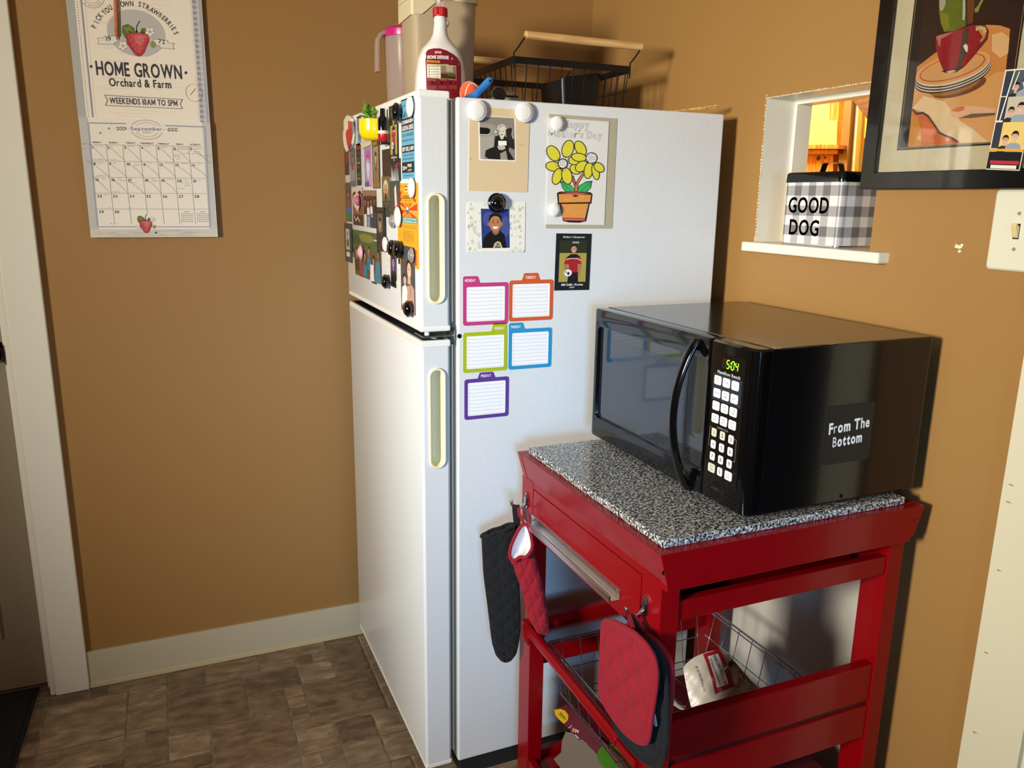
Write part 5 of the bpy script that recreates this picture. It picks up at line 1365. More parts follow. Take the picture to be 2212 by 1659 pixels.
for k in range(46):
    a = rl.uniform(0, 2*PI); el = rl.uniform(.05, 1.35); d = (math.cos(a)*math.cos(el)*.8, math.sin(a)*math.cos(el), math.sin(el))
    st = pc+V3((rl.uniform(-.006, .006), rl.uniform(-.018, .018), rl.uniform(0, .016)))
    if (st.x+d[0]*.02) > FX-.003: d = (-abs(d[0]), d[1], d[2])
    leaf(b, st, d, rl.uniform(.018, .031), rl.uniform(.0034, .0048), rl.uniform(-.002, .006))
b.build('leaves', LEAF, pot)
b = MB(); b.cyl(pc+V3((0, 0, -.008)), pc+V3((0, 0, .012)), .0035, .003, 10); b.build('stem', mat('pale_stem', (150, 180, 70), .5), pot)
# hand-shaped resin magnet with a red middle
hx = FX-.0016
def outl(pts, c=at_front, x=hx): return [c(u, v, x) for u, v in pts]
o_ = outl(((125, 365), (165, 385), (195, 430), (190, 500), (200, 560), (206, 700), (195, 830), (160, 930), (110, 968), (80, 900), (62, 780), (58, 640), (75, 590), (70, 500), (85, 420)))
hm = MB(); hm.prism(o_, (-1, 0, 0), .010)
hand = hm.build('hand_magnet', mat('cream_resin', (226, 216, 196), .35), bevel=.003, seg=3)
tag(hand, 'cream magnet with a raised red hand shape at the hinge side of the freezer door', 'magnet')
i_ = outl(((100, 470), (118, 455), (120, 560), (132, 570), (135, 470), (152, 465), (155, 590), (150, 700), (135, 840), (108, 930), (80, 830), (62, 680), (75, 610), (105, 590)), x=hx-.010)
b = MB(); b.prism(i_, (-1, 0, 0), .0022); part(b.build('red_hand', mat('brick_red_resin', (190, 52, 48), .35), hand, bevel=.0006), 'raised red hand')
# little bottle magnet
bt = at_front(655, 850, FX-.016); bt1 = at_front(612, 268, FX-.016)
bot = thing('bottle_magnet', (FX-.001, (bt.y+bt1.y)/2, bt.z), 'tiny black and red bottle magnet next to the yellow pot', 'magnet')
yb_ = at_front(655, 600, FX-.014).y; zT = bt1.z; zB = bt.z+.004; Hb = zT-zB
GBLK = mat('black_glass', (8, 8, 8), .08, coat=.6)
b = MB(); b.lathe([(.0120, .30*Hb), (.0122, .62*Hb), (.0115, .70*Hb), (.0062, .80*Hb), (.0058, Hb), (.0050, Hb)], (FX-.0135, yb_, zB), 24); b.build('bottle', GBLK, bot)
b = MB(); b.lathe([(.0100, .04*Hb), (.0124, .10*Hb), (.0124, .30*Hb), (.0120, .30*Hb)], (FX-.0135, yb_, zB), 24); part(b.build('wrap', mat('red_foil', (168, 20, 28), .25, coat=.4), bot), 'red wrapped lower half')
b = MB(); b.lathe([(.0126, .27*Hb), (.0126, .36*Hb), (.0120, .36*Hb)], (FX-.0135, yb_, zB), 24, cap0=False, cap1=False); part(b.build('paper_band', mat('cream_band', (226, 206, 180), .5), bot), 'cream band')
b = MB(); b.box(FX-.022, FX-.0012, yb_-.014, yb_+.016, zB-.004, zB+.0025); b.box(FX-.0235, FX-.016, yb_-.004, yb_+.022, zB-.004, zB+.010); b.build('base', GBLK, bot, bevel=.001)
# scrap of cream tag below the pot
s = front('paper_tag', cA(312, 775), cA(470, 880), 'd8c8a0', 'small cream paper tag under the yellow pot on the freezer door', 'tag', lay=2, rot=.05)
s.up(); s.line([(s.w*.1, s.h*.5), (s.w*.4, s.h*.7), (s.w*.7, s.h*.4), (s.w*.9, s.h*.6)], .0008, '6a5a3c'); s.done()

# ================================================================== ON TOP OF THE REFRIGERATOR (top face at z = 1.670)
TZ = 1.6700
# ---- spray bottle of insect killer
BY = -.575; k0 = ony(951, 60, BY); BXc = k0.x
bottle = thing('spray_bottle', (BXc, BY, TZ), 'white spray bottle with a maroon label and red cap on the refrigerator', 'bottle')
wz = lambda py: ony(951, py, BY).z
wx = lambda a, c, py: (ony(c, py, BY).x-ony(a, py, BY).x)/2
def brings(lst):
    R = []
    for z, hw_, hd, ex, off in lst:
        ring = []
        for k in range(40):
            t = 2*PI*k/40; c_, s_ = math.cos(t), math.sin(t)
            ring.append(V3((BXc+off+hw_*math.copysign(abs(c_)**ex, c_), BY+hd*math.copysign(abs(s_)**ex, s_), z)))
        R.append(ring)
    return R
L = [(TZ, .052, .030, .7, 0), (TZ+.004, .056, .034, .7, 0), (wz(200), wx(898, 1004, 200), .037, .7, .0), (wz(160), wx(900, 1003, 160)*.985, .036, .7, 0), (wz(130), wx(903, 996, 130), .035, .72, 0),
     (wz(108), wx(909, 985, 108), .033, .75, 0), (wz(98), wx(917, 976, 98), .029, .85, 0), (wz(86), wx(928, 968, 86)*1.02, .022, 1, 0), (wz(74), wx(934, 963, 74)*1.05, .017, 1, 0), (wz(62), .0158, .0150, 1, 0), (wz(52), .0150, .0148, 1, .0008), (wz(42), .0146, .0146, 1, 0), (wz(38), .0135, .0135, 1, 0), (wz(35), .0135, .0135, 1, 0)]
b = MB(); b.loft(brings(L))
# bulge for the finger under the neck
pc = V3((BXc+.0128, BY, wz(50))); b.ball(pc, .0085, 14, 0, (1, 1.2, 1.15))
b.build('bottle_body', mat('white_hdpe', (228, 226, 220), .32, coat=.15, sss=.1), bottle)
b = MB(); b.lathe([(.0168, 0), (.0172, .001), (.0172, .0022), (.0150, .0022)], (BXc, BY, wz(37)), 32); 
rr = []
for z in (wz(36.5), wz(34.5), wz(20), wz(17.5)):
    rr.append([V3((BXc+(.0166+(.0005 if q % 2 else -.0003)*(0 if z > wz(18) else 1))*math.cos(q*PI/28)*(.93 if z > wz(18) else 1), BY+(.0166+(.0005 if q % 2 else -.0003))*math.sin(q*PI/28)*(.93 if z > wz(18) else 1), z)) for q in range(56)])
b.loft(rr, 0, False); part(b.build('cap', mat('red_ribbed_plastic', (176, 12, 26), .35), bottle), 'ribbed red cap')
CLR = mat('clear_plastic', (245, 245, 240), .12, trans=.85, ior=1.35)
b = MB(); b.lathe([(.0100, wz(18)-TZ), (.0100, wz(6)-TZ), (.0120, wz(-2)-TZ), (.0120, wz(-14)-TZ)], (BXc, BY, TZ), 24, cap0=False); b.box(BXc-.011, BXc+.034, BY-.010, BY+.010, wz(-30), wz(-2)); part(b.build('trigger_head', CLR, bottle, bevel=.001), 'clear trigger head')
b = MB(); b.box(BXc-.004, BXc+.005, BY-.0125, BY-.0115, wz(4.5), wz(3)); b.build('red_mark', mat('red_mark', (170, 30, 40), .4), bottle)
# label wrapped on the bulged front
la = ony(921, 105, BY-.034); lb = ony(998, 215, BY-.034)
lw, lh = lb.x-la.x, la.z-lb.z
def labf(u, v, l):
    x = la.x+u; t = min(abs(x-BXc)/.0555, .985)
    z = lb.z+v
    # half depth of the body at this height
    hd = .0362
    for (za, ha, da, ea, oa), (zb_, hb_, db, eb, ob) in zip(L, L[1:]):
        if za <= z <= zb_: q = (z-za)/(zb_-za); hd = da+(db-da)*q; hw_ = ha+(hb_-ha)*q; ex = ea+(eb-ea)*q; t = min(abs(x-BXc)/hw_, .97); break
    else: ex = .7
    c_ = t**(1/ex); s_ = math.sqrt(max(1-c_*c_, 0))**ex
    return V3((x, BY-hd*s_-l, z))
s = Sheet(labf, lw, lh, base=False, t=.0007, n=10, eps=7e-5)
def lp_(px, py): return (ony(px, py, BY-.034).x-la.x, ony(px, py, BY-.034).z-lb.z)
c5 = lambda u, v: (780+u*.14467, v*.14467)
MAR = '7a1420'
def grid_poly(s, top, nb, col):
    """area under a curve, subdivided so that it follows the bottle"""
    mi = s.mi(col); m_ = 12
    vs = []
    for (u, vt, vb) in top:
        for j in range(m_+1): vs.append(s.P(u, vb+(vt-vb)*j/m_))
    s.mb.add(vs, [(i*(m_+1)+j, (i+1)*(m_+1)+j, (i+1)*(m_+1)+j+1, i*(m_+1)+j+1) for i in range(len(top)-1) for j in range(m_)], mi)
crv = [(975, 880), (990, 770), (1020, 730), (1090, 718), (1180, 722), (1280, 755), (1370, 805), (1430, 850), (1470, 905), (1495, 950), (1498, 1010)]
top = []
for u, v in crv:
    a_ = lp_(*c5(u, v)); top.append((a_[0], a_[1], 0))
grid_poly(s, top, 0, MAR); s.up()
def ltxt(t, a, b_, hp, col, bold=1):
    (u0, v0), (u1, v1) = lp_(*c5(*a)), lp_(*c5(*b_)); h_ = hp*.14467*abs(lp_(951, 100)[1]-lp_(951, 101)[1])
    s.text(t, u0, v0, h_, col, w=math.hypot(u1-u0, v1-v0), bold=bold, al='l', rot=math.atan2(v1-v0, u1-u0))
def lrect(a, b_, col):
    (u0, v1), (u1, v0) = lp_(*c5(*a)), lp_(*c5(*b_)); s.rect(u0, v0, u1, v1, col)
lrect((1100, 750), (1205, 802), 'd2343a'); s.up()
ltxt('ORTHO', (1102, 796), (1200, 798), 26, 'f2ece6', 2)
ltxt('HOME DEFENSE', (1002, 872), (1305, 886), 50, 'f2eeea', 2)
s.ell(*lp_(*c5(1355, 878)), .0014, .0020, 'f2eeea', 10)
lrect((990, 895), (1172, 940), 'd79a2c'); s.up()
ltxt('INSECT KILLER', (997, 920), (1140, 926), 14, '2a1410', 2)
lrect((990, 945), (1418, 1195), 'c8b070'); s.up(); lrect((993, 948), (1415, 975), '1e1414'); lrect((993, 978), (1180, 1172), 'e8e0cc'); lrect((1184, 978), (1412, 1190), '8a7458'); s.up()
ltxt('KILLS ROACHES ANTS AND SPIDERS', (1005, 968), (1300, 972), 11, 'e8e0d0', 1)
lrect((1184, 1090), (1412, 1190), '4a2c1c'); s.up()
lrect((1184, 1092), (1300, 1112), '4c6a34'); lrect((1290, 1112), (1412, 1140), '4c6a34')
for k in range(5):
    s.line([lp_(*c5(1185, 995+k*18)), lp_(*c5(1250, 995+k*18))], .0005, 'b4a084')
lrect((1262, 985), (1368, 1080), 'b8a484'); s.up()
for k in range(5):
    ltxt(['Kills Fast', 'Indoor and Perimeter', 'Long lasting', 'Fast acting formula', 'No odor'][k], (1040, 1000+k*38), (1160, 1002+k*38), 12, '3a2c24', 1); s.ell(*lp_(*c5(1018, 995+k*39)), .0013, .0016, '3a2c24', 8)
for k, t in enumerate(('HOW IT WORKS', 'WHERE TO USE', 'HOW TO USE')): ltxt(t, (1005+k*152, 1196), (1115+k*152, 1202), 9, 'e0c8a8', 1)
for k in range(3):
    s.ell(*lp_(*c5(1060+k*132, 1240)), .0026, .0032, '2c0c10', 8)
    for j in range(3): s.line([lp_(*c5(1000+k*150, 1285+j*18)), lp_(*c5(1125+k*148, 1288+j*18))], .0005, 'c07a70')
ltxt('40%', (1440, 962), (1478, 964), 12, 'd8a098')
s.build('label', bottle)

# ---- translucent bin
FROST = mat('milky_plastic', (196, 176, 142), .4, trans=.22, ior=1.2, sss=0)
TY0, TY1 = -.500, -.385
x0 = ony(893, 100, TY0).x; x1 = ony(1030, 100, TY0).x
TT = 1.934
def rr_(x0, x1, y0, y1, r, z):
    q = []
    for cx, cy, a0 in ((x1-r, y0+r, -90), (x1-r, y1-r, 0), (x0+r, y1-r, 90), (x0+r, y0+r, 180)):
        for k in range(6): a = math.radians(a0+k*18); q.append(V3((cx+r*math.cos(a), cy+r*math.sin(a), z)))
    return q
tote = thing('storage_bin', ((x0+x1)/2, (TY0+TY1)/2, TZ), 'tall milky plastic storage bin behind the spray bottle on the refrigerator', 'container')
b = MB(); o = .0035
b.loft([rr_(x0+.012, x1-.010, TY0+.006, TY1-.006, .018, TZ), rr_(x0+.006, x1-.005, TY0+.003, TY1-.003, .018, TZ+.01), rr_(x0-.001, x1+.002, TY0-.001, TY1+.001, .018, TT), rr_(x0+.002, x1-.001, TY0+.002, TY1-.002, .016, TT), rr_(x0+.009, x1-.008, TY0+.006, TY1-.006, .016, TZ+.013), rr_(x0+.014, x1-.012, TY0+.009, TY1-.009, .016, TZ+.003)], 0, True, True, True)
b.build('bin', FROST, tote)
LIDM = mat('cream_lid_plastic', (220, 206, 170), .35)
b = MB(); b.loft([rr_(x0-.006, x1+.006, TY0-.006, TY1+.006, .020, TT-.008), rr_(x0-.007, x1+.007, TY0-.007, TY1+.007, .020, TT-.006), rr_(x0-.006, x1+.006, TY0-.006, TY1+.006, .02, TT+.010), rr_(x0+.02, x1-.02, TY0+.02, TY1-.02, .02, TT+.012)]); b.build('rim', LIDM, tote)
# pour spout apron hanging over the left front corner
q = [ony(*p_, TY0-.003) for p_ in ((893, -20), (945, 2), (912, 30), (893, 29))]
b = MB(); b.prism([V3((p_.x, TY0-.0012, p_.z)) for p_ in q], (0, -1, 0), .002)
xl = x0-.0015
b.prism([V3((xl, TY0+.012, q[0].z)), V3((xl, TY1+.002, q[0].z)), V3((xl, TY1+.002, q[3].z-.004)), V3((xl, TY0+.012, q[3].z))], (-1, 0, 0), .002)
cr = []
for k in range(7):
    a = PI+k*PI/12; cr.append((x0+.017+.0192*math.cos(a), TY0+.017+.0192*math.sin(a)))
b.loft([[V3((x_, y_, z_)) for x_, y_ in cr] for z_ in (q[3].z, q[0].z)], 0, True, False, False, closed=False)
b.build('spout_apron', LIDM, tote)

# ---- pitcher with a pink lid behind the bin
PY = -.235; pcx = ony(868, 60, PY).x+.012
pit = thing('pitcher', (pcx, PY, TZ), 'clear pitcher with a pink lid half hidden behind the milky bin', 'pitcher')
CLP = mat('cloudy_pitcher_plastic', (205, 180, 165), .25, trans=.5, ior=1.2)
ztop = ony(850, 70, PY).z
b = MB(); b.lathe([(.050, 0), (.053, .004), (.060, ztop-TZ), (.0575, ztop-TZ), (.0505, .008), (.0001, .006)], (pcx, PY, TZ), 36); b.build('jug', CLP, pit)
PK = mat('hot_pink_plastic', (214, 40, 130), .3, trans=.2)
b = MB(); b.lathe([(.0612, -.014), (.0622, -.010), (.0622, .004), (.056, .010), (.030, .016), (.0001, .017)], (pcx, PY, ztop), 36); b.build('lid', PK, pit)
hp = [(868, 68), (848, 68), (834, 69), (822, 75), (816, 86), (815, 100), (815, 130), (815, 156)]
pts = [ony(a, c, PY) for a, c in hp]
R = []
for i, p_ in enumerate(pts):
    d = (pts[min(i+1, len(pts)-1)]-pts[max(i-1, 0)]).normalized(); nn = d.cross(YP).normalized()
    R.append([p_+nn*x_+YP*y_ for x_, y_ in ((-.004, -.013), (.004, -.013), (.006, -.008), (.006, .008), (.004, .013), (-.004, .013), (-.006, .008), (-.006, -.008))])
b = MB(); b.loft(R, 0, False); b.build('handle', CLP, pit, bevel=.0015)

# ---- orange ball, blue brush, hair brush
bc = ony(1014, 194, -.735)
b = MB(); b.ball((bc.x, -.735, TZ+.0215), .0215, 32)
ball = b.build('ball', noise_bump(mat('orange_felt', (228, 84, 22), .9, sheen=.5), 400, .5, .001))
tag(ball, 'small orange fuzzy ball at the front corner of the refrigerator top', 'ball')
seam = []
for k in range(60):
    t = 2*PI*k/60; x_, y_, z_ = math.cos(t)*.86+.14*math.cos(3*t), math.sin(t)*.86-.14*math.sin(3*t), .75*math.sin(2*t)
    v_ = V3((x_, y_, z_)).normalized(); v_ = Matrix.Rotation(.9, 3, 'Z') @ v_; seam.append(V3((bc.x, -.735, TZ+.0215))+v_*.0216)
b = MB(); b.tube(seam, .0011, 6, 0, True); part(b.build('seam', mat('white_felt', (235, 228, 214), .9), ball), 'white seam')
BLUE = mat('blue_rubber', (52, 124, 200), .4)
h0 = ony(1026, 206, -.765); h1 = ony(1062, 170, -.765)
br = thing('slicker_brush', (h0.x, -.765, TZ), 'blue-handled grooming brush leaning up beside the orange ball', 'brush')
h0.z = TZ+.010
d = (h1-h0).normalized(); up = YP.cross(d)
R = []
for t, w in ((-.030, .004), (-.015, .0070), (0, .0080), (.3, .0078), (.55, .0085), (.8, .0088), (.93, .0078), (1.0, .004)):
    p_ = h0+d*((h1-h0).length*t if t >= 0 else t); w *= 1
    if p_.z-w < TZ: p_.z = TZ+w+.0003
    R.append([p_+up*(w*math.cos(q*PI/8))+YP*(w*.8*math.sin(q*PI/8)) for q in range(16)])
b = MB(); b.loft(R)
for k in range(7):
    p_ = h0+d*((h1-h0).length*(.12+k*.07))+up*-.0015
    b.tube([p_+up*(-.0072)+YP*-.004, p_+YP*-.0072, p_+up*.0072+YP*-.004], .0009, 6)
b.build('handle', BLUE, br)
ho = h0+d*((h1-h0).length*.84)
b = MB(); b.cyl(ho+YP*-.0073, ho+YP*-.0069, .0030, n=14); part(b.build('hanging_hole', mat('dark_blue_hole', (10, 24, 44), .6), br), 'dark hanging hole')
hb = ony(1098, 197, -.745)
hbr = thing('hair_brush', (hb.x, -.74, TZ), 'flat brush with a black bristle pad lying next to the blue handle', 'brush')
xa, xb = ony(1062, 200, -.745).x, ony(1134, 205, -.745).x
q = [V3((xa, -.745, TZ+.0005)), V3((xb-.006, -.745, TZ+.0005)), V3((xb, -.745, TZ+.010)), V3((xb-.012, -.745, TZ+.015)), V3((xa, -.745, TZ+.013))]
b = MB(); b.prism(q, (0, 1, 0), .045); b.build('body', mat('beige_brush_body', (150, 140, 118), .45), hbr, bevel=.003)
b = MB(); b.box(xa+.006, xb-.014, -.743, -.702, TZ+.0135, TZ+.018); b.build('pad', BLKS, hbr, bevel=.001)
b = MB()
for i in range(16):
    for j in range(4):
        x_ = xa+.010+i*(xb-xa-.028)/15; y_ = -.738+j*.010; b.cyl((x_, y_, TZ+.017), (x_+.0006, y_, TZ+.030), .0005, .0007, 5)
o = b.build('bristles', mat('metal_pin', (150, 140, 120), .3, .8), hbr); o['kind'] = 'stuff'
pk = ony(1078, 204, -.775)
b = MB(); b.lathe([(.0001, 0), (.014, .001), (.0165, .004), (.0150, .008), (.0001, .0095)], (pk.x, -.772, TZ+.0142), 28, 0, (0, -.9, .35))
o = b.build('compact_case', mat('black_gloss_case', (12, 12, 14), .12, coat=.5)); tag(o, 'small round black case standing in front of the flat brush', 'case')
b = MB(); b.tube([V3((pk.x+math.cos(t*PI/16)*.0168, -.7755, TZ+.0155+math.sin(t*PI/16)*.0142)) for t in range(32)], .0007, 6, 0, True); part(b.build('metal_edge', STEEL, o), 'thin steel edge')

# ---- black wire basket with wooden handles
KB = thing('handled_wire_basket', (-.35, -.365, TZ), 'black wire basket with two pale wooden handles on top of the refrigerator', 'basket')
ky0, ky1 = -.560, -.165
kx0, kx1 = ony(1110, 125, ky0).x, ony(1361, 145, ky0).x
kz = ony(1110, 121, ky0).z; kzb = TZ+.004
b = MB()
bandh = .0165
for (xa, ya, xb, yb) in ((kx0, ky0, kx1, ky0), (kx1, ky0, kx1, ky1), (kx1, ky1, kx0, ky1), (kx0, ky1, kx0, ky0)):
    b.box(min(xa, xb)-.001, max(xa, xb)+.001, min(ya, yb)-.001, max(ya, yb)+.001, kz-bandh, kz)
b.build('rim_band', WIREB, KB, bevel=.0006)
b = MB(); nx_ = 10; ins = .016
for k in range(nx_+1):
    x = kx0+.004+(kx1-kx0-.008)*k/nx_; xi = x+(ins if k == 0 else -ins if k == nx_ else 0)*.6
    b.tube([(x, ky0+.001, kz-bandh+.001), (xi, ky0+ins, kzb+.006), (xi, ky0+ins+.006, kzb), (xi, ky1-ins-.006, kzb), (xi, ky1-ins, kzb+.006), (x, ky1-.001, kz-bandh+.001)], .0014, 6)
for k in range(11):
    y = ky0+.02+(ky1-ky0-.04)*k/10
    b.tube([(kx0+.001, y, kz-bandh+.001), (kx0+ins*.7, y, kzb+.004), (kx1-ins*.7, y, kzb+.004), (kx1-.001, y, kz-bandh+.001)], .0014, 6)
for zz in (.25, .6):
    z = kzb+(kz-kzb-bandh)*zz; i_ = ins*(1-zz)
    for y in (ky0+i_, ky1-i_): b.tube([(kx0+i_*.7, y, z), (kx1-i_*.7, y, z)], .0012, 6) if False else None
    for x in (kx0+i_*.7, kx1-i_*.7): b.tube([(x, ky0+i_, z), (x, ky1-i_, z)], .0012, 6)
b.build('wire_cage', WIREB, KB)
for yy, s_ in ((ky0, -1), (ky1, 1)):
    a = ony(1135, 76, ky0-.0) ; c = ony(1386, 100, ky0-.0)
    xa, xb, hz = a.x, c.x, (a.z+c.z)/2
    yo = yy+s_*.0
    b = MB(); b.cyl((xa, yo, hz), (xb, yo, hz), .0098, n=28); b.build('wooden_grip', WOODL, KB, bevel=.0012)
    for xr, xh in ((kx0, xa), (kx1, xb)):
        sg = 1 if xr == kx0 else 1
        b = MB(); b.tube([(xr, yo, kz-.03), (xr, yo, kz+.008), (xr+(xh-xr)*.25, yo, kz+.016), (xr+(xh-xr)*.8, yo, hz-.012), (xh+(.004 if xr == kx0 else -.004), yo, hz)], .0021, 8); b.build('handle_wire', WIREB, KB)
b = MB()
for k in range(8):
    x = ony(1100+k*23, 215, -.40).x
    b.tube([(x, -.30, kzb), (x, -.30, kzb+.036), (x+.004, -.30, kzb+.041), (x+.012, -.30, kzb+.041), (x+.016, -.30, kzb+.036), (x+.016, -.30, kzb)], .0013, 6)
b.tube([(kx0+.02, -.30, kzb), (kx1-.02, -.30, kzb)], .0013, 6)
b.build('plate_rack', WIREB, KB)
# black caddy inside
ca, cc_ = ony(1210, 200, -.46), ony(1297, 200, -.46); ctz = ony(1270, 157, -.46).z
b = MB()
outer = [rr_(ca.x+.010, cc_.x-.006, -.46, -.33, .012, kzb+.008), rr_(ca.x, cc_.x, -.465, -.325, .014, ctz), rr_(ca.x+.003, cc_.x-.003, -.462, -.328, .012, ctz), rr_(ca.x+.013, cc_.x-.009, -.457, -.333, .01, kzb+.011)]
for r in (outer[1], outer[2]):
    for p_ in r: p_.z -= .022*max(0, min(1, (ca.x+.045-p_.x)/.045))
b.loft(outer); o = b.build('cutlery_caddy', BLKS); tag(o, 'black plastic caddy standing inside the black wire basket', 'caddy')

# ---- thin bamboo sticks at the back edge
b = MB()
e0, e1 = ony(1500, 242, -.79), ony(1551, 227, -.79)
for k, (dy, dz) in enumerate(((0, 0), (.006, .001), (.003, .0035))):
    p0 = V3((e0.x-.06, -.70+dy, TZ+.0022+dz)); p1 = V3((e1.x, -.785+dy, TZ+.0022+dz)); 
    p1.z = onp(1551-k*5, 228+k*2, p1, (0, 1, 0)).z
    b.tube([p0, (p0+p1)/2, p1], .0020, 7)
e = ony(1563, 228, -.785); b.tube([p1, p1+V3((.006, 0, -.001)), p1+V3((.014, 0, .001)), p1+V3((.016, 0, .004))], .0004, 5)
o = b.build('bamboo_sticks', noise_col(mat('split_bamboo', (196, 150, 80), .5), (160, 112, 52), (220, 178, 104), 80)); tag(o, 'short bundle of bamboo sticks on the back corner of the refrigerator top', 'sticks')

# ================================================================== HATCH: DOG TREAT TIN
tin = thing('treat_tin', (.04, -1.05, 1.368), 'black and white gingham tin lettered GOOD DOG on the hatch sill', 'tin')
t0 = onx(1684, 526, .012); t1 = onx(1808, 534, .0)
ang = .0
TX0, TX1, TYn, TYf, TZ0, TZ1 = -.006, .112, t1.y-.004, onx(1684, 526, -.006).y, 1.3685, 1.514
def tring(z, d=0, r=.014): return rr_(TX0-d, TX1+d, TYn-d, TYf+d, r+d, z)
WT = mat('white_tin_enamel', (222, 218, 214), .2, coat=.4)
b = MB(); b.loft([tring(TZ0), tring(TZ1)]); tb = b.build('tin_body', WT, tin)
b = MB(); b.loft([tring(TZ0, .0006), tring(TZ0+.002, .0012), tring(TZ0+.004, .0006)], 0, True, False, False); b.build('bottom_seam', STEEL, tin)
# gingham printed all round: a strip that follows the outline
per = tring(0, .0004); per = per+[per[0]]; Ls = [0]
for a, c in zip(per, per[1:]): Ls.append(Ls[-1]+(c-a).length)
TOT = Ls[-1]
# start at the far end of the lettered face
def wrap(u, v, l):
    u = u % TOT
    for i in range(len(per)-1):
        if u <= Ls[i+1]+1e-9:
            q = (u-Ls[i])/max(Ls[i+1]-Ls[i], 1e-9); p_ = per[i].lerp(per[i+1], q); t = (per[i+1]-per[i]).normalized()
            return V3((p_.x, p_.y, TZ0+v))+V3((t.y, -t.x, 0))*l
cell = .0215; ncol = round(TOT/cell); cell = TOT/ncol; rowh = (TZ1-TZ0)/6.6
s = Sheet(wrap, TOT, TZ1-TZ0, base=False, t=.0001, eps=3e-5)
def wrect(u0, u1, v0, v1, col):
    mi = s.mi(col); n = 6
    vs = [s.P(u0+(u1-u0)*i/n, v) for i in range(n+1) for v in (v0, v1)]
    s.mb.add(vs, [(2*i, 2*i+2, 2*i+3, 2*i+1) for i in range(n)], mi)
for r_ in range(7):
    for c_ in range(ncol):
        a, d_ = c_ % 2, r_ % 2
        col = 'dcd8d6' if not a and not d_ else ('6c6a6c' if a and d_ else ('a19c9a' if d_ else 'aeaaa8'))
        wrect(c_*cell, (c_+1)*cell, r_*rowh, min((r_+1)*rowh, TZ1-TZ0), col)
s.up(2)
# lettering on the face towards the kitchen (x = TX0)
lf = flat((TX0-.0006, TYf, TZ0), (0, -1, 0), (0, 0, 1), (-1, 0, 0))
fw = TYf-TYn
s2 = Sheet(lf, fw, TZ1-TZ0, base=False, t=.0001)
for t_, x_, y_, w_ in (('GOOD', .46, .50, .70), ('DOG', .42, .16, .52)):
    s2.text(t_, fw*x_, (TZ1-TZ0)*y_, .034, '1e1f20', w=fw*w_, bold=1)
    s2.text(t_, fw*x_+.0008, (TZ1-TZ0)*y_, .034, '1e1f20', w=fw*w_, bold=1)
s.build('gingham_print', tin); s2.build('lettering', tin)
b = MB(); b.loft([tring(TZ1-.006, .0028), tring(TZ1-.004, .0030), tring(TZ1+.012, .0018), tring(TZ1+.016, -.002)]); lid = b.build('lid', BLKM, tin)
hz = TZ1+.016; ym = (TYn+TYf)/2+.006; xm = (TX0+TX1)/2
b = MB()
pts = [(-.030, 0), (-.024, .018), (-.020, .021), (.020, .021), (.024, .018), (.030, 0)]
R = []
for i, (dy, dz) in enumerate(pts):
    p_ = V3((xm, ym+dy, hz+dz)); a = V3((0, pts[max(i-1, 0)][0], pts[max(i-1, 0)][1])); c = V3((0, pts[min(i+1, 5)][0], pts[min(i+1, 5)][1])); d = (c-a).normalized(); n_ = V3((0, -d.z, d.y))
    R.append([p_+XP*x_+n_*y_ for x_, y_ in ((-.008, -.0008), (.008, -.0008), (.008, .0008), (-.008, .0008))])
b.loft(R, 0, False); b.build('carry_handle', BLKM, lid, bevel=.0004)

# ================================================================== FRAMED PAINTING ON THE RIGHT WALL
FXF = -.022
pic = thing('framed_painting', (-.011, -1.40, 1.492), 'black framed painting of a red cup on stacked saucers above the light switch', 'painting')
fy0, fy1, fz0, fz1, fwid = -1.600, -1.2115, 1.4915, 1.985, .033
def q_(px, py, x=FXF): return onx(px, py, x)
BF = mat('black_lacquer_frame', (10, 9, 9), .22, coat=.3)
b = MB()
def miter(a, c, e, g):
    b.add([V3(p) for p in (a, c, e, g)], [(0, 1, 2, 3)])
for (ya, za, yb, zb_, yc, zc, yd, zd) in ((fy1, fz0, fy1, fz1, fy1-fwid, fz1-fwid, fy1-fwid, fz0+fwid), (fy0, fz0, fy0, fz1, fy0+fwid, fz1-fwid, fy0+fwid, fz0+fwid), (fy0, fz0, fy1, fz0, fy1-fwid, fz0+fwid, fy0+fwid, fz0+fwid), (fy0, fz1, fy1, fz1, fy1-fwid, fz1-fwid, fy0+fwid, fz1-fwid)):
    b.prism([V3((FXF, ya, za)), V3((FXF, yb, zb_)), V3((FXF, yc, zc)), V3((FXF, yd, zd))], (1, 0, 0), .0215)
b.build('frame', BF, pic, bevel=.0015)
ax = -.010
af = px_sheet((ax+.002, fy1-fwid, fz0+fwid), -YP, ZP, -XP, fy1-fy0-2*fwid, fz1-fz0-2*fwid, col='cfc4a0', t=.002)
s = af; cP = lambda u, v: (1850+u*.25913, v*.25913); cQ = lambda u, v: (1980+u*.14464, v*.14464)
s.up()
top_y = -60
s.pp([(1920+0*1, -90), (2230, -90), (2178, 318), (1938, 326)], '171310') if False else None
(ul, vl) = s.uv(cP(338, 1255)); (ur, _) = s.uv(cP(1270, 560)); VT = s.h-.04
ur = s.uv((2182, 200))[0]
s.rect(ul, vl, ur+.006, VT, '14110f').up(); s.rect(ul+.0035, vl+.0035, ur+.0025, VT-.004, 'b09468').up(); s.rect(ul+.0045, vl+.0045, ur+.0015, VT-.005, '120f0e').up()
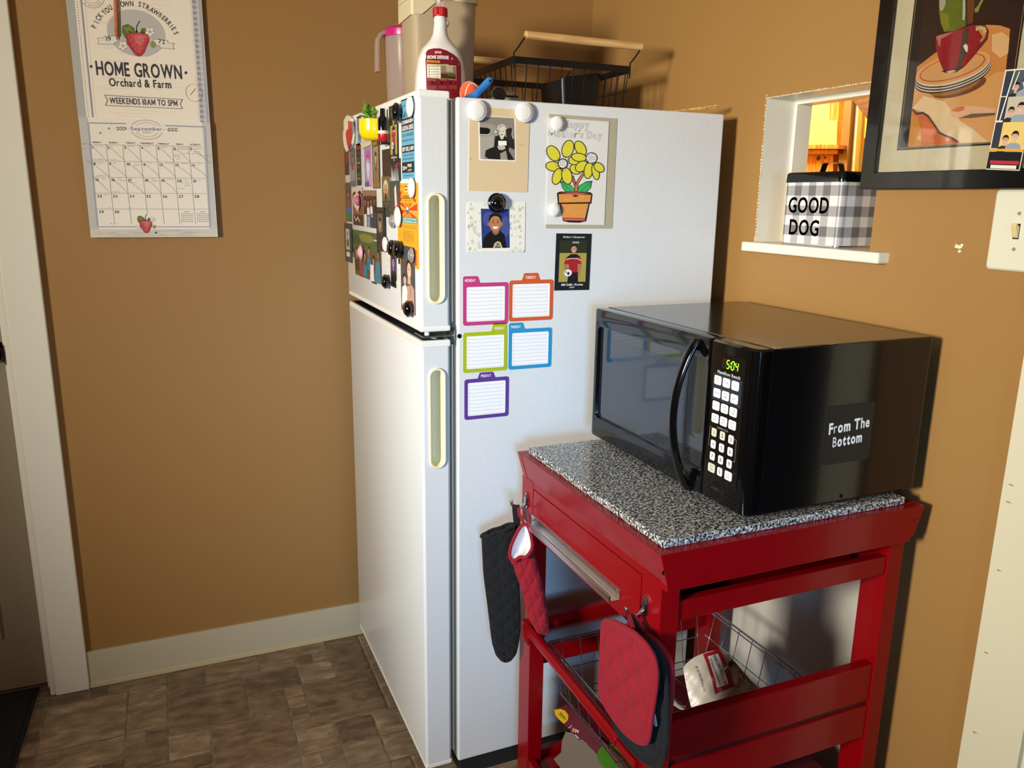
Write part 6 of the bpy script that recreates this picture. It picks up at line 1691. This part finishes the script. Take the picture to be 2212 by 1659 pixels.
# the painting, clipped to its rectangle
pl, pb = ul+.024, vl+.0045; pr = ur+.001
s.rect(ul+.0045, pb, pl, VT-.005, '0d0b0b').up()
s.rect(pl, pb, pr, VT-.005, '2a120a').up()
def PPP(pts, col): 
    out = []
    for u, v in [s.uv(cP(*p)) for p in pts]: out.append((min(max(u, pl), pr), min(max(v, pb), VT-.006)))
    s.poly(out, col)
def QQ(pts, col):
    out = []
    for u, v in [s.uv(cQ(*p)) for p in pts]: out.append((min(max(u, pl), pr), min(max(v, pb), VT-.006)))
    s.poly(out, col)
OR1, OR2, OR3, OR4 = 'c98440', 'd39a5a', 'dcb07a', 'b86a2c'
QQ(((0, 1000), (280, 790), (900, 380), (1080, 372), (1250, 380), (1400, 430), (1340, 1010), (1200, 1700), (-200, 1700)), OR1); s.up()
PPP(((470, 680), (600, 720), (1000, 700), (1180, 600), (1250, 600), (1170, 1180), (430, 1225)), OR2); s.up()
QQ(((1130, 520), (1280, 480), (1390, 560), (1370, 800), (1250, 860), (1130, 760)), OR3)
PPP(((470, 900), (560, 800), (740, 850), (860, 1000), (1000, 1100), (1100, 1185), (860, 1190), (740, 1130), (650, 1050), (560, 940)), 'e0c496'); s.up()
PPP(((470, 905), (520, 945), (560, 940), (610, 970), (660, 1040), (720, 1120), (860, 1180), (860, 1190), (430, 1225)), 'c4662a'); s.up()
PPP(((460, 960), (520, 980), (540, 1100), (545, 1220), (432, 1222)), 'c98a3c'); PPP(((530, 1000), (610, 1020), (650, 1080), (560, 1100)), 'd0682a')
s.lp([cP(*q) for q in ((468, 912), (505, 948), (555, 940), (600, 968), (650, 1040), (690, 1105), (745, 1132), (795, 1150), (850, 1185))], .0036, '4a3426'); s.up()
# stack of saucers
def oval(cx, cy, rx, ry, a, col, f=QQ): f([(cx+rx*math.cos(t)*math.cos(a)-ry*math.sin(t)*math.sin(a), cy+rx*math.cos(t)*math.sin(a)+ry*math.sin(t)*math.cos(a)) for t in [k*2*PI/40 for k in range(40)]], col); s.up()
oval(640, 1300, 420, 130, -.28, '6e3d1c'); oval(560, 1250, 420, 150, -.27, '9a6430')
for k, col in enumerate(('1d1c1e', 'cfc4b0', '1d1c1e', 'cfc4b0', '1d1c1e', 'd8ccb4')):
    oval(545, 1130-k*20, 590-k*3, 215, -.29, col)
oval(545, 1015, 575, 205, -.29, 'd9aa70'); oval(545, 1010, 560, 196, -.29, 'd29a5e')
oval(540, 1010, 510, 165, -.29, 'bb5224'); oval(540, 1008, 488, 150, -.29, 'cf9a60')
# cup
QQ(((300, 540), (870, 370), (1000, 560), (930, 760), (720, 1000), (600, 1080), (420, 1085), (340, 900), (290, 700)), '8c0c18'); s.up()
QQ(((290, 560), (330, 530), (480, 490), (560, 480), (420, 560), (370, 580), (360, 690), (330, 690), (320, 600)), 'b06a64'); QQ(((700, 470), (790, 420), (760, 700), (730, 860), (640, 1020), (600, 1040), (650, 800)), '3c2a20'); QQ(((370, 1060), (560, 1040), (700, 980), (710, 1000), (600, 1080), (440, 1090)), '2a1410'); s.up()
QQ(((700, 690), (745, 650), (775, 700), (765, 780), (740, 770)), 'e4dcc4'); QQ(((440, 1070), (560, 1045), (600, 1060), (500, 1095)), 'd0b890')
s.lp([cQ(*q) for q in ((885, 450), (940, 410), (1010, 410), (1055, 480), (1040, 580), (960, 680), (905, 730))], .0075, '6a1c18'); s.up(); s.lp([cQ(*q) for q in ((890, 440), (950, 412), (1010, 430), (1035, 490))], .0060, 'cbb07c'); s.lp([cQ(*q) for q in ((1035, 490), (1010, 560), (960, 620))], .0045, 'a88850'); s.up()
# green pear leaning in the cup, stalk
QQ(((345, -60), (560, -60), (730, -60), (745, 200), (740, 390), (560, 460), (420, 480), (370, 360), (340, 180)), '5c6a14'); s.up()
QQ(((345, -60), (440, -60), (440, 60), (400, 150), (370, 170), (345, 120)), 'a8a48c'); QQ(((360, 180), (480, 200), (500, 420), (420, 470), (370, 340)), '7c7a18'); QQ(((700, -60), (735, -60), (735, 180), (720, 300), (690, 300)), 'b8bcb0'); QQ(((760, -60), (870, -60), (870, 60), (840, 340), (760, 370)), '6a3c14'); s.up()
QQ(((1000, -60), (1030, -40), (950, 110), (930, 180), (880, 190), (870, 140), (920, 90)), '8a8a34'); s.up()
# spoon
PPP(((780, 930), (820, 890), (900, 878), (1160, 905), (1162, 940), (960, 945), (880, 975), (830, 985), (785, 965)), 'dcae86'); s.up(); PPP(((790, 925), (830, 892), (900, 885), (905, 915), (850, 935)), 'c8703a'); PPP(((860, 985), (960, 950), (1160, 940), (1158, 960), (960, 985)), '6a5044'); s.up()
# pale flowers pressed in the mat corner
for x_, y_ in ((265, 1265), (240, 1330), (290, 1390), (390, 1310), (395, 1390)):
    u, v = s.uv(cP(x_, y_)); s.ring(u, v, .0085, .0080, .0006, 'bdb28c', 14)
s.build('artwork', pic)
b = MB(); b.box(-.0155, -.0145, fy0+fwid-.003, fy1-fwid+.003, fz0+fwid-.003, fz1-fwid+.003)
GLZ = mat('picture_glass', (255, 255, 255), .03, trans=1, ior=1.45)
b.build('glass', GLZ, pic)
# photo strip stuck on the glass
a = onx(2160, 152, -.0235); c = onx(2203, 364, -.0235)
st = px_sheet((-.0230, a.y, c.z), *rotd(-.06, -YP, ZP), -XP, a.y-c.y, a.z-c.z, col='d9cdb8', t=.0006)
s = st; W, H = s.w, s.h; s.up()
for k, (v0, v1, cc2) in enumerate(((.74, .985, '44505c'), (.50, .73, 'b8b09c'), (.22, .48, 'd8bc6c'))):
    s.rect(W*.04, H*v0, W*.97, H*v1, cc2).up(); s.rect(W*.04, H*v0, W*.26, H*v1, '2c3440').up()
    s.person(W*.42, H*(v0+.085), H*.042, 'c89c84', '1c1614', '22262c', face=True); s.up(); s.person(W*.68, H*(v0+.12), H*.047, 'd0a890', '1c1614', '8c96a0', face=True); s.up()
s.rect(0, H*.19, W, H*.215, 'd89c2c').rect(W*.02, H*.01, W*.98, H*.185, '121214').up(); s.rect(W*.1, H*.06, W*.95, H*.095, 'b0283a').rect(W*.14, H*.015, W*.9, H*.05, 'd8d4cc')
s.line([(W*.14, H*.5), (W*.30, H*.99)], W*.035, 'f0e2cc').line([(W*.34, H*.8), (W*.44, H*.97)], W*.03, 'e4d6c0')
s.up(); tag(s.build('photo_strip'), 'strip of photo booth pictures stuck on the glass of the framed painting', 'photo')

# ================================================================== LIGHT SWITCH
a = onx(2152, 410, -.006); c = onx(2134, 581, -.006)
sz0, sz1, sy1 = c.z, a.z, a.y; sy0 = sy1-.118
sw = thing('light_switch', (-.003, (sy0+sy1)/2, sz0), 'off-white toggle light switch plate under the framed painting', 'light switch')
SWM = mat('off_white_switch_plate', (214, 212, 190), .35)
q = rr_(0, 1, 0, 1, .1, 0)
def rp(y0, y1, z0, z1, r, x):
    o_ = []
    for cy, cz, a0 in ((y1-r, z0+r, -90), (y1-r, z1-r, 0), (y0+r, z1-r, 90), (y0+r, z0+r, 180)):
        for k in range(5): a = math.radians(a0+k*22.5); o_.append(V3((x, cy+r*math.cos(a), cz+r*math.sin(a))))
    return o_
b = MB(); b.loft([rp(sy0, sy1, sz0, sz1, .007, -.0003), rp(sy0, sy1, sz0, sz1, .007, -.0035), rp(sy0+.003, sy1-.003, sz0+.003, sz1-.003, .006, -.0060)], 0, False); b.build('plate', SWM, sw)
tc_ = onx(2196, 500, -.006); 
for yy in (tc_.y, tc_.y-.046):
    b = MB(); b.box(-.0062, -.0058, yy-.0055, yy+.0055, tc_.z-.013, tc_.z+.013); b.build('slot', mat('dark_slot', (40, 34, 24), .7), sw)
    b = MB(); b.prism([V3((-.0055, yy-.0045, tc_.z-.0115)), V3((-.0100, yy-.0045, tc_.z-.009)), V3((-.0170, yy-.0045, tc_.z+.009)), V3((-.0150, yy-.0045, tc_.z+.014)), V3((-.0055, yy-.0045, tc_.z+.008))], (0, 1, 0), .009)
    b.build('toggle', mat('almond_toggle', (214, 196, 140), .35), sw, bevel=.001)
    for dz in (-.030, .030):
        b = MB(); b.lathe([(.0034, 0), (.0030, .0010), (.0001, .0012)], (-.0060, yy, tc_.z+dz), 16, 0, (-1, 0, 0)); b.obox((-.0073, yy, tc_.z+dz), (.0002, 0, 0), (0, .0022, .0016), (0, .0002, -.0003)); b.build('screw', mat('plate_screw', (170, 168, 150), .3, .4), sw)

# ================================================================== OVEN MITTS AND POT HOLDERS
BC = noise_bump(mat('black_cotton', (13, 14, 17), .95, sheen=.03), 700, .5, .001)
RC = noise_bump(mat('red_cotton', (138, 8, 28), .9, sheen=.04), 700, .5, .001)
WC = noise_bump(mat('white_lining', (226, 220, 222), .95), 300, .5, .001)
def quilt(p, q, s_=.040, d=.0042):
    """depth of the stitched lines at (p, q)"""
    a = abs(((p+q)/s_) % 1-.5)*2; c = abs(((p-q)/s_) % 1-.5)*2
    m_ = min(1-a, 1-c)
    return -d*math.exp(-(m_/.30)**2)
def mitt(name, label, P, N, rows, thick, m, lin_, top_open, seam=True):
    """rows: (left px, right px, py) down the glove; P, N: the vertical plane it hangs in"""
    N = V3(N).normalized(); U = V3((-N.y, N.x, 0)).normalized()
    if U.dot(CR) < 0: U = -U
    n = 96; R = []
    # resample rows
    rs = []
    for (a, c) in zip(rows, rows[1:]):
        for k in range(14): t = k/14; rs.append([a[i]+(c[i]-a[i])*t for i in range(len(a))])
    rs.append(list(rows[-1]))
    # smooth
    for _ in range(14):
        rs = [rs[0]]+[[(rs[i-1][j]+2*rs[i][j]+rs[i+1][j])/4 for j in range(len(rs[0]))] for i in range(1, len(rs)-1)]+[rs[-1]]
    for r in rs:
        L_, R__ = onp(r[0], r[2], P, N), onp(r[1], r[3], P, N); c = (L_+R__)/2; hw_ = (R__-L_).length/2; dv = (R__-L_).normalized()
        th = thick*r[4]; ring = []
        for k in range(n):
            t = 2*PI*k/n; x_, y_ = math.cos(t), math.sin(t)
            ez = abs(y_)**.8*math.copysign(1, y_)
            p_ = hw_*x_; dd = quilt(p_+.3*k*0, c.z)
            sea = -.003*math.exp(-((k-n*.75)/1.6)**2)-.003*math.exp(-((k-n*.25)/1.6)**2) if seam else 0
            wr = .0005*math.sin(c.z*300+2*math.sin(k*.35))
            ring.append(c+dv*(hw_*x_)+N*(th*ez+(dd+sea+wr)*math.copysign(1, y_)*min(1, abs(y_)*2)))
        R.append(ring)
    body = MB(); body.loft(R, 0, True, False, True)
    o = body.build(name, m); tag(o, label, 'oven mitt')
    # lining inside the mouth
    c0 = sum(R[0], V3())/n; c1 = sum(R[28], V3())/n
    li = MB(); li.loft([[c0+(p_-c0)*.93+(c1-c0)*.02 for p_ in R[0]]]+[[sum(R[i], V3())/n+(p_-sum(R[i], V3())/n)*.80 for p_ in R[i]] for i in (6, 14, 24)], 0, True, False, True)
    part(li.build('lining', lin_, o), None) if False else li.build('lining', lin_, o)
    rim = MB(); rim.tube(R[0], .0042, 8, 0, True); rim.build('binding', m, o)
    return o, R
tipA = V3((LX0-.036, hk1.y, hk1.z-.010)); 
NB = (-.50, -.85, 0)
PB = V3((-.690, -.885, .6))
mb_, Rb = mitt('oven_mitt', 'long black quilted oven mitt hanging from the hook nearest the refrigerator', PB, NB,
     [(1040, 1116, 1158, 1132, .95), (1041, 1117, 1180, 1172, .95), (1044, 1121, 1240, 1240, .9), (1052, 1124, 1300, 1300, .9), (1058, 1125, 1350, 1350, .9), (1062, 1122, 1385, 1385, .85), (1070, 1116, 1412, 1412, .7), (1080, 1106, 1426, 1426, .4), (1090, 1096, 1431, 1431, .1)], .019, BC, mat('black_lining', (24, 24, 26), .95), True)
cA_ = Rb[0][0]
b = MB()
def strap(pts, w, t, m, name, parent, side_=YP):
    pts = [V3(p) for p in pts]; R = []
    for i, p_ in enumerate(pts):
        d = (pts[min(i+1, len(pts)-1)]-pts[max(i-1, 0)]).normalized(); a = (side_-d*side_.dot(d)).normalized(); n_ = d.cross(a)
        R.append([p_+a*(w*x_)+n_*(t*y_) for x_, y_ in ((-1, -1), (1, -1), (1, 1), (-1, 1))])
    q = MB(); q.loft(R, 0, False); return q.build(name, m, parent, bevel=.0004)
tb_ = onp(1114, 1128, PB, NB); hp1 = V3((LX0-.033, hk1.y, hk1.z-.0105))
strap([tb_+V3((0, 0, -.015)), tb_, tb_.lerp(hp1, .6), hp1+V3((0, 0, .003)), hp1+V3((.004, -.004, .002)), tb_.lerp(hp1, .5)+V3((.006, -.006, 0)), tb_+V3((.004, -.006, -.012))], .0052, .0009, BC, 'loop', mb_, V3((.8, -.5, 0)).normalized())
PR = V3((-.668, -.93, .6)); NR = (-.62, -.78, 0)
mr_, Rr = mitt('oven_mitt', 'red quilted oven mitt with its white lining showing', PR, NR,
     [(1108, 1152, 1214, 1188, .95), (1112, 1160, 1230, 1215, 1.0), (1126, 1172, 1270, 1262, .95), (1136, 1180, 1310, 1305, .95), (1146, 1185, 1340, 1338, .9), (1158, 1186, 1362, 1360, .7), (1168, 1184, 1372, 1370, .4), (1174, 1180, 1376, 1375, .1)], .021, RC, WC, True)
# the open mouth: a folded cuff that shows the lining, its rim bound in red
P2 = V3((-.690, -.945, .7)); N2 = V3((-.62, -.74, .25)).normalized()
cuff = [(1131, 1131), (1121, 1142), (1112, 1160), (1103, 1180), (1100, 1200), (1106, 1213), (1116, 1209), (1124, 1202), (1134, 1206), (1144, 1196), (1151, 1182), (1149, 1165), (1145, 1148), (1140, 1135)]
cp_ = [onp(a, c, P2, N2) for a, c in cuff]
for _ in range(2): cp_ = [p for a, c in zip(cp_, cp_[1:]+cp_[:1]) for p in (a*.75+c*.25, a*.25+c*.75)]
cc3 = sum(cp_, V3())/len(cp_)
b = MB(); b.tube(cp_, .0040, 8, 0, True); b.build('cuff_binding', RC, mr_)
b = MB(); b.loft([cp_, [cc3+(p_-cc3)*.86-N2*.006 for p_ in cp_], [cc3+(p_-cc3)*.62-N2*.020+V3((0, 0, -.002*math.sin(i*1.3))) for i, p_ in enumerate(cp_)], [cc3+(p_-cc3)*.2-N2*.030 for p_ in cp_]], 0, True, False, True); part(b.build('inside', WC, mr_), 'white quilted inside')
back = [p_-N2*.004 for p_ in cp_]; nR = len(cp_)
b = MB(); b.loft([cp_, [p_-N2*.012+(cc3-p_)*-.02 for p_ in cp_], [p_.lerp(sum(Rr[10], V3())/96, .25)-N2*.022 for p_ in cp_]], 0, True, False, False); b.build('cuff', RC, mr_)
tr_ = onp(1134, 1130, P2, N2)
strap([tr_+V3((0, 0, -.006)), tr_.lerp(hp1, .5), hp1+V3((.010, 0, .000))], .0035, .0008, RC, 'loop', mr_, V3((.5, -.8, 0)).normalized())

def pad(name, label, pts, x, m, thick=.0055, tilt=(0, 0, 0), cat='pot holder'):
    """quilted square hanging by one corner; pts: outline in pixels on the plane x"""
    P = [onx(a, c, x) for a, c in pts]
    for p_ in P: p_.x += tilt[0]*(p_.z-.70)+tilt[1]*(p_.y+1.42)
    for w_ in (.8, .78): P = [p for a, c in zip(P, P[1:]+P[:1]) for p in (a*w_+c*(1-w_), a*(1-w_)+c*w_)]
    c = sum(P, V3())/len(P); n = len(P); R = []
    N = V3((-1, 0, 0)); K = 40
    def lay(sg):
        out = []
        for k in range(K+1):
            q = k/K; ring = []
            for p_ in P:
                w = c+(p_-c)*max(q, .002); bul = thick*(1-.25*q*q)*(1 if q < .93 else .75)
                d = quilt(w.y*1.0, w.z*.9, .056, .0058) if q < .90 else (-.0026 if q < .94 else 0)
                ring.append(w+N*sg*(bul+d))
            out.append(ring)
        return out
    f, bk = lay(1), lay(-1)
    b = MB(); b.loft(f, 0, True, False, False); b.loft(bk, 0, True, False, False); b.loft([f[-1], bk[-1]], 0, True, False, False)
    b.tube([c+(p_-c)*1.0 for p_ in P], .0050, 8, 0, True)
    o = b.build(name, m); return tag(o, label, cat), P
hp2 = V3((LX0-.030, hk2.y, hk2.z-.0150))
pk1, P1 = pad('pot_holder', 'black quilted pot holder hanging between two red ones', [(1384, 1372), (1420, 1400), (1436, 1440), (1441, 1500), (1440, 1600), (1430, 1648), (1412, 1656), (1380, 1635), (1340, 1590), (1325, 1560), (1340, 1470), (1352, 1400)], -.646, BC)
pr2, P2_ = pad('pot_holder', 'red quilted pot holder at the back of the hanging pot holders', [(1392, 1366), (1425, 1392), (1449, 1425), (1453, 1470), (1449, 1520), (1440, 1575), (1415, 1590), (1380, 1560), (1362, 1520), (1360, 1440), (1370, 1390)], -.629, RC, .004)
pr1, P3_ = pad('pot_holder', 'red quilted pot holder at the front of the hanging pot holders', [(1303, 1343), (1318, 1341), (1345, 1352), (1372, 1368), (1396, 1392), (1413, 1420), (1419, 1455), (1416, 1490), (1408, 1540), (1403, 1585), (1398, 1603), (1382, 1605), (1352, 1583), (1322, 1545), (1300, 1508), (1297, 1490), (1299, 1440), (1301, 1390)], -.668, RC)
for o_, px, dx_, m in ((pr1, (1366, 1372), -.004, RC), (pk1, (1385, 1378), 0, BC), (pr2, (1396, 1372), .004, RC)):
    x_ = {pr1: -.668, pk1: -.646, pr2: -.629}[o_]
    a = onx(*px, x_); tp_ = V3((hp2.x+dx_, hp2.y, hp2.z))
    strap([a+V3((0, .004, -.010)), a.lerp(tp_, .5)+V3((0, .006, 0)), tp_+V3((0, .0, .0035)), a.lerp(tp_, .5)+V3((0, -.008, 0)), a+V3((0, -.004, -.010))], .0036, .0011, m, 'loop', o_, V3((1, 0, 0)))
b = MB(); p_ = onx(1418, 1545, -.640)
q = [onx(*c_, -.6545) for c_ in ((1408, 1530), (1412, 1530), (1417, 1550), (1420, 1568), (1416, 1570), (1410, 1555))]
b.prism(q, (-1, 0, 0), .0008); part(b.build('care_tag', mat('white_tag', (225, 225, 222), .7), pk1), 'white care tag')

# ================================================================== IN THE WIRE BASKET: CHIP BAG
BP = V3((-.30, -1.21, .415)); BN = V3((-.30, -.72, .62)).normalized()
bagpx = [(1475, 1440), (1500, 1418), (1545, 1403), (1562, 1410), (1592, 1450), (1625, 1480), (1648, 1500), (1625, 1530), (1570, 1552), (1502, 1562), (1488, 1510), (1478, 1460)]
Pg = [onp(a, c, BP, BN) for a, c in bagpx]
for _ in range(2): Pg = [p for a, c in zip(Pg, Pg[1:]+Pg[:1]) for p in (a*.8+c*.2, a*.2+c*.8)]
cg = sum(Pg, V3())/len(Pg)
rb = random.Random(3)
def bulge(p_, q): return .018*(1-q**2.2)+.0016*math.sin(p_.x*190+p_.z*120)*(1-q)+.0012*math.sin(p_.y*260-p_.x*90)
K = 14; Rf = [[cg+(p_-cg)*max(k/K, .002)+BN*bulge(cg+(p_-cg)*(k/K), k/K) for p_ in Pg] for k in range(K+1)]
Rk = [[cg+(p_-cg)*max(k/K, .002)-BN*(.016*(1-(k/K)**2.2)) for p_ in Pg] for k in range(K+1)]
b = MB(); b.loft(Rf, 0, True, False, False); b.loft(Rk, 0, True, False, False)
BAGM = mat('pearl_film', (206, 198, 186), .28, coat=.3)
bag = b.build('chip_bag', BAGM); tag(bag, 'clipped white corn tortilla chip bag lying in the wire basket', 'bag')
def bagf(px, py):
    p_ = onp(px, py, BP, BN)
    q = 0
    d = p_-cg
    # how far towards the outline this point lies
    dn_ = d.normalized() if d.length > 1e-6 else BN
    e = max((q_-cg for q_ in Pg), key=lambda e_: dn_.dot(e_.normalized()))
    q = min(d.length/e.length, 1)
    return p_+BN*(bulge(p_, q)+.0014)
def bpoly(mb, pts, mi, l=0, n=16):
    a, c, d_, e = [V3((p[0], p[1], 0)) for p in pts]
    vs = []
    for i in range(n+1):
        for j in range(n+1):
            p_ = a.lerp(c, i/n).lerp(e.lerp(d_, i/n), j/n); vs.append(bagf(p_.x, p_.y)+BN*l)
    mb.add(vs, [(i*(n+1)+j, (i+1)*(n+1)+j, (i+1)*(n+1)+j+1, i*(n+1)+j+1) for i in range(n) for j in range(n)], mi, False)
b = MB()
bpoly(b, ((1518, 1413), (1556, 1402), (1581, 1484), (1541, 1501)), 0)
bpoly(b, ((1527, 1419), (1550, 1412), (1569, 1479), (1544, 1487)), 1, .0008)
bpoly(b, ((1557, 1404), (1572, 1412), (1640, 1492), (1583, 1484)), 3, .0002)
b.keep = True
def btext(t, x0, y0, x1, y1, h, mi, bold=1, l=.0016):
    L_ = math.hypot(x1-x0, y1-y0); dx_, dy_ = (x1-x0)/L_, (y1-y0)/L_; k = h/CAPH
    W_ = sum(.32 if ch == ' ' else GL[(ch, bold)][2]+.09 for ch in t); sx = L_/(W_*k); x = 0
    for ch in t:
        if ch == ' ': x += .32*k*sx; continue
        vs, fs, gw = GL[(ch, bold)]
        b.add([bagf(x0+(x+a_*k*sx)*dx_+c_*k*dy_, y0+(x+a_*k*sx)*dy_-c_*k*dx_)+BN*l for a_, c_ in vs], fs, mi); x += (gw+.09)*k*sx
btext('WHITE CORN TORTILLA CHIPS', 1537, 1417, 1561, 1484, 5.5, 2, 2)
btext('TOTOPOS DE MAIZ BLANCO', 1529, 1424, 1549, 1484, 4.2, 2, 1)
btext('NET WT./PESO NETO 11 oz (312g)', 1499, 1440, 1517, 1497, 3.6, 4, 1)
b.build('bag_print', [ink('a02430'), ink('e6e0d4'), ink('2c5c9c'), mat('clear_film_window', (176, 150, 120), .2, coat=.5), ink('2a3a34')], bag)
cl = bagf(1577, 1434)
b = MB(); b.prism([cl+V3(q) for q in ((-.004, -.002, -.006), (.006, 0, -.004), (.003, 0, .008), (-.006, -.002, .004))], tuple(BN), .007)
o = b.build('binder_clip', BLKS, bevel=.0008); tag(o, 'small black binder clip closing the chip bag', 'clip')
b = MB(); b.tube([cl, bagf(1563, 1444)+BN*.006, bagf(1556, 1452)+BN*.005, bagf(1561, 1448)+BN*.006], .0007, 6); b.build('wire_lever', CHROME, o)
w0 = onz(1462, 1530, WBB+.004)
b = MB(); b.tube([w0+V3((0, .02, .012)), w0+V3((0, .008, .008)), w0+V3((.004, -.006, .005)), w0+V3((.012, -.018, .003))], [.004, .006, .004, .0015], 8); b.tube([w0+V3((.004, -.004, .006)), w0+V3((.02, -.006, .004))], [.004, .001], 8)
o = b.build('twist_of_paper', mat('white_tissue', (220, 216, 210), .8)); tag(o, 'small white twist of paper on the floor of the wire basket', 'paper')

# ================================================================== ON THE BOTTOM SHELF
SH = .1025
# torn maroon snack box, lying across the shelf
bx = thing('snack_box', (-.36, -1.19, SH), 'torn maroon cardboard snack box with yellow and green circles on the bottom shelf', 'box')
MARB = mat('maroon_print_card', (88, 20, 34), .4); CARD = noise_bump(mat('grey_brown_card', (104, 92, 78), .8), 60, .2, .001)
e0 = onz(1225, 1521, .285); e1 = onz(1348, 1645, .285)
X0 = (e0.x+e1.x)/2; Y1 = e0.y
bt_, Y0 = .283, -1.405
b = MB(); b.box(X0, -.13, Y0, Y1, bt_-.003, bt_).box(X0+.002, -.13, Y1-.003, Y1, SH, bt_-.003).box(X0+.002, -.13, Y0, Y0+.003, SH, bt_-.003).box(-.133, -.13, Y0+.003, Y1-.003, SH, bt_-.003).box(X0+.002, -.13, Y0, Y1, SH, SH+.003)
b.build('carton', [MARB], bx, bevel=.0008)
# torn flap folding down and out from the front edge
FN = V3((-.75, 0, .66)).normalized(); FP = V3((X0, 0, bt_))
torn = [(1225, 1522), (1198, 1533), (1201, 1548), (1212, 1556), (1216, 1564), (1228, 1573), (1234, 1582), (1245, 1590), (1249, 1598), (1262, 1597), (1272, 1612), (1290, 1628), (1300, 1640), (1308, 1655), (1370, 1675), (1348, 1645)]
q = [onp(a, c, FP, FN) for a, c in torn]
b = MB(); b.prism([p_+FN*.0015 for p_ in q], -FN, .0025)
fl = b.build('torn_flap', [MARB], bx)
fs_ = Sheet(lambda u, v, l: onp(u, v, FP, FN)+FN*(.0016+l), 1, 1, base=False, t=.0004, eps=5e-5)
fs_.poly([(1198, 1534), (1212, 1532), (1222, 1536), (1229, 1546), (1228, 1556), (1220, 1564), (1214, 1560), (1206, 1552), (1201, 1546)], 'c9a218').up()
# the printing is upside down on the flap
def ftext(t, x0, y0, x1, y1, h, col, sheet=fs_, bold=2):
    mi = sheet.mi(col); L_ = math.hypot(x1-x0, y1-y0); dx_, dy_ = (x1-x0)/L_, (y1-y0)/L_; k = h/CAPH
    W_ = sum(.32 if ch == ' ' else GL[(ch, bold)][2]+.09 for ch in t); sx = L_/(W_*k); x = 0
    for ch in t:
        if ch == ' ': x += .32*k*sx; continue
        vs, fs, gw = GL[(ch, bold)]
        sheet.mb.add([sheet.P(x0+(x+a_*k*sx)*dx_+c_*k*dy_, y0+(x+a_*k*sx)*dy_-c_*k*dx_) for a_, c_ in vs], fs, mi); x += (gw+.09)*k*sx
ftext('BAGS', 1225, 1553, 1212, 1539, 6, '1c1410')
ftext('MIX', 1252, 1578, 1237, 1573, 7, 'e4c8b8', bold=1)
fs_.line([(1229, 1573), (1233, 1572), (1236, 1567)], 1.2, 'e4c8b8').line([(1244, 1588), (1249, 1594), (1252, 1596)], 1.5, 'e8d8cc')
fs_.build('flap_print', fl)
# brown inside of the box front, bent outwards
GN = V3((-.9, -.2, .35)).normalized(); GP = V3((X0-.012, -1.10, .22))
gq = [onp(a, c, GP, GN) for a, c in ((1222, 1580), (1214, 1600), (1212, 1625), (1196, 1640), (1202, 1648), (1222, 1672), (1330, 1690), (1310, 1655), (1290, 1630), (1262, 1600), (1235, 1583))]
b = MB(); b.prism(gq, -GN, .002); part(b.build('inner_flap', CARD, bx), 'bare brown card of the torn front')
# print on top
tp2 = Sheet(lambda u, v, l: onz(u, v, bt_)+ZP*l, 1, 1, base=False, t=.0004, eps=5e-5)
g_ = [(1300+math.cos(t)*0, 0) for t in (0,)]
gc = onz(1334, 1640, bt_)
tp3 = Sheet(flat((0, 0, bt_), XP, YP, ZP), 1, 1, base=False, t=.0004, eps=5e-5)
tp3.ell(gc.x, gc.y, .042, .050, '5c9a2c', 26); tp3.up()
ftext('44 TOTAL', 1345, 1660, 1318, 1616, 10, 'e8eef4', tp2); tp2.up(); ftext('44 TOTAL', 1344, 1659, 1318, 1617, 8, '24407c', tp2, 1)
for k in range(3): ftext('bags of chips', 1475+k*7, 1490+k*14, 1500+k*7, 1530+k*14, 4, '7a3038', tp2, 1)
tp2.up(); tp2.poly([(1325, 1556), (1332, 1556), (1345, 1585), (1338, 1590)], '8a8a30'); tp2.poly([(1325, 1553), (1332, 1553), (1334, 1562), (1326, 1562)], 'b02c2c')
tp2.build('top_print', bx); tp3.build('green_circle', bx)
# juice carton standing near the wall side
jc = onz(1600, 1640, .19)
b = MB(); J0 = onx(1530, 1659, -.31)
jb = thing('fruit_carton', (-.17, -1.43, SH), 'yellow and green fruit-printed carton behind the lower rail of the red cart', 'carton') if False else None
b = MB(); jp = [onp(a, c, (-.2, -1.42, .3), (0, 1, 0)) for a, c in ((1480, 1690), (1515, 1650), (1606, 1624), (1606, 1690))]
x_l, x_r, z_t = jp[1].x, jp[2].x, jp[2].z
b.box(x_l, x_r, -1.428, -1.410, SH, z_t)
o = b.build('fruit_carton', mat('dark_carton_print', (38, 42, 20), .4)); tag(o, 'yellow and green fruit-printed carton behind the lower rail of the red cart', 'carton')
s = Sheet(flat((x_l, -1.428, SH), XP, ZP, -YP), x_r-x_l, z_t-SH, base=False, t=.0003); W, H = s.w, s.h
s.poly([(W*.55, H*.2), (W, H*.35), (W, H*.97), (W*.9, H*.90), (W*.62, H*.55)], 'a88e14').up(); s.poly([(W*.3, H*.5), (W*.6, H*.6), (W*.95, H*.97), (W*.62, H*.98), (W*.4, H*.9)], '6c8a1e').up(); s.ell(W*.5, H*.80, W*.1, H*.07, '22301a', 12).ell(W*.85, H*.72, W*.08, H*.08, '4a5a14', 12).ell(W*.25, H*.86, W*.12, H*.08, 'b09a1c', 12)
s.line([(W*.6, H*.6), (W*.98, H*.99)], .002, 'd8d8c0'); s.up(); s.build('front_print', o)

# ---------------------------------------------------------------- repeats carry the same group
for base, g in {'oven_mitt': 'oven mitts on the hook nearest the refrigerator', 'pot_holder': 'pot holders on the near hook of the cart', 'event_flyer': 'event flyers on the freezer door', 'player_card': 'soccer player cards on the refrigerator', 'doodle_card': 'doodle-patterned school photo cards', 'group_photo': 'group photos on the freezer door'}.items():
    for o in bpy.data.objects:
        if o.parent is None and o.name.split('.')[0] == base: o['group'] = g
